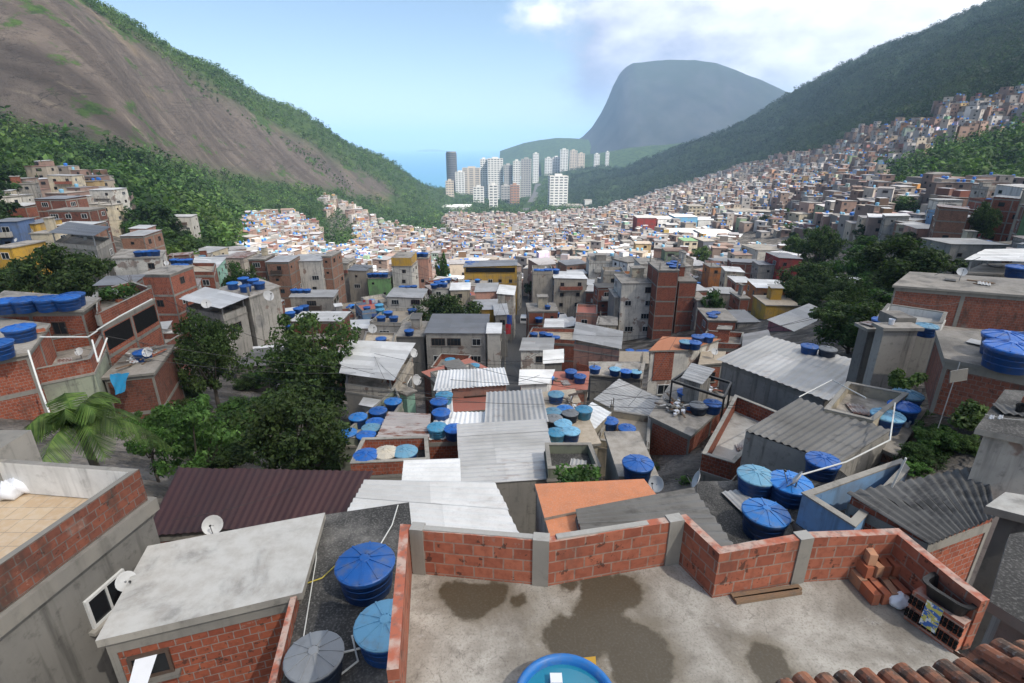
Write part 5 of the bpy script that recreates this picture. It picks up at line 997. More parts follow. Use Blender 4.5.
# ------------------------------------------------------------------ sea, road
SEA = -170.5
k = NT('sea water'); n = k.noise(k.scalev(k.pos(), (.01, .02, 1)), 1., 4.); c = k.mix(n, (.05, .19, .29), (.06, .22, .34)); k.bump(k.noise(k.pos(), .08, 3.), .15, 1.); M['sea'] = k.base(c, .35, 0, .4)
b = MB(); b.face([(-24000, 1900, SEA), (24000, 1900, SEA), (24000, 29500, SEA), (-24000, 29500, SEA)], M['sea']); tag(b.build('sea'), kind='structure')
def ribbon(name, pts, w, mat, lift=.25, kind='structure'):
    b = MB(); P = []
    for i in range(len(pts)-1):
        for t in np.linspace(0, 1, 14, endpoint=False): x = pts[i][0]+(pts[i+1][0]-pts[i][0])*t; y = pts[i][1]+(pts[i+1][1]-pts[i][1])*t; P.append(Vector((x, y, 0)))
    P.append(Vector((pts[-1][0], pts[-1][1], 0))); rows = []
    for i, q in enumerate(P):
        d = (P[min(i+1, len(P)-1)]-P[max(i-1, 0)]).normalized(); s = Vector((-d.y, d.x, 0)); z = tg(q.x, q.y)+lift; rows.append([q+s*w/2+Vector((0, 0, z)), q-s*w/2+Vector((0, 0, z))])
    b.grid(rows, mat); return tag(b.build(name, smooth=True), kind=kind)
al = [PT(513, 398), PT(516, 360), PT(521, 330), PT(524, 312), PT(520, 290)]; ribbon('alley', al, 5., M['asphalt'])
for q in al: OCC.append((q.x, q.y, 3.5))
for i in range(len(al)-1):
    for t in (.15, .3, .45, .6, .75, .9): q = al[i].lerp(al[i+1], t); OCC.append((q.x, q.y, 3.2))
av = [PT(524, 214), PT(530, 204), PT(536, 194), PT(538, 184)]; ribbon('avenue', av, 22., M['asphalt'], .6)
ROADX = [(q.x, q.y) for q in [av[i].lerp(av[i+1], t) for i in range(3) for t in np.linspace(0, 1, 12)]]
# ------------------------------------------------------------------ far hills as height sheets
def hill(name, prof, Y, depth, mat, base=-185, n=140, m=40, rough=12., seed=3):
    """ridge line prof [(px, py)] standing at distance Y, sloping down towards the viewer and away"""
    px = np.linspace(prof[0][0], prof[-1][0], n); py = np.interp(px, [a for a, _ in prof], [b for _, b in prof]); g = np.random.default_rng(seed); rows = []
    C = [PY(a, b, Y) for a, b in zip(px, py)]
    for j in range(m+1):
        t = j/m*2-1; row = []
        for i, c in enumerate(C):
            y = Y+t*depth; f = (1-abs(t)**1.25)
            row.append([c.x*(1+t*depth/Y*.5), y, base+(c.z-base)*f])
        rows.append(row)
    A = np.array(rows); w = np.sin(np.linspace(0, PI, m+1))[:, None]; A[..., 2] += w*fbm(A[..., 0], A[..., 1], .006, seed)*rough*(1-.75*(np.abs(np.linspace(-1, 1, m+1))[:, None] < .03))
    b = MB(); b.grid([[tuple(v) for v in r] for r in A], mat); return tag(b.build(name, smooth=True), kind='structure')
k = NT('far slope'); n = k.noise(k.pos(), .045, 7., .8); z_ = k.noise(k.scalev(k.pos(), (.006, .006, .002)), 1., 5.); c = k.mix(k.ramp(n, .35, .65), (.01, .022, .008), (.05, .085, .025)); M['far_slope'] = k.base(c, .95, 0, .1)
k = NT('far granite'); n = k.noise(k.scalev(k.pos(), (.006, .006, .0012)), 1., 6., .65); sp = k.n.new('ShaderNodeSeparateXYZ'); k.L(k.geo().outputs['True Normal'], sp.inputs[0]); c = k.mix(k.ramp(n, .35, .65), (.022, .024, .028), (.05, .05, .054)); c = k.mix(k.ramp(sp.outputs[2], .72, .95), c, (.02, .03, .018)); M['granite'] = k.base(c, .95, 0, .1)  # albedo lowered in place of cloud shade over the mountain
hill('mountain', [(560, 150), (572, 143), (583, 136), (592, 127), (601, 113), (607, 101), (613, 86), (620, 73), (626, 67), (633, 63), (650, 62), (668, 60), (695, 60), (716, 63), (736, 70), (756, 79), (780, 90), (810, 103), (860, 125), (980, 145)], 4300, 1100, M['granite'], rough=14, seed=9, n=200, m=60)
hill('headland', [(500, 151), (512, 147), (524, 143), (540, 140), (556, 138), (570, 138), (600, 140), (650, 142), (720, 146)], 4000, 700, M['far_slope'], rough=10, seed=5)
hill('far_ridge', [(540, 160), (570, 157), (600, 153), (640, 148), (690, 142), (760, 136), (840, 130)], 2900, 500, M['far_slope'], rough=10, seed=7)
hill('island', [(416, 151), (424, 149.6), (432, 149.2), (440, 149.8), (447, 151)], 19000, 250, M['granite'], rough=2, seed=6, n=40, m=16)
# ------------------------------------------------------------------ towers by the beach
def tower(label, xl, xr, yt, yb, Y, wall, yaw=0., cyl=False, depth=None, cols=3):
    A = PY(xl, yt, Y); Bq = PY(xr, yt, Y); zb = min(PY((xl+xr)/2, yb, Y).z, tg((A.x+Bq.x)/2, Y+5))-3; w = Bq.x-A.x; z = A.z; cx = (A.x+Bq.x)/2; D = depth or w*.8
    root = empty('apartment_tower', (cx, Y, zb), label, 'tower'); m = M[wall]
    if cyl:
        b = MB(); b.lathe([(w/2, 0), (w/2, z-zb)], m, 32, (cx, Y+w/2, zb), True, True); b.build('wall', root); fl = int((z-zb)/6)
        for i in range(1, fl): b = MB(); b.lathe([(w/2+.05, 0), (w/2+.5, .3), (w/2+.5, .9), (w/2+.05, 1.2)], M['concrete'], 32, (cx, Y+w/2, zb+i*6.)); b.build('floor_band', root)
        b = MB(); b.lathe([(w/2-2, 0), (w/2-2, 5)], M['dgrey'], 24, (cx, Y+w/2, z+.02), False, True); b.build('roof_house', root); return
    ca, sa = math.cos(yaw), math.sin(yaw); u = Vector((ca, sa)); v = Vector((-sa, ca)); c = Vector((cx, Y)); P = lambda a, d: tuple(c+u*a*w/2+v*d)
    b = MB(); b.prism([P(-1, 0), P(1, 0), P(1, D), P(-1, D)], zb, z, m, M['slab']); b.build('wall', root)
    n = max(2, int((z-zb)/3.1)); step = 1 if n < 13 else 2
    for i in range(0, n, step):
        z0 = z-3.1*step*(i//step+1)+.9*step; z1 = z0+1.35*step
        if z0 < zb+3: break
        b = MB()
        for j in range(cols):
            a0 = -1+2*(j+.16)/cols; a1 = -1+2*(j+.84)/cols
            b.prism([P(a0, -.25), P(a1, -.25), P(a1, .02), P(a0, .02)], z0, z1, M['pane_far'], M['pane_far'])
        for e in (-1, 1):
            for j in range(2): d0, d1 = D*(j+.2)/2, D*(j+.8)/2; q = [P(e, d0), P(e, d1)]; o = u*e*.25; b.prism([q[0], (q[0][0]+o.x, q[0][1]+o.y), (q[1][0]+o.x, q[1][1]+o.y), q[1]], z0, z1, M['pane_far'], M['pane_far'])
        b.build('window_row', root)
    b = MB(); b.prism([P(-.4, D*.3), P(.4, D*.3), P(.4, D*.7), P(-.4, D*.7)], z+.02, z+4.5, m, M['slab']); b.build('roof_house', root)
    OCC.append((cx, Y+D/2, w*.7)); HAND.append(dict(short='', px=(xl+xr)/2, py=(yt+yb)/2, bb=(xl, yt, xr, yb), Y=Y, protect=True, tower=True)); TOW.append((cx, Y+D/2, max(w, D)*.75))
TOW = []
M['pane_far'] = m_plain('tower glazing', (.1, .11, .125), .3, .2, .5, 1., .1)
M['tower_white'] = m_plaster('tower white', (.74, .72, .69), .1, .12, var=.12); M['tower_cream'] = m_plaster('tower cream', (.62, .52, .42), .15, .15, var=.15); M['tower_dark'] = m_plain('dark glass tower', (.05, .055, .07), .3, .1, .5, .1, .1); M['tower_brick'] = m_plaster('tower brick', (.42, .22, .14), .15, .15, var=.15); M['tower_grey'] = m_plaster('tower grey', (.4, .39, .38), .15, .15, var=.15)
for a in (
 ('tall round dark glass hotel tower standing by the sea', 445, 456, 153, 184, 1950, 'tower_dark', 0, True),
 ('slim beige tower at the foot of the left ridge', 445.5, 453.5, 181, 206, 1420, 'tower_cream', .1),
 ('white stepped tower just right of the dark hotel tower', 455, 464, 172, 192, 1750, 'tower_white', 0),
 ('low cream block behind the white stepped tower', 462, 480, 168, 188, 1900, 'tower_cream', 0),
 ('left slab of the big white tower cluster', 480, 487, 159, 190, 1720, 'tower_white', 0),
 ('widest white slab at the centre of the tower cluster', 487.5, 503, 158.5, 190, 1700, 'tower_white', .05, False, None, 5),
 ('grey-windowed block in the middle of the tower cluster', 503.5, 512.5, 165, 191, 1690, 'tower_grey', 0, False, None, 4),
 ('white slab right of the grey-windowed tower block', 513, 520.5, 161, 191, 1680, 'tower_white', 0),
 ('grey tower closing the right end of the cluster', 521, 531, 159, 190, 1700, 'tower_grey', -.1, False, None, 4),
 ('white mid-rise tower in front of the tower cluster on its left', 473, 483.5, 187, 207, 1420, 'tower_white', 0),
 ('slim bright white tower standing closest in front of the cluster', 489, 497.5, 185, 213, 1270, 'tower_white', 0, False, None, 2),
 ('dark-windowed tower left of the brick-coloured tower', 501, 510, 186, 208, 1440, 'tower_grey', 0),  # separate grey tower paints the shaded left face of its brick neighbour
 ('brick-coloured tower with pale edges beside the avenue', 510.5, 519.5, 185, 209, 1400, 'tower_brick', .1),
 ('large white tower standing alone right of the avenue', 550, 568.5, 176, 209, 1330, 'tower_white', .06, False, None, 4),
 ('thin white tower near the sea beyond the avenue', 533, 539, 153.5, 172, 2150, 'tower_white', 0),
 ('low white tower pair left of the far right towers', 545, 552.5, 158, 169, 2300, 'tower_white', 0),
 ('low white tower beside the tall far white tower', 553, 560, 157, 169, 2320, 'tower_white', 0),
 ('tall far white tower in the row beyond the avenue', 560.5, 568.5, 149.5, 169, 2280, 'tower_white', 0),
 ('cream far tower right of the tall far white tower', 570, 577.5, 150.5, 167, 2350, 'tower_cream', 0),
 ('pinkish far tower at the right end of the far row', 578, 585, 153.5, 167, 2380, 'tower_cream', 0),
 ('small white far tower by itself on the green slope', 594.5, 600, 154, 162, 2450, 'tower_white', 0),
 ('thin white far tower, farthest right on the green slope', 606, 609.5, 152, 161, 2450, 'tower_white', 0)): tower(*a)
def lowblock(label, short, xl, xr, yt, Y, D, wall, roof, yaw=0., win=.0, name='building', **kw):
    poly, z = BX(xl, xr, yt, Y, D, yaw); return house(label, short, poly, z, min(gz(poly), z-5), wall=wall, roof=roof, cat='building', name=name, win=win, detail=0, kinds=(4,), **kw)
for a in (
 ('flat white shed roofs at the foot of the left ridge', 'the white shed', 441, 470, 207, 1230, 60, 'white', 'metal_white'),
 ('pale green-roofed hall behind the valley houses', 'the pale hall', 462, 486, 213, 1150, 40, 'mint', 'metal_white'),
 ('grey depot hall under the slim bright white tower', 'the depot hall', 466, 490, 209, 1260, 30, 'lightgrey', 'metal_grey'),
 ('wide white building at the edge of the valley houses right of the avenue', 'the wide white valley building', 591, 608, 210, 1010, 30, 'white', 'metal_white'),
 ('low grey block at the foot of the lone white tower', 'the low grey block', 566, 583, 205, 1270, 30, 'lightgrey', 'slab'),
 ('small white block right of the lone white tower', 'the small white block', 585, 592, 200, 1280, 20, 'white', 'slab'),
): lowblock(*a)
for a in (
 ('bright red-walled hall in the middle distance', 'the red hall', 637, 657, 218, 400, 18, 'red', 'metal_grey', -.05),
 ('long white hall right of the bright red hall', 'the long white hall', 658, 675, 219, 402, 18, 'white', 'metal_white', 0., .5),
 ('sky-blue and white painted hall right of the long white hall', 'the sky-blue hall', 675.5, 698, 217, 404, 18, 'skyblue', 'metal_white', 0.),
 ('white hall at the right end of the blue hall', 'the end white hall', 698.5, 718, 220, 404, 18, 'white', 'metal_white', 0., .4),
 ('wide bright white roofed hall below the sky-blue hall', 'the wide white roof', 667, 705, 233, 350, 22, 'salmon', 'metal_white', .02),
 ('white-roofed hall with rows of windows in the bright middle', 'the windowed white hall', 706, 741, 236, 330, 30, 'white', 'metal_white', -.05, 1.),
 ('white roofed hall farther right of the windowed one', 'the right white hall', 742, 762, 238, 318, 16, 'white', 'metal_white', 0., .8),
 ('bright white sheet roof behind the windowed white hall', 'the back white roof', 735, 769, 231, 360, 22, 'lightgrey', 'metal_white', 0.),
 ('low white canopy hall at the right end of the white halls', 'the canopy hall', 770, 789, 239, 305, 14, 'white', 'metal_white', .05),
 ('tall block with slate blank wall and white right side', 'the slate block', 703, 716, 241, 262, 12, 'slate', 'slab', .12),  # shaded front of a white building: shade put into the wall colour
 ('cream block with green roof left of the slate block', 'the cream green-roofed block', 684, 698, 241, 258, 10, 'cream', 'greenroof', 0., .6),
 ('cream apartment block standing above the sky-blue hall', 'the cream apartment block', 689, 705, 206, 470, 16, 'cream', 'slab', 0., .9),
 ('white apartment block with many windows above the white halls', 'the white apartment block', 734, 759, 211, 430, 20, 'white', 'slab', 0., .9),
 ('brown brick block right of the white apartment block', 'the brown block', 759.5, 782, 212, 425, 18, 'brick_old', 'slab', 0., .9),
 ('peach block with dark left wall on the slope behind', 'the peach block', 756, 769, 200, 520, 16, 'salmon', 'slab', 0., .9),
 ('grey workshop with yellow balconies at the edge of the trees', 'the yellow balcony house', 757, 784, 250, 190, 12, 'lightgrey', 'slab', .1, .8),
 ('cream tower house lit by the sun on the right slope', 'the sunlit cream house', 799, 814, 214, 300, 10, 'cream', 'slab', .1, .5)):
    if 'skyblue' not in M: M['skyblue'] = m_plaster('sky blue', (.16, .45, .68), .2, .2); M['slate'] = m_plaster('slate', (.13, .14, .17), .3, .3); M['greenroof'] = m_slab('green roof', (.14, .3, .13), .3)
    lowblock(*a)
# ------------------------------------------------------------------ light, sky, clouds, air
SUN = Vector((.52, -.42, .80)).normalized(); CL_Z = 760.
sd = bpy.data.lights.new('sun', 'SUN'); sd.energy = 4.1; sd.angle = R(.6); sd.color = (1., .95, .87); so = bpy.data.objects.new('sun', sd); COL.objects.link(so); so.rotation_euler = SUN.to_track_quat('Z', 'Y').to_euler()
w = bpy.data.worlds.new('World'); scene.world = w; w.use_nodes = True; t = w.node_tree; t.nodes.clear(); o = t.nodes.new('ShaderNodeOutputWorld')
sky = t.nodes.new('ShaderNodeTexSky'); sky.sky_type = 'NISHITA'; sky.sun_disc = False; sky.sun_elevation = math.asin(SUN.z); sky.sun_rotation = math.atan2(SUN.x, SUN.y); sky.altitude = 100; sky.air_density = 1.; sky.dust_density = .6; sky.ozone_density = 1.6
bg = t.nodes.new('ShaderNodeBackground'); bg.inputs[1].default_value = .08; t.links.new(sky.outputs[0], bg.inputs[0])
tc = t.nodes.new('ShaderNodeTexCoord')
def wm(op, a, b=0., c=None):
    n = t.nodes.new('ShaderNodeMath'); n.operation = op
    for i, v in enumerate((a, b, c)):
        if v is None: continue
        if isinstance(v, bpy.types.NodeSocket): t.links.new(v, n.inputs[i])
        else: n.inputs[i].default_value = v
    return n.outputs[0]
def wr(v, lo, hi, a=0., b=1.):
    n = t.nodes.new('ShaderNodeMapRange'); n.interpolation_type = 'SMOOTHSTEP'; t.links.new(v, n.inputs[0])
    for i, x in enumerate((lo, hi, a, b)): n.inputs[i+1].default_value = x
    return n.outputs[0]
sp = t.nodes.new('ShaderNodeSeparateXYZ'); t.links.new(tc.outputs['Generated'], sp.inputs[0]); X_, Y_, Z_ = sp.outputs
def wnoise(vec, s, det, dist=0.):
    n = t.nodes.new('ShaderNodeTexNoise'); t.links.new(vec, n.inputs['Vector']); n.inputs['Scale'].default_value = s; n.inputs['Detail'].default_value = det; n.inputs['Roughness'].default_value = .55; n.inputs['Distortion'].default_value = dist; return n.outputs[0]
sc = t.nodes.new('ShaderNodeVectorMath'); sc.operation = 'MULTIPLY'; t.links.new(tc.outputs['Generated'], sc.inputs[0]); sc.inputs[1].default_value = (1., 1., 1.9)
n1 = wnoise(sc.outputs[0], 3.6, 7.); n2 = wnoise(sc.outputs[0], 11., 5.)
az = wm('DIVIDE', X_, wm('MAXIMUM', Y_, .05))
ff = wm('ADD', wm('ADD', wm('MULTIPLY', wr(az, -.08, .36), 1.05), wm('MULTIPLY', n1, 1.4)), wm('MULTIPLY', wm('SUBTRACT', n2, .5), .4))
cov = wm('MULTIPLY', wr(ff, .92, 1.2), wr(Z_, .02, .1))
shade = wr(wm('ADD', wm('MULTIPLY', n1, .55), wm('ADD', wm('MULTIPLY', n2, .35), wm('ADD', wm('MULTIPLY', Z_, 1.5), wm('MULTIPLY', az, .3)))), .6, 1.0)
cm = t.nodes.new('ShaderNodeMix'); cm.data_type = 'RGBA'; t.links.new(shade, cm.inputs[0]); cm.inputs[6].default_value = (.2, .23, .34, 1); cm.inputs[7].default_value = (.74, .75, .79, 1)
cb = t.nodes.new('ShaderNodeBackground'); t.links.new(cm.outputs[2], cb.inputs[0]); cb.inputs[1].default_value = 1.0
mx = t.nodes.new('ShaderNodeMixShader'); t.links.new(cov, mx.inputs[0]); t.links.new(bg.outputs[0], mx.inputs[1]); t.links.new(cb.outputs[0], mx.inputs[2]); t.links.new(mx.outputs[0], o.inputs[0])
# real clouds overhead: they hold the near houses and the right-hand slope in shade
k = NT('cloud'); k.n.remove(k.b); df = k.n.new('ShaderNodeBsdfDiffuse'); df.inputs[0].default_value = (.9, .89, .88, 1); tr = k.n.new('ShaderNodeBsdfTranslucent'); tr.inputs[0].default_value = (.97, .95, .92, 1); mxs = k.n.new('ShaderNodeMixShader'); mxs.inputs[0].default_value = .75; k.L(df.outputs[0], mxs.inputs[1]); k.L(tr.outputs[0], mxs.inputs[2]); tp = k.n.new('ShaderNodeBsdfTransparent'); m2 = k.n.new('ShaderNodeMixShader'); m2.inputs[0].default_value = .72; k.L(mxs.outputs[0], m2.inputs[1]); k.L(tp.outputs[0], m2.inputs[2]); k.L(m2.outputs[0], k.out.inputs[0]); M['cloud'] = k.mat
def cloud(puffs, seed):
    """puffs: shadow centre (x, y, ground z) and radius on the ground; each is lifted towards the sun to cloud height"""
    g = random.Random(seed); bm = bmesh.new()
    for x, y, zg, r, ry in puffs:
        s = (CL_Z-zg)/SUN.z; c = Vector((x, y, zg))+SUN*s
        res = bmesh.ops.create_icosphere(bm, subdivisions=4, radius=1.)
        ph = [g.uniform(0, 6) for _ in range(6)]
        for v in res['verts']:
            d = v.co.copy(); n = 1+.13*math.sin(4*d.x+ph[0])*math.sin(4*d.y+ph[1])+.08*math.sin(9*d.x+ph[2])*math.cos(8*d.y+ph[3])+.05*math.sin(17*d.y+ph[4]+3*d.z)
            v.co = Vector((d.x*r*n, d.y*ry*n, max(d.z, -.35)*60*n))+c
    me = bpy.data.meshes.new('cloud'); bm.to_mesh(me); bm.free(); me.materials.append(M['cloud']); o = link('cloud', me); tag(o, kind='structure')
cloud([(0, 40, -20, 190, 120), (-190, 100, -20, 170, 120), (200, 60, -20, 190, 170), (330, 170, -20, 170, 110), (-40, -60, -10, 260, 100), (60, 110, -40, 150, 75), (-230, 230, -10, 110, 80), (-330, 330, 60, 130, 70)], 2)
cloud([(760, 420, 60, 330, 200), (640, 700, 60, 250, 260), (820, 1100, 150, 330, 420), (620, 1500, 100, 230, 330), (430, 1750, 50, 150, 200), (1100, 800, 150, 400, 500), (1050, 1700, 300, 400, 500), (520, 480, 20, 150, 160), (300, 300, -20, 120, 90)], 3)
k = NT('haze air'); k.n.remove(k.b); pv = k.n.new('ShaderNodeVolumePrincipled'); pv.inputs['Color'].default_value = (.5, .72, 1., 1); pv.inputs['Density'].default_value = HAZE; pv.inputs['Anisotropy'].default_value = 0.; k.L(pv.outputs[0], k.out.inputs['Volume']); M['haze'] = k.mat
b = MB(); b.prism([(-25000, -160), (25000, -160), (25000, 30000), (-25000, 30000)], -200, 660, M['haze'], M['haze'], M['haze']); hz = b.build('haze'); tag(hz, kind='stuff')
vs_ = scene.view_settings; vs_.view_transform = 'Standard'; vs_.look = 'None'; vs_.exposure = EXPO; vs_.gamma = 1
cy = scene.cycles; scene.render.engine = 'CYCLES'; cy.max_bounces = 6; cy.diffuse_bounces = 3; cy.glossy_bounces = 2; cy.transmission_bounces = 3; cy.volume_bounces = 1; cy.transparent_max_bounces = 24; cy.use_denoising = True
cy.caustics_reflective = False; cy.caustics_refractive = False
# ------------------------------------------------------------------ trees placed one by one
near_big = [tree_meshes(s, 9, 4.2, 95, 130, .17, M['leaf_near'], .25, .22) for s in (1, 2)]
near_light = tree_meshes(5, 8, 3.4, 60, 90, .16, M['leaf_light'], .3, .2)
mids = [tree_meshes(s, 9, 4.6, 60, 110, .26, M['leaf_mid'], .22, .25) for s in (11, 12, 13)]
darks = [tree_meshes(s, 9, 4.6, 80, 130, .22, M['leaf_near'], .2, .24) for s in (14, 15)]
forest_t = [tree_meshes(s, 9, 4.4, 26, 70, .42, M['leaf_forest'], .25, .32) for s in (21, 22, 23, 24)]
TREES = []
def TR(label, px, ptop, pbot, wpx, Y, tm, hbase=9., rbase=4.4, name='leafy_tree', group=None):
    """crown spanning rows ptop..pbot and wpx columns at distance Y"""
    A = PY(px, ptop, Y); g = tg(A.x, Y); dep = Y*CT-A.z*ST; wid = wpx/F*dep/2; Bz = PY(px, pbot, Y).z; ht = max(A.z-g, (A.z-Bz)*1.15)
    r = put_tree(tm, (A.x, Y, A.z-ht), label, group, 1., None, name); r.scale = (wid/rbase, wid/rbase, ht/hbase); TREES.append(r)
    HAND.append(dict(short='', px=px, py=(ptop+pbot)/2, bb=(px-wpx/2, ptop, px+wpx/2, pbot), Y=Y, protect=True)); OCC.append((A.x, Y, wid*.8)); return r
for a in (
 ('big dark tree with dense crown behind the maroon roof, largest of the left clump', 300, 312, 425, 118, 46, near_big[0]),
 ('lower dark tree in front of the left clump, directly behind the maroon roof', 285, 385, 478, 125, 28, near_big[1]),
 ('dense dark green tree between the gallery house and the left clump', 198, 311, 398, 72, 42, near_big[1]),
 ('dark round tree on the slope right of the ochre house', 58, 247, 318, 88, 70, darks[0]),
 ('dark spreading bush tree above the four-tank brick house at left edge', 12, 262, 292, 40, 78, darks[1]),
 ('dark round tree behind the long grey building', 447, 293, 322, 66, 92, darks[1]),
 ('small brownish tree left of the yellow building', 441, 252, 272, 16, 168, mids[0]),
 ('tall dark tree right of the white halls, its crown round', 824, 227, 268, 44, 150, darks[0]),
 ('broad dark tree right of the pink house', 818, 263, 312, 62, 100, darks[1]),
 ('biggest dark tree on the right, above the long brick wall house', 914, 240, 300, 92, 72, darks[0]),
 ('dark tree hanging below the biggest right tree, beside the stair tower', 862, 282, 348, 62, 58, near_big[0]),
 ('bushy green tree between the tall round and the biggest right tree', 868, 247, 290, 44, 110, mids[1]),
 ('green bush tree beside the blue-tanked brick house', 714, 290, 312, 24, 100, mids[2]),
 ('dark tree left of the slate block', 703, 246, 264, 18, 225, darks[1]),
 ('dark pointed tree on the right slope', 990, 203, 243, 26, 130, darks[1]),
 ('dark tree at the corner of the yellow balcony house', 795, 235, 252, 20, 190, darks[0]),
 ('lone green tree among the far right houses', 788, 208, 226, 20, 400, mids[0]),
 ('green tree between the cream house and the long pale slope house', 905, 196, 218, 30, 230, mids[1]),
 ('dark tree beside the brick and grey house on the left', 250, 268, 300, 26, 100, darks[0]),
 ('green tree left of the brown tower house', 232, 262, 284, 26, 108, mids[1]),
 ): TR(*a)
TR('light green feathery tree behind the tiled terrace house', 178, 388, 476, 104, 22.5, near_light, 8, 3.5)
TR('small light green tree beside the feathery tree, nearer the palm', 138, 408, 470, 46, 24, near_light, 8, 3.5)
# palm
pp = PY(76, 422, 19.5); g = tg(pp.x, pp.y); palm = empty('palm_tree', (pp.x, pp.y, g), 'coconut palm with arching fronds behind the white parapet of the tiled house', 'palm')
b = MB(); b.tube([(pp.x, pp.y, g-.5), (pp.x+.2, pp.y, (g+pp.z)/2), (pp.x, pp.y, pp.z)], [.2, .16, .13], M['bark'], 8); b.build('trunk', palm)
for f in range(17):
    a = 2*PI*f/17+random.uniform(-.2, .2); el = random.uniform(.15, 1.25); L = random.uniform(2.9, 3.9); fb = MB(); pts = []
    for i in range(13):
        t_ = i/12; r_ = L*t_*math.cos(el)*(1-.12*t_); zz = L*t_*math.sin(el)-1.5*t_*t_*L*.5; pts.append(Vector((pp.x+r_*math.cos(a), pp.y+r_*math.sin(a), pp.z+zz)))
    fb.tube(pts, [.03*(1-.8*i/12) for i in range(13)], M['leaf_palm'], 4); s_ = Vector((-math.sin(a), math.cos(a), 0))
    for i in range(1, 74):
        t_ = i/74; q = pts[min(11, int(t_*12))].lerp(pts[min(12, int(t_*12)+1)], t_*12-int(t_*12)); d = (pts[min(12, int(t_*12)+1)]-pts[int(t_*12)]).normalized(); ll = .85*math.sin(PI*min(1, .18+t_*.8))+.08
        for sg in (-1, 1): tip = q+s_*sg*ll*.75+d*ll*.5-Vector((0, 0, .45*ll+random.uniform(0, .2))); fb.face([q-d*.02, q+d*.025, tip+d*.012, tip-d*.008], M['leaf_palm'])
    fb.build('frond', palm)
OCC.append((pp.x, pp.y, 1.5))
def bush(px, py, Y, r, h, label, mat='leaf_light', n=150, leaf=.07, zb=None):
    p = PY(px, py, Y); z = zb if zb is not None else tg(p.x, p.y); o = link('leafy_bush', bush_mesh(int(px), r, h, n, leaf, M[mat])); o.location = (p.x, p.y, z); tag(o, label, 'bush')
bush(940, 556, 8.6, .42, .8, 'leafy green bush in the dark yard right of the terrace wall', 'leaf_near', 170, .07, zb=-8.9)
bush(582, 480, 16.8, .9, 1.2, 'leafy bush growing behind the orange slab', 'leaf_mid', 150, .1, zb=zat(582, 481, 16.8)-.6)
bush(118, 301, 44, 1.6, 1.5, 'row of green pot plants on the gallery house roof', 'leaf_mid', 120, .16, zb=-12.6)
bush(970, 420, 17, .8, 1., 'dark creeping plant in the void under the big-tank brick house', 'leaf_near', 150, .1, zb=zat(970, 428, 17))
bush(905, 385, 21, .6, 1.4, 'thin shrub clinging to the gap beside the stair tower', 'leaf_near', 120, .1, zb=zat(905, 392, 21))
# ------------------------------------------------------------------ procedural houses
def clashes(x, y, r):
    for a, b_, c in OCC:
        if (x-a)**2+(y-b_)**2 < (r+c)**2: return True
    return False
def hides(bb, Y):
    a = max(1., (bb[2]-bb[0])*(bb[3]-bb[1]))
    for h in HAND:
        if h['Y'] <= Y-1: continue
        q = h['bb']; w = min(bb[2], q[2])-max(bb[0], q[0]); t_ = min(bb[3], q[3])-max(bb[1], q[1])
        if w > 0 and t_ > 0 and w*t_ > (.07 if h['Y'] < 180 else .2)*max(4., (q[2]-q[0])*(q[3]-q[1])): return True
    return False
EXCL = [[(880, 168), (1060, 112), (1060, 192), (950, 192), (885, 190)], [(790, 228), (850, 228), (960, 238), (960, 282), (890, 345), (840, 345), (790, 300)], [(318, 226), (340, 206), (356, 226), (352, 252), (322, 248)], [(455, 160), (535, 160), (535, 216), (455, 216)],
        [(612, 312), (716, 312), (716, 352), (612, 352)], [(530, 298), (592, 298), (592, 314), (530, 314)], [(0, 232), (100, 240), (100, 300), (0, 300)], [(100, 165), (180, 225), (250, 255), (170, 262), (118, 222)]]
cand = []; y = 26.
g_ = random.Random(77)
while y < 1330:
    pitch = 6.2 if y < 130 else 7. if y < 250 else 7.2 if y < 600 else 8.8; xm = 1.12*y+10; x = -xm
    while x < xm:
        X = x+g_.uniform(-1.6, 1.6); Yy = y+g_.uniform(-1.6, 1.6); x += pitch
        z = tg(X, Yy); px, py, dep = pix((X, Yy, z+4))
        if px < -30 or px > 1054 or py > 560: continue
        if not (inpoly(px, py, URB) or py >= 318): continue
        if any(inpoly(px, py, E) for E in EXCL[:-1]) or (inpoly(px, py, EXCL[-1]) and g_.random() < .84): continue
        left = px < 330 and Yy > 60
        if left and px < 175 and g_.random() < .62: continue
        if g_.random() < .05: continue
        cand.append((X, Yy, z))
    y += pitch*(1.0 if y < 500 else 1.15)
HN = 0; far = []; indiv = []
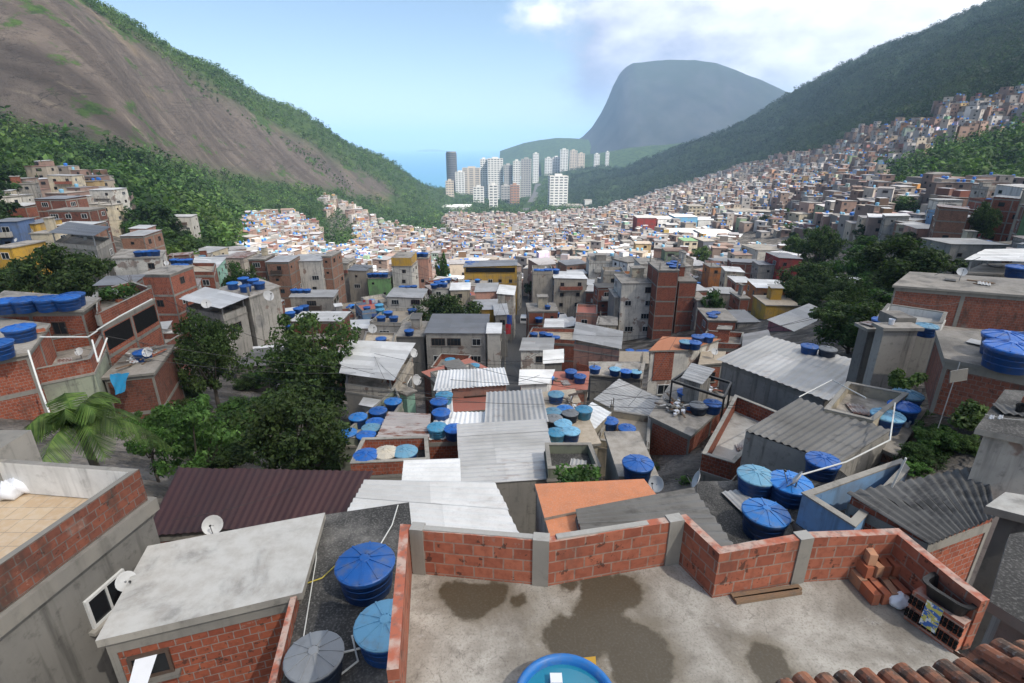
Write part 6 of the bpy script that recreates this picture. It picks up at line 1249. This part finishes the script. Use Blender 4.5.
for X, Yy, z in cand:
    sm_ = .8 if Yy < 130 else 1. if Yy < 300 else .86; w_ = g_.uniform(5, 8.6)*sm_; d_ = g_.uniform(5, 8.2)*sm_; fl = g_.choice((2, 2, 3, 3, 3, 4, 4, 5)) if Yy > 95 else g_.choice((1, 1, 2)); fl = min(fl, 3) if X < -.25*Yy else fl; big_ = g_.random() < .07 and Yy > 120; w_ *= 1.5 if big_ else 1; d_ *= 1.3 if big_ else 1; h = fl*2.7+.3; yaw = g_.gauss(0, .3)+.15*math.sin(Yy*.02)
    if Yy < 430 and clashes(X, Yy, min(w_, d_)*.36): continue
    if Yy > 430:
        if any((X-a)**2+(Yy-b_)**2 < (c+3)**2 for a, b_, c in OCC if b_ > 380): continue
    if any((X-a)**2+(Yy-b_)**2 < 400 for a, b_ in ROADX): continue
    cs = [pix((X+sx*w_/2, Yy+sy*d_/2, zz)) for sx in (-1, 1) for sy in (-1, 1) for zz in (z-1, z+h)]
    bb = (min(c[0] for c in cs), min(c[1] for c in cs), max(c[0] for c in cs), max(c[1] for c in cs))
    if Yy < 460 and hides(bb, Yy):
        h = 3.; cs = [pix((X+sx*w_/2, Yy+sy*d_/2, zz)) for sx in (-1, 1) for sy in (-1, 1) for zz in (z-1, z+h)]; bb = (min(c[0] for c in cs), min(c[1] for c in cs), max(c[0] for c in cs), max(c[1] for c in cs)); fl = 1
        if hides(bb, Yy): continue
    r = (X, Yy, z, w_, d_, h, yaw, fl, bb)
    (indiv if len(indiv) < NIND else far).append(r)
WALLS = [('brick', 'bare brick', 30), ('brick_tan', 'tan brick', 18), ('brick_old', 'weathered brick', 14), ('grey', 'grey rendered', 16), ('lightgrey', 'pale grey', 17), ('cream', 'cream', 11), ('white', 'white', 10), ('beige', 'beige', 7), ('salmon', 'salmon pink', 5), ('yellow', 'yellow', 2), ('green', 'green', 1), ('blue', 'blue', 2), ('mint', 'mint green', 1), ('orange', 'orange', 2)]
ROOFS = [('slab', 'cement roof', 32), ('slab_tan', 'dusty roof', 12), ('metal_grey', 'grey sheet roof', 20), ('metal_white', 'white sheet roof', 11), ('metal_dgrey', 'dull sheet roof', 16), ('metal_rust', 'rusty sheet roof', 5), ('slab_red', 'reddish roof', 6), ('fibre', 'dark ribbed roof', 6)]
def pick(L): return g_.choices(L, [l[2] for l in L])[0]
AUTO = []; LM = [h for h in HAND if h['short']]
FLN = ['', 'one-storey', 'two-storey', 'three-storey', 'four-storey', 'five-storey']
for X, Yy, z, w_, d_, h, yaw, fl, bb in indiv:
    wk, wn, _ = pick(WALLS); rk_, rn, _ = pick(ROOFS); ca, sa = math.cos(yaw), math.sin(yaw); u = Vector((ca, sa)); v = Vector((-sa, ca)); c = Vector((X, Yy))
    poly = [tuple(c+u*a*w_/2+v*b_*d_/2) for a, b_ in ((-1, -1), (1, -1), (1, 1), (-1, 1))]; metal = not rk_.startswith('slab'); tl = g_.uniform(.1, .5) if metal else 0
    rt = house('x', 'x', poly, z+h, min(gz(poly), z-1), wall=wk, roof=rk_, win=.7, detail=1 if Yy < 120 else 0, kinds=(1, 0, 1, 3), tilt=g_.choice(([0, 0, tl, tl], [tl, tl, 0, 0], [tl, 0, 0, tl], [0, tl, tl, 0])), pitch=.5 if Yy < 80 else .8, amp=.04, parapet=g_.choice((0, 0, .6, .8, -.7)) if not metal else 0, reg_=False, frame=True if wk.startswith('brick') or g_.random() < .4 else False, group='houses packed on the valley floor and slopes', storey=2.7)
    del rt['_z']; pc = pix((X, Yy, z+h)); AUTO.append((rt, f'{wn} {FLN[fl]} house, {rn}', pc))
    if not metal or g_.random() < .2:
        if metal: continue
        n = g_.choice((1, 1, 2, 3)) if NTANK[0] < 290 else 0
        for i in range(n):
            q = c+u*g_.uniform(-.3, .3)*w_+v*(-.3+.6*i/max(1, n))*d_+u*(i*.3); kd = g_.choice(('blue', 'blue', 'blue', 'bright', 'pale', 'cyan'))
            o_ = tank(kd, (q.x, q.y, z+h+.003), g_.uniform(1.2, 1.6), 'x', 'water tanks on the packed house roofs'); p2 = pix(o_.location); AUTO.append((o_, TNAME[kd], p2))
    elif g_.random() < .0: pass
def autolabel(items, lms):
    used = {}
    for o, desc, pc in sorted(items, key=lambda t: (-t[2][1], t[2][0])):
        best = sorted(lms, key=lambda m: (m['px']-pc[0])**2+((m['py']-pc[1])*1.6)**2)[:1][0]; dx, dy = pc[0]-best['px'], pc[1]-best['py']
        rel = ('right of' if dx > 0 else 'left of') if abs(dx) > abs(dy)*1.3 else ('beyond' if dy < 0 else 'in front of')
        used.setdefault((desc, rel, best['short']), []).append((math.hypot(dx, dy), o))
    for (desc, rel, sh), L in used.items():
        L.sort(key=lambda t: t[0])
        for i, (_, o) in enumerate(L):
            pre = '' if len(L) == 1 else (', nearest' if i == 0 else f', {ORD[i] if i < 10 else "another"}')
            lb_ = f'{desc}{pre} {rel} {sh}'; o['label'] = lb_ if len(lb_.replace('-', ' ').split()) <= 16 else lb_.replace(' house,', ',').replace('weathered ', '').replace('bare ', '').replace(' sheet roof', ' roof'); o['label'] = ' '.join(o['label'].split())
for o_h in [o for o in COL.objects if o.get('category') == 'house' and o.get('_z')]:
    if o_h.location.y < 26: continue
    if g_.random() < .22 and any(c_.name.startswith('roof') and len(c_.data.vertices) < 60 for c_ in o_h.children): p_h = Vector((o_h.location.x+g_.uniform(-1, 1), o_h.location.y+g_.uniform(-1.5, 1), o_h['_z']+.05)); dish(p_h, 'x', g_.uniform(.8, 1.1), g_.uniform(-2.2, -.8), .6, .7); AUTO.append((COL.objects[-1] if False else [o for o in COL.objects if o.name.startswith('satellite_dish')][-1], 'white satellite dish', pix(p_h)))
CLO = [m_plain('laundry '+n_, c_, .8, .1, .2) for n_, c_ in (('white', (.7, .7, .7)), ('red', (.4, .05, .06)), ('blue', (.08, .14, .4)), ('cream', (.55, .48, .36)), ('dark', (.05, .05, .07)))]
for rt, ds, pc in list(AUTO):
    if rt.get('category') != 'house' or 'roof' not in ds or 'sheet' in ds or 'ribbed' in ds or g_.random() > .22 or rt.location.y > 170: continue
    zt = max((rt.matrix_basis @ Vector((0, 0, 0))).z, 0); hh = max(v_.co.z for ch in COL.objects if ch.parent == rt and ch.name.startswith('roof') for v_ in ch.data.vertices)+rt.location.z
    c_ = Vector((rt.location.x, rt.location.y, hh+.003)); ln = empty('clothes_line', c_, 'x', 'clothes line', 'laundry on the packed house roofs'); b = MB(); b.tube([c_+Vector((-1.7, 0, 0)), c_+Vector((-1.7, 0, 1.8))], .03, M['steel'], 5); b.tube([c_+Vector((1.7, .3, 0)), c_+Vector((1.7, .3, 1.8))], .03, M['steel'], 5); b.tube([c_+Vector((-1.7, 0, 1.75)), c_+Vector((1.7, .3, 1.75))], .012, M['pvc'], 4); b.build('line', ln)
    for i in range(5):
        if g_.random() < .8: x0 = -1.5+i*.62; b = MB(); h_ = g_.uniform(.5, 1.1); b.grid([[c_+Vector((x0+.5*a/3, (x0+1.7)/3.4*.3+.02*math.sin(a*2+j), 1.74-h_*j/3)) for a in range(4)] for j in range(4)], g_.choice(CLO)); b.build('garment', ln)
    AUTO.append((ln, 'clothes line of laundry', pix(c_+Vector((0, 0, 1.5)))))
autolabel(AUTO, LM)
# the many farther houses: one mass
FV = []; FC = []
def fbox(P0, P1, z0, z1, c):
    pass
pal = dict(brick=(.24, .125, .09), brick_tan=(.29, .19, .14), brick_old=(.18, .11, .085), grey=(.3, .29, .275), lightgrey=(.46, .45, .43), cream=(.52, .44, .33), white=(.75, .73, .7), beige=(.44, .38, .31), salmon=(.5, .3, .23), yellow=(.5, .33, .1), green=(.2, .34, .18), blue=(.2, .33, .5), mint=(.33, .5, .4), orange=(.5, .22, .08))
rpal = dict(slab=(.3, .29, .27), slab_tan=(.42, .35, .27), metal_grey=(.42, .42, .44), metal_white=(.75, .75, .75), metal_dgrey=(.25, .25, .26), metal_rust=(.3, .18, .13), slab_red=(.38, .16, .11), fibre=(.16, .155, .15))
quads = []; qc = []; tq = []; 
def addq(a, b_, c, d, col): quads.extend((a, b_, c, d)); qc.append(col)
for X, Yy, z, w_, d_, h, yaw, fl, bb in far:
    wk = pick(WALLS)[0]; rk_ = g_.choices(list(rpal), (38, 14, 13, 8, 18, 8, 7, 10))[0]; f_ = g_.uniform(.7, 1.15); wc = tuple((v_*.62+m_*.38)*f_ for v_, m_ in zip(pal[wk], (.33, .28, .25))); rc = tuple((v_*.66+m_*.34)*f_ for v_, m_ in zip(rpal[rk_], (.3, .27, .25))); ca, sa = math.cos(yaw), math.sin(yaw)
    def W(a, b_, zz): return (X+ca*a*w_/2-sa*b_*d_/2, Yy+sa*a*w_/2+ca*b_*d_/2, zz)
    zb, zt = z-3, z+h; tl = g_.uniform(-.3, .5) if rk_[0] != 's' else 0; Cn = [(-1, -1), (1, -1), (1, 1), (-1, 1)]
    for i in range(4):
        a, b_ = Cn[i], Cn[(i+1) % 4]; addq(W(*a, zb), W(*b_, zb), W(*b_, zt), W(*a, zt), wc)
    addq(W(-1.06, -1.06, zt+.05), W(1.06, -1.06, zt+.05), W(1.06, 1.06, zt+.05+tl), W(-1.06, 1.06, zt+.05+tl), rc); addq(W(-1.06, -1.06, zt-.15), W(1.06, -1.06, zt-.15), W(1.06, -1.06, zt+.049), W(-1.06, -1.06, zt+.049), tuple(v_*.9 for v_ in rc))
    if Yy < 900:
        for s_ in range(fl):
            for j in range(2 if Yy < 500 else 1):
                if g_.random() < .75:
                    a0 = g_.uniform(-.8, .2)+.4*j; zz = zt-1.9-2.7*s_; addq(W(a0, -1.02, zz), W(a0+.35, -1.02, zz), W(a0+.35, -1.02, zz+1.1), W(a0, -1.02, zz+1.1), (.025, .025, .028))
            if g_.random() < .5: sg = -1.02 if X > 0 else 1.02; zz = zt-1.9-2.7*s_; b0 = g_.uniform(-.6, .2); addq(W(sg, b0, zz), W(sg, b0+.4, zz), W(sg, b0+.4, zz+1.1), W(sg, b0, zz+1.1), (.025, .025, .028))
    if g_.random() < .35 and rk_[0] == 's':
        bw, bd, bz = g_.uniform(.3, .6), g_.uniform(.3, .6), g_.uniform(1.8, 2.8); ox, oy = g_.uniform(-.4, .4), g_.uniform(-.3, .4); c2 = tuple(v_*g_.uniform(.7, 1.) for v_ in pal[pick(WALLS)[0]])
        K = [(ox-bw, oy-bd), (ox+bw, oy-bd), (ox+bw, oy+bd), (ox-bw, oy+bd)]
        for i in range(4): a, b_ = K[i], K[(i+1) % 4]; addq(W(*a, zt+.05), W(*b_, zt+.05), W(*b_, zt+bz), W(*a, zt+bz), c2)
        addq(*[W(*q, zt+bz) for q in K], rpal['metal_grey'] if g_.random() < .5 else (.7, .7, .7))
    if g_.random() < .45 and Yy < 600:
        for _ in range(g_.choice((1, 1, 2, 3))): tq.append((W(g_.uniform(-.7, .7), g_.uniform(-.7, .7), zt+.06), g_.uniform(.5, .75)))
def colmesh(name, V, C, mat):
    me = quads_mesh(name, np.array(V, float), mat); ca_ = me.color_attributes.new('Col', 'FLOAT_COLOR', 'CORNER'); A = np.repeat(np.concatenate([np.array(C, float), np.ones((len(C), 1))], 1), 4, 0); ca_.data.foreach_set('color', A.astype(np.float32).ravel()); return me
if quads: tag(link('houses', colmesh('houses', quads, qc, M['house_far'])), 'dense carpet of small brick and cement houses filling the far valley and right hillside', 'houses', kind='stuff')
b = MB()
for (x, y, z), r in tq: b.lathe([(r*.85, 0), (r, .9), (r*.9, 1.05), (.0, 1.2)], M['lid_blue'] if g_.random() < .6 else M['lid_pale'], 8, (x, y, z))
if b.f: tag(b.build('water_tanks'), 'far blue roof tanks scattered over the packed houses', 'water tanks', kind='stuff')
# ------------------------------------------------------------------ forest
gf = np.random.default_rng(31); N = 44000
Yc = np.exp(gf.uniform(np.log(70), np.log(2450), N*4)); Xc = gf.uniform(-1.1, 1.1, N*4)*Yc; Zc = TG(Xc, Yc)+GNZ(Xc, Yc); fx, fy = npix(Xc, Yc, Zc+3)
ok = (fx > -60) & (fx < 1090) & (fy > -60) & (Zc > SEA+2); ok &= ~((npoly(fx, fy, URB)) | (fy > 300))
for E in EXCL[:1]+EXCL[2:3]+EXCL[-1:]: ok |= npoly(fx, fy, E) & (Yc > 60)
rk = npoly(fx, fy, ROCKP) & (Xc < -80) & (Yc > 200); gnz = fbm(Xc, Yc, .02, 8, 4); ok &= (~rk | (gnz > .72))
i_ = np.where(ok)[0]; occ = np.array([o_ for o_ in OCC if o_[1] > 90] or [(0, 0, 0)]); 
keep = []; cell = {}
for i in i_:
    x, y = Xc[i], Yc[i]; sp_ = (5. if y < 350 else 5.6 if y < 800 else 7.5); kx, ky = int(x//sp_), int(y//sp_)
    if any((kx+a, ky+b_) in cell and (cell[(kx+a, ky+b_)][0]-x)**2+(cell[(kx+a, ky+b_)][1]-y)**2 < (sp_*.75)**2 for a in (-1, 0, 1) for b_ in (-1, 0, 1)): continue
    if y < 560 and np.any((occ[:, 0]-x)**2+(occ[:, 1]-y)**2 < (occ[:, 2]*.8+2)**2): continue
    if y > 1000 and any((x-a)**2+(y-b_)**2 < (c+5)**2 for a, b_, c in TOW): continue
    if y > 1000 and any((x-a)**2+(y-b_)**2 < 260 for a, b_ in ROADX): continue
    cell[(kx, ky)] = (x, y); keep.append(i)
keep = sorted(keep, key=lambda i: Yc[i])
nT = 0; clumpC = []; clumpR = []; hillC = []; hillR = []
LMT = [m for m in LM]
for i in keep:
    x, y, z = Xc[i], Yc[i], Zc[i]; onrock = bool(rk[i]); far_r = x > 150 and y > 500
    hgt = min(15., 4.+gf.gamma(2.2, 1.9))*(.35 if onrock else .75 if (x < -150 and y > 430) else 1.)
    if nT < NTREE and y < 420 and not onrock:
        cs = pix((x, y, z+hgt)); c0_ = pix((x, y, z)); wpx_ = hgt*.5*F/cs[2]; bb = (cs[0]-wpx_, cs[1], cs[0]+wpx_, c0_[1])
        if hides(bb, y): 
            hgt *= .5; cs = pix((x, y, z+hgt)); wpx_ = hgt*.5*F/cs[2]; bb = (cs[0]-wpx_, cs[1], cs[0]+wpx_, c0_[1])
            if hides(bb, y): continue
        side = 'left' if x < 0 else 'right'; r = put_tree(forest_t[nT % 4], (x, y, z-.5), f'leafy green tree in the wooded slope on the {side} side', f'trees in the {side} wooded slope', 1, None, 'leafy_tree'); r.scale = (hgt/9*1.15, hgt/9*1.15, hgt/9); nT += 1
    else:
        (hillC if far_r else clumpC).append((x, y, z+hgt*.45)); (hillR if far_r else clumpR).append(hgt*(.52 if y < 900 else .62))
for nm, C_, R_, mt, lab in (('forest', clumpC, clumpR, 'leaf_forest', 'green forest covering the slope and crest of the left ridge and the valley mouth'), ('forest', hillC, hillR, 'leaf_hill', 'dark forest covering the right-hand mountain')):
    C_ = np.array(C_); R_ = np.array(R_); V = leafcloud(C_, R_, 48, 1., M[mt], 77 if mt == 'leaf_hill' else 78, flat=.9)
    sz = np.repeat(np.clip(R_*.22, .55, 1.9), 48*4)[:, None]; ctr = V.reshape(-1, 4, 3).mean(1).repeat(4, 0); V = ctr+(V-ctr)*sz
    tag(link(nm, quads_mesh(nm, V, M[mt])), lab, 'forest', kind='stuff')
nB = 0
for _ in range(900):
    px_, py_ = g_.uniform(786, 962), g_.uniform(232, 352)
    if not inpoly(px_, py_, EXCL[1]) or nB > 34: continue
    p_ = PT(px_, py_, 2.)
    if clashes(p_.x, p_.y, 1.2): continue
    hgt = g_.uniform(3, 6.5); r = put_tree(darks[nB % 2] if nB % 3 else mids[nB % 3], (p_.x, p_.y, tg(p_.x, p_.y)-.6), 'dark tree or shrub in the thicket on the right bank', 'thicket on the right bank', 1); r.scale = (hgt/9*1.3, hgt/9*1.3, hgt/9); nB += 1; OCC.append((p_.x, p_.y, 1.6))
nU = 0
for P_, n_, hm in (([(165, 388), (350, 380), (350, 478), (165, 478)], 24, 3.), ([(900, 405), (985, 415), (975, 462), (890, 470)], 9, 1.4), ([(620, 455), (700, 455), (700, 480), (640, 480)], 3, 1.)):
    c_ = 0
    for _ in range(300):
        px_, py_ = g_.uniform(min(p[0] for p in P_), max(p[0] for p in P_)), g_.uniform(min(p[1] for p in P_), max(p[1] for p in P_))
        if not inpoly(px_, py_, P_) or c_ >= n_: continue
        p_ = PT(px_, py_, .5, 9.)
        if any((p_.x-a)**2+(p_.y-b_)**2 < (c*.7)**2 for a, b_, c in OCC if c < 8): continue
        hgt = g_.uniform(.5, 1.)*hm; r = put_tree((near_big+[near_light]+mids)[g_.randrange(6)], (p_.x, p_.y, tg(p_.x, p_.y)-.3), 'x', 'undergrowth below the left trees' if c_ < 99 and hm > 2 else 'shrubs in the dark yard', 1, None, 'leafy_shrub', 'shrub'); r.scale = (hgt/9*1.5, hgt/9*1.5, hgt/9); r['label'] = 'leafy shrub in the undergrowth below the left clump of trees' if hm > 2 else ('low shrub in the dark yard below the big-tank brick house' if hm > 1.2 else 'weedy shrub by the plinth tank'); r['group'] = r['label']; c_ += 1
# bushes and small trees among the packed houses
nS = 0
for _ in range(400):
    x_, y_ = g_.uniform(-.9, 1.)*1, math.exp(g_.uniform(math.log(110), math.log(700))); x_ *= y_; z = tg(x_, y_); p = pix((x_, y_, z+4))
    if not inpoly(p[0], p[1], URB) or clashes(x_, y_, 1.) or nS >= 46: continue
    hgt = g_.uniform(5, 9); cs = pix((x_, y_, z+hgt)); 
    if hides((cs[0]-6, cs[1], cs[0]+6, p[1]+4), y_): continue
    r = put_tree(forest_t[nS % 4], (x_, y_, z-.3), 'small green tree growing between the packed houses', 'trees between the packed houses', 1); r.scale = (hgt/9*1.2, hgt/9*1.2, hgt/9); nS += 1
# ------------------------------------------------------------------ small things
def dpix(px, py, Y, label, s=1., h=.4, **k): p = PY(px, py, Y); dish(p-Vector((0, 0, h)), label, s, h=h, **k)
dpix(213, 525, 12.9, 'white satellite dish at the edge of the maroon roof', .8, .5, az=-1.2, el=.6)
dpix(125, 581, 8.6, 'satellite dish on the side wall of the grey tiled terrace house', .55, .5, az=-.5, el=.4)
dpix(698, 480, 14.6, 'white satellite dish on the lower cement roof, seen side-on', .8, .6, az=2.9, el=.35)
dpix(657, 484, 15.6, 'satellite dish leaning beside the plinth tank', .8, .5, az=-2.4, el=.5)
dpix(797, 481, 14.0, 'dark satellite dish tilted over the bright blue tank', .95, .5, az=2.4, el=.5)
dpix(413, 353, 60, 'satellite dish on the corner of the mint-sided house', 1.6, 1., az=-.6, el=.4)
dpix(416, 380, 44, 'satellite dish at the mint front beside the pale awning', 1.4, .8, az=-.6, el=.4)
dpix(372, 329, 62, 'satellite dish beside the tan two-tank roof', 1.6, .8, az=-.9, el=.5)
dpix(206, 304, 64, 'satellite dish in the open gallery under the big white cover', 1.6, .8, az=-.9, el=.5)
dpix(268, 296, 68.5, 'satellite dish on the blank grey building', 2., .8, az=-.6, el=.5)
def vehicle(p, label, col, yaw=0., van=True):
    L, W_, H_ = (4.6, 1.8, 1.9) if van else (4., 1.7, 1.4); r = empty('parked_van' if van else 'parked_car', p, label, 'van' if van else 'car'); mt = m_plain('paint '+label[:12], col, .3, .05, .5, 1., .05)
    def T(a, b_, c): return Vector((p[0]+math.cos(yaw)*a-math.sin(yaw)*b_, p[1]+math.sin(yaw)*a+math.cos(yaw)*b_, p[2]+c))
    side = [(-L/2, .35), (L/2, .35), (L/2, .9), (L/2-.7, 1.0), (L/2-1.3, H_), (-L/2+.15, H_), (-L/2, 1.)]; b = MB()
    n = len(side)
    for i in range(n): a, c = side[i], side[(i+1) % n]; b.face([T(a[0], -W_/2, a[1]), T(c[0], -W_/2, c[1]), T(c[0], W_/2, c[1]), T(a[0], W_/2, a[1])], mt)
    b.face([T(a, -W_/2, c) for a, c in side], mt); b.face([T(a, W_/2, c) for a, c in side][::-1], mt); b.build('body', r)
    for s_ in (-1, 1): b = MB(); y_ = s_*(W_/2+.006); b.face([T(-L/2+.5, y_, 1.1), T(L/2-1.15, y_, 1.1), T(L/2-1.45, y_, H_-.15), T(-L/2+.5, y_, H_-.15)], M['pane']); b.build('side_window', r)
    b = MB(); b.face([T(L/2-.74, -W_/2+.12, 1.05), T(L/2-.74, W_/2-.12, 1.05), T(L/2-1.25, W_/2-.12, H_-.08), T(L/2-1.25, -W_/2+.12, H_-.08)], M['pane']); b.build('windscreen', r)
    b = MB(); b.face([T(-L/2-.01, -W_/2+.15, 1.1), T(-L/2-.01, W_/2-.15, 1.1), T(-L/2+.12, W_/2-.15, H_-.12), T(-L/2+.12, -W_/2+.15, H_-.12)], M['pane']); b.build('rear_window', r)
    for a in (-L/2+.8, L/2-.8):
        for s_ in (-1, 1): b = MB(); b.tube([T(a, s_*(W_/2-.2), .33), T(a, s_*(W_/2+.02), .33)], .33, M['black'], 14); b.build('wheel', r)
q = PT(524, 323); vehicle((q.x, q.y, q.z+.3), 'small white van on the narrow alley between the houses', (.6, .6, .6), PI/2-.1)
for i, (x, y) in enumerate(((846, 281), (856, 282))): q = PT(x, y, 1.); vehicle((q.x, q.y, q.z-.6), ['white car parked under the dark trees at right, left of two', 'white car parked under the dark trees at right, right of two'][i], (.62, .63, .65), .2+.3*i, False)
# flags over the alley
def flag(p, w_, h_, mt, label):
    b = MB(); b.grid([[Vector(p)+Vector((w_*i/6, .12*math.sin(i*1.1+j*.5), -h_*j/6)) for i in range(7)] for j in range(7)], mt); tag(b.build('banner', loc=p, smooth=True), label, 'banner')
flag(PY(505.5, 324, 84), .9, 1.8, M['red_cloth'] if 'red_cloth' in M else m_plain('red cloth', (.5, .04, .05), .8, .1, .2), 'red banner hanging by the alley'); flag(PY(507, 315, 92), .9, 2., m_plain('blue cloth', (.04, .1, .4), .8, .1, .2), 'blue banner hanging by the alley')
# tarpaulin
b = MB(); P0, P1, P2, P3 = PY(110, 374, 33.6), PY(129, 373, 33.4), PY(124, 392, 33.2), PY(115, 395, 33.2)
b.grid([[P0.lerp(P1, i/6).lerp(P3.lerp(P2, i/6), j/6)+Vector((0, -.1*math.sin(i*2+j), 0)) for i in range(7)] for j in range(7)], M['tarp']); tag(b.build('tarpaulin', loc=P0, smooth=True), 'bright blue tarpaulin hanging on the rubble-topped house', 'tarpaulin')
# clothes on a line, board on a stick, at the right
WIRE = []
for o_h in [o for o in COL.objects if o.get('category') == 'house' and o.get('_z') and 12 < o.location.y < 70 and 'orange' not in o['label']]:
    rf_ = [c_ for c_ in o_h.children if c_.name.startswith('roof') and len(c_.data.vertices) < 60]
    if not rf_: continue
    z_ = o_h['_z']; vs_r = [v_.co for v_ in rf_[0].data.vertices]; bx_ = max(abs(v_.x) for v_ in vs_r)*.3; by_ = max(abs(v_.y) for v_ in vs_r)*.28
    for _ in range(g_.randrange(1, 5)):
        c_ = Vector((o_h.location.x+g_.uniform(-bx_, bx_), o_h.location.y+g_.uniform(-by_, by_), z_+.004)); a_ = g_.uniform(0, PI); b = MB(); t_ = g_.random(); dv = Vector((math.cos(a_), math.sin(a_), 0))
        if t_ < .35: L_ = g_.uniform(.8, 2.2); b.beam(c_-dv*L_/2+Vector((0, 0, .03)), c_+dv*L_/2+Vector((0, 0, .06)), g_.uniform(.08, .25), .04, M['wood']); nm_, ds_ = 'plank', 'weathered plank lying on a roof'
        elif t_ < .6: L_ = g_.uniform(.6, 1.6); sv = Vector((-dv.y, dv.x, 0)); b.sheet(c_-dv*L_/2-sv*.4+Vector((0, 0, .06)), c_+dv*L_/2-sv*.4+Vector((0, 0, .06)), c_+dv*L_/2+sv*.4+Vector((0, 0, .09)), c_-dv*L_/2+sv*.4+Vector((0, 0, .09)), M[g_.choice(('metal_rust', 'fibre', 'metal_grey'))], .2, .025); nm_, ds_ = 'sheet_offcut', 'loose sheet offcut on a roof'
        elif t_ < .8: b.lathe([(.11, 0), (.15, .28), (.155, .29), (.14, .28), (.1, .03)], M[g_.choice(('plastic_white', 'lid_bright', 'black'))], 12, c_, True, True); nm_, ds_ = 'bucket', 'plastic bucket left on a roof'
        else:
            for q_ in range(4): brick(b, c_+Vector((g_.uniform(-.25, .25), g_.uniform(-.2, .2), 0)) if q_ else c_, .29, .1, .19, g_.uniform(0, 3), 'brick_block')
            nm_, ds_ = 'brick_heap', 'small heap of bricks on a roof'
        o_ = b.build(nm_, loc=c_); tag(o_, 'x', nm_.replace('_', ' '), nm_.replace('_', ' ')+' lying on roofs'); WIRE.append((o_, ds_, pix(c_)))
hs_ = [o for o in COL.objects if o.get('category') == 'house' and o.get('_z') and 24 < o.location.y < 190]
for _ in range(44):
    A_h = g_.choice(hs_); nb = sorted((o for o in hs_ if o is not A_h), key=lambda o: abs((o.location-A_h.location).length-22))[:6]; B_h = g_.choice(nb)
    pa = Vector((A_h.location.x, A_h.location.y, A_h['_z']+g_.uniform(1., 2.6))); pb = Vector((B_h.location.x, B_h.location.y, B_h['_z']+g_.uniform(1., 2.6))); cable(pa, pb, g_.uniform(.4, 1.4), .011+.00015*pa.y, 'x'); WIRE.append(([o for o in COL.objects if o.name.startswith('power_cable')][-1], 'black overhead cable', pix((pa+pb)/2)))
autolabel(WIRE, LM)
a, e = PY(985, 414, 13.2), PY(1030, 420, 12.8); cable(a, e, .05, .006, 'clothes line across the corner below the big-tank brick house', 'pvc', 'clothes_line', 'clothes line')
for i, (x, lab) in enumerate(((993, 'white garment on the clothes line, left of two'), (1002, 'white garment on the clothes line, right of two'))):
    q = PY(x, 415, 13.1); b = MB(); b.grid([[Vector((q.x-.07+.14*k_/4*(1-.25*j/5), q.y+.02*math.sin(k_*2+j), q.z-.3*j/5)) for k_ in range(5)] for j in range(6)], M['plastic_white']); tag(b.build('garment', loc=q), lab, 'garment')
q = PY(958, 377, 18.6); bd = empty('board', q, 'pale board fixed to a thin pole before the brick wall at right', 'board'); b = MB(); b.beam(q+Vector((-.32, 0, 0)), q+Vector((.32, .0, .12)), .05, .5, M['concrete']); b.build('panel', bd); b = MB(); b.tube([PY(960, 362, 18.7), PY(938, 428, 18.3)], .018, M['steel']); b.build('pole', bd)
pipe([PY(895, 403, 20.6), PY(890, 440, 17.6), PY(846, 462, 16.6), PY(790, 478, 15.5)], 'long white pvc pipe sagging along the edge of the dark ribbed roof', .03)
pipe([PZ(799, 397, -11.2), PZ(832, 380, -11.2), PZ(866, 398, -11.2)], 'white pvc pipe rail behind the dark ribbed roof', .03)
pipe([PY(892, 487, 11.6), PY(906, 458, 11.5)], 'white pipe leaning on the blue parapet terrace', .025)
pipe([PY(97, 330, 35), PY(120, 316, 36), PY(152, 299, 40)], 'white drain pipe along the gallery house', .05)
pipe([PY(40, 337, 31), PY(88, 337, 31.5), PY(97, 331, 33)], 'white drain pipe below the four-tank brick house', .05)
pipe([PY(92, 340, 31), PY(98, 362, 29.6)], 'white prop pole at the greenish terrace house, left of two', .05); pipe([PY(107, 338, 31), PY(98, 362, 29.6)], 'white prop pole at the greenish terrace house, right of two', .05)
pipe([PY(28, 350, 28), PY(40, 388, 27), PY(52, 420, 26)], 'white drain pipe down the front left brick house', .05)
pipe([PZ(735, 545, -10.8), PZ(760, 540, -10.86), PZ(780, 505, -10.86)], 'grey pipe lying on the lower cement roof', .02)
for i, (x0, y0, Y0, x1, y1, Y1, lab) in enumerate(((500, 300, 100, 528, 345, 75, 'black power cable crossing the alley high up'), (503, 330, 80, 522, 380, 55, 'black power cable strung along the alley'), (470, 360, 60, 540, 352, 66, 'black power cable from the grey building over the alley'), (700, 330, 70, 860, 305, 62, 'thin power cable sagging towards the dark trees at right'), (172, 520, 13, 330, 470, 17, 'thin cable over the maroon roof'), (640, 300, 90, 800, 285, 100, 'thin cable over the brick houses right of tower'))): cable(PY(x0, y0, Y0), PY(x1, y1, Y1), 1.2 if Y0 > 20 else .3, .03 if Y0 > 20 else .008, lab)
for x, y, h, lab in ((505, 372, 8, 'concrete utility pole in the alley, nearest'), (511, 345, 8, 'concrete utility pole in the alley, middle'), (528, 318, 8, 'concrete utility pole beside the large beige block')): q = PT(x, y); pole(q, h, lab)
for o in bpy.data.objects:
    for k_ in ('_z', '_p'):
        if k_ in o: del o[k_]
for o in COL.objects:
    if o.get('label') and len(o['label'].replace('-', ' ').split()) > 16: print('LONG', o.name, o['label'])
print('objects', len(bpy.data.objects), 'far houses', len(far), 'indiv', len(indiv), 'tanks', NTANK[0], 'trees', nT, 'clumps', len(clumpC), len(hillC), 'tw', len(HAND))
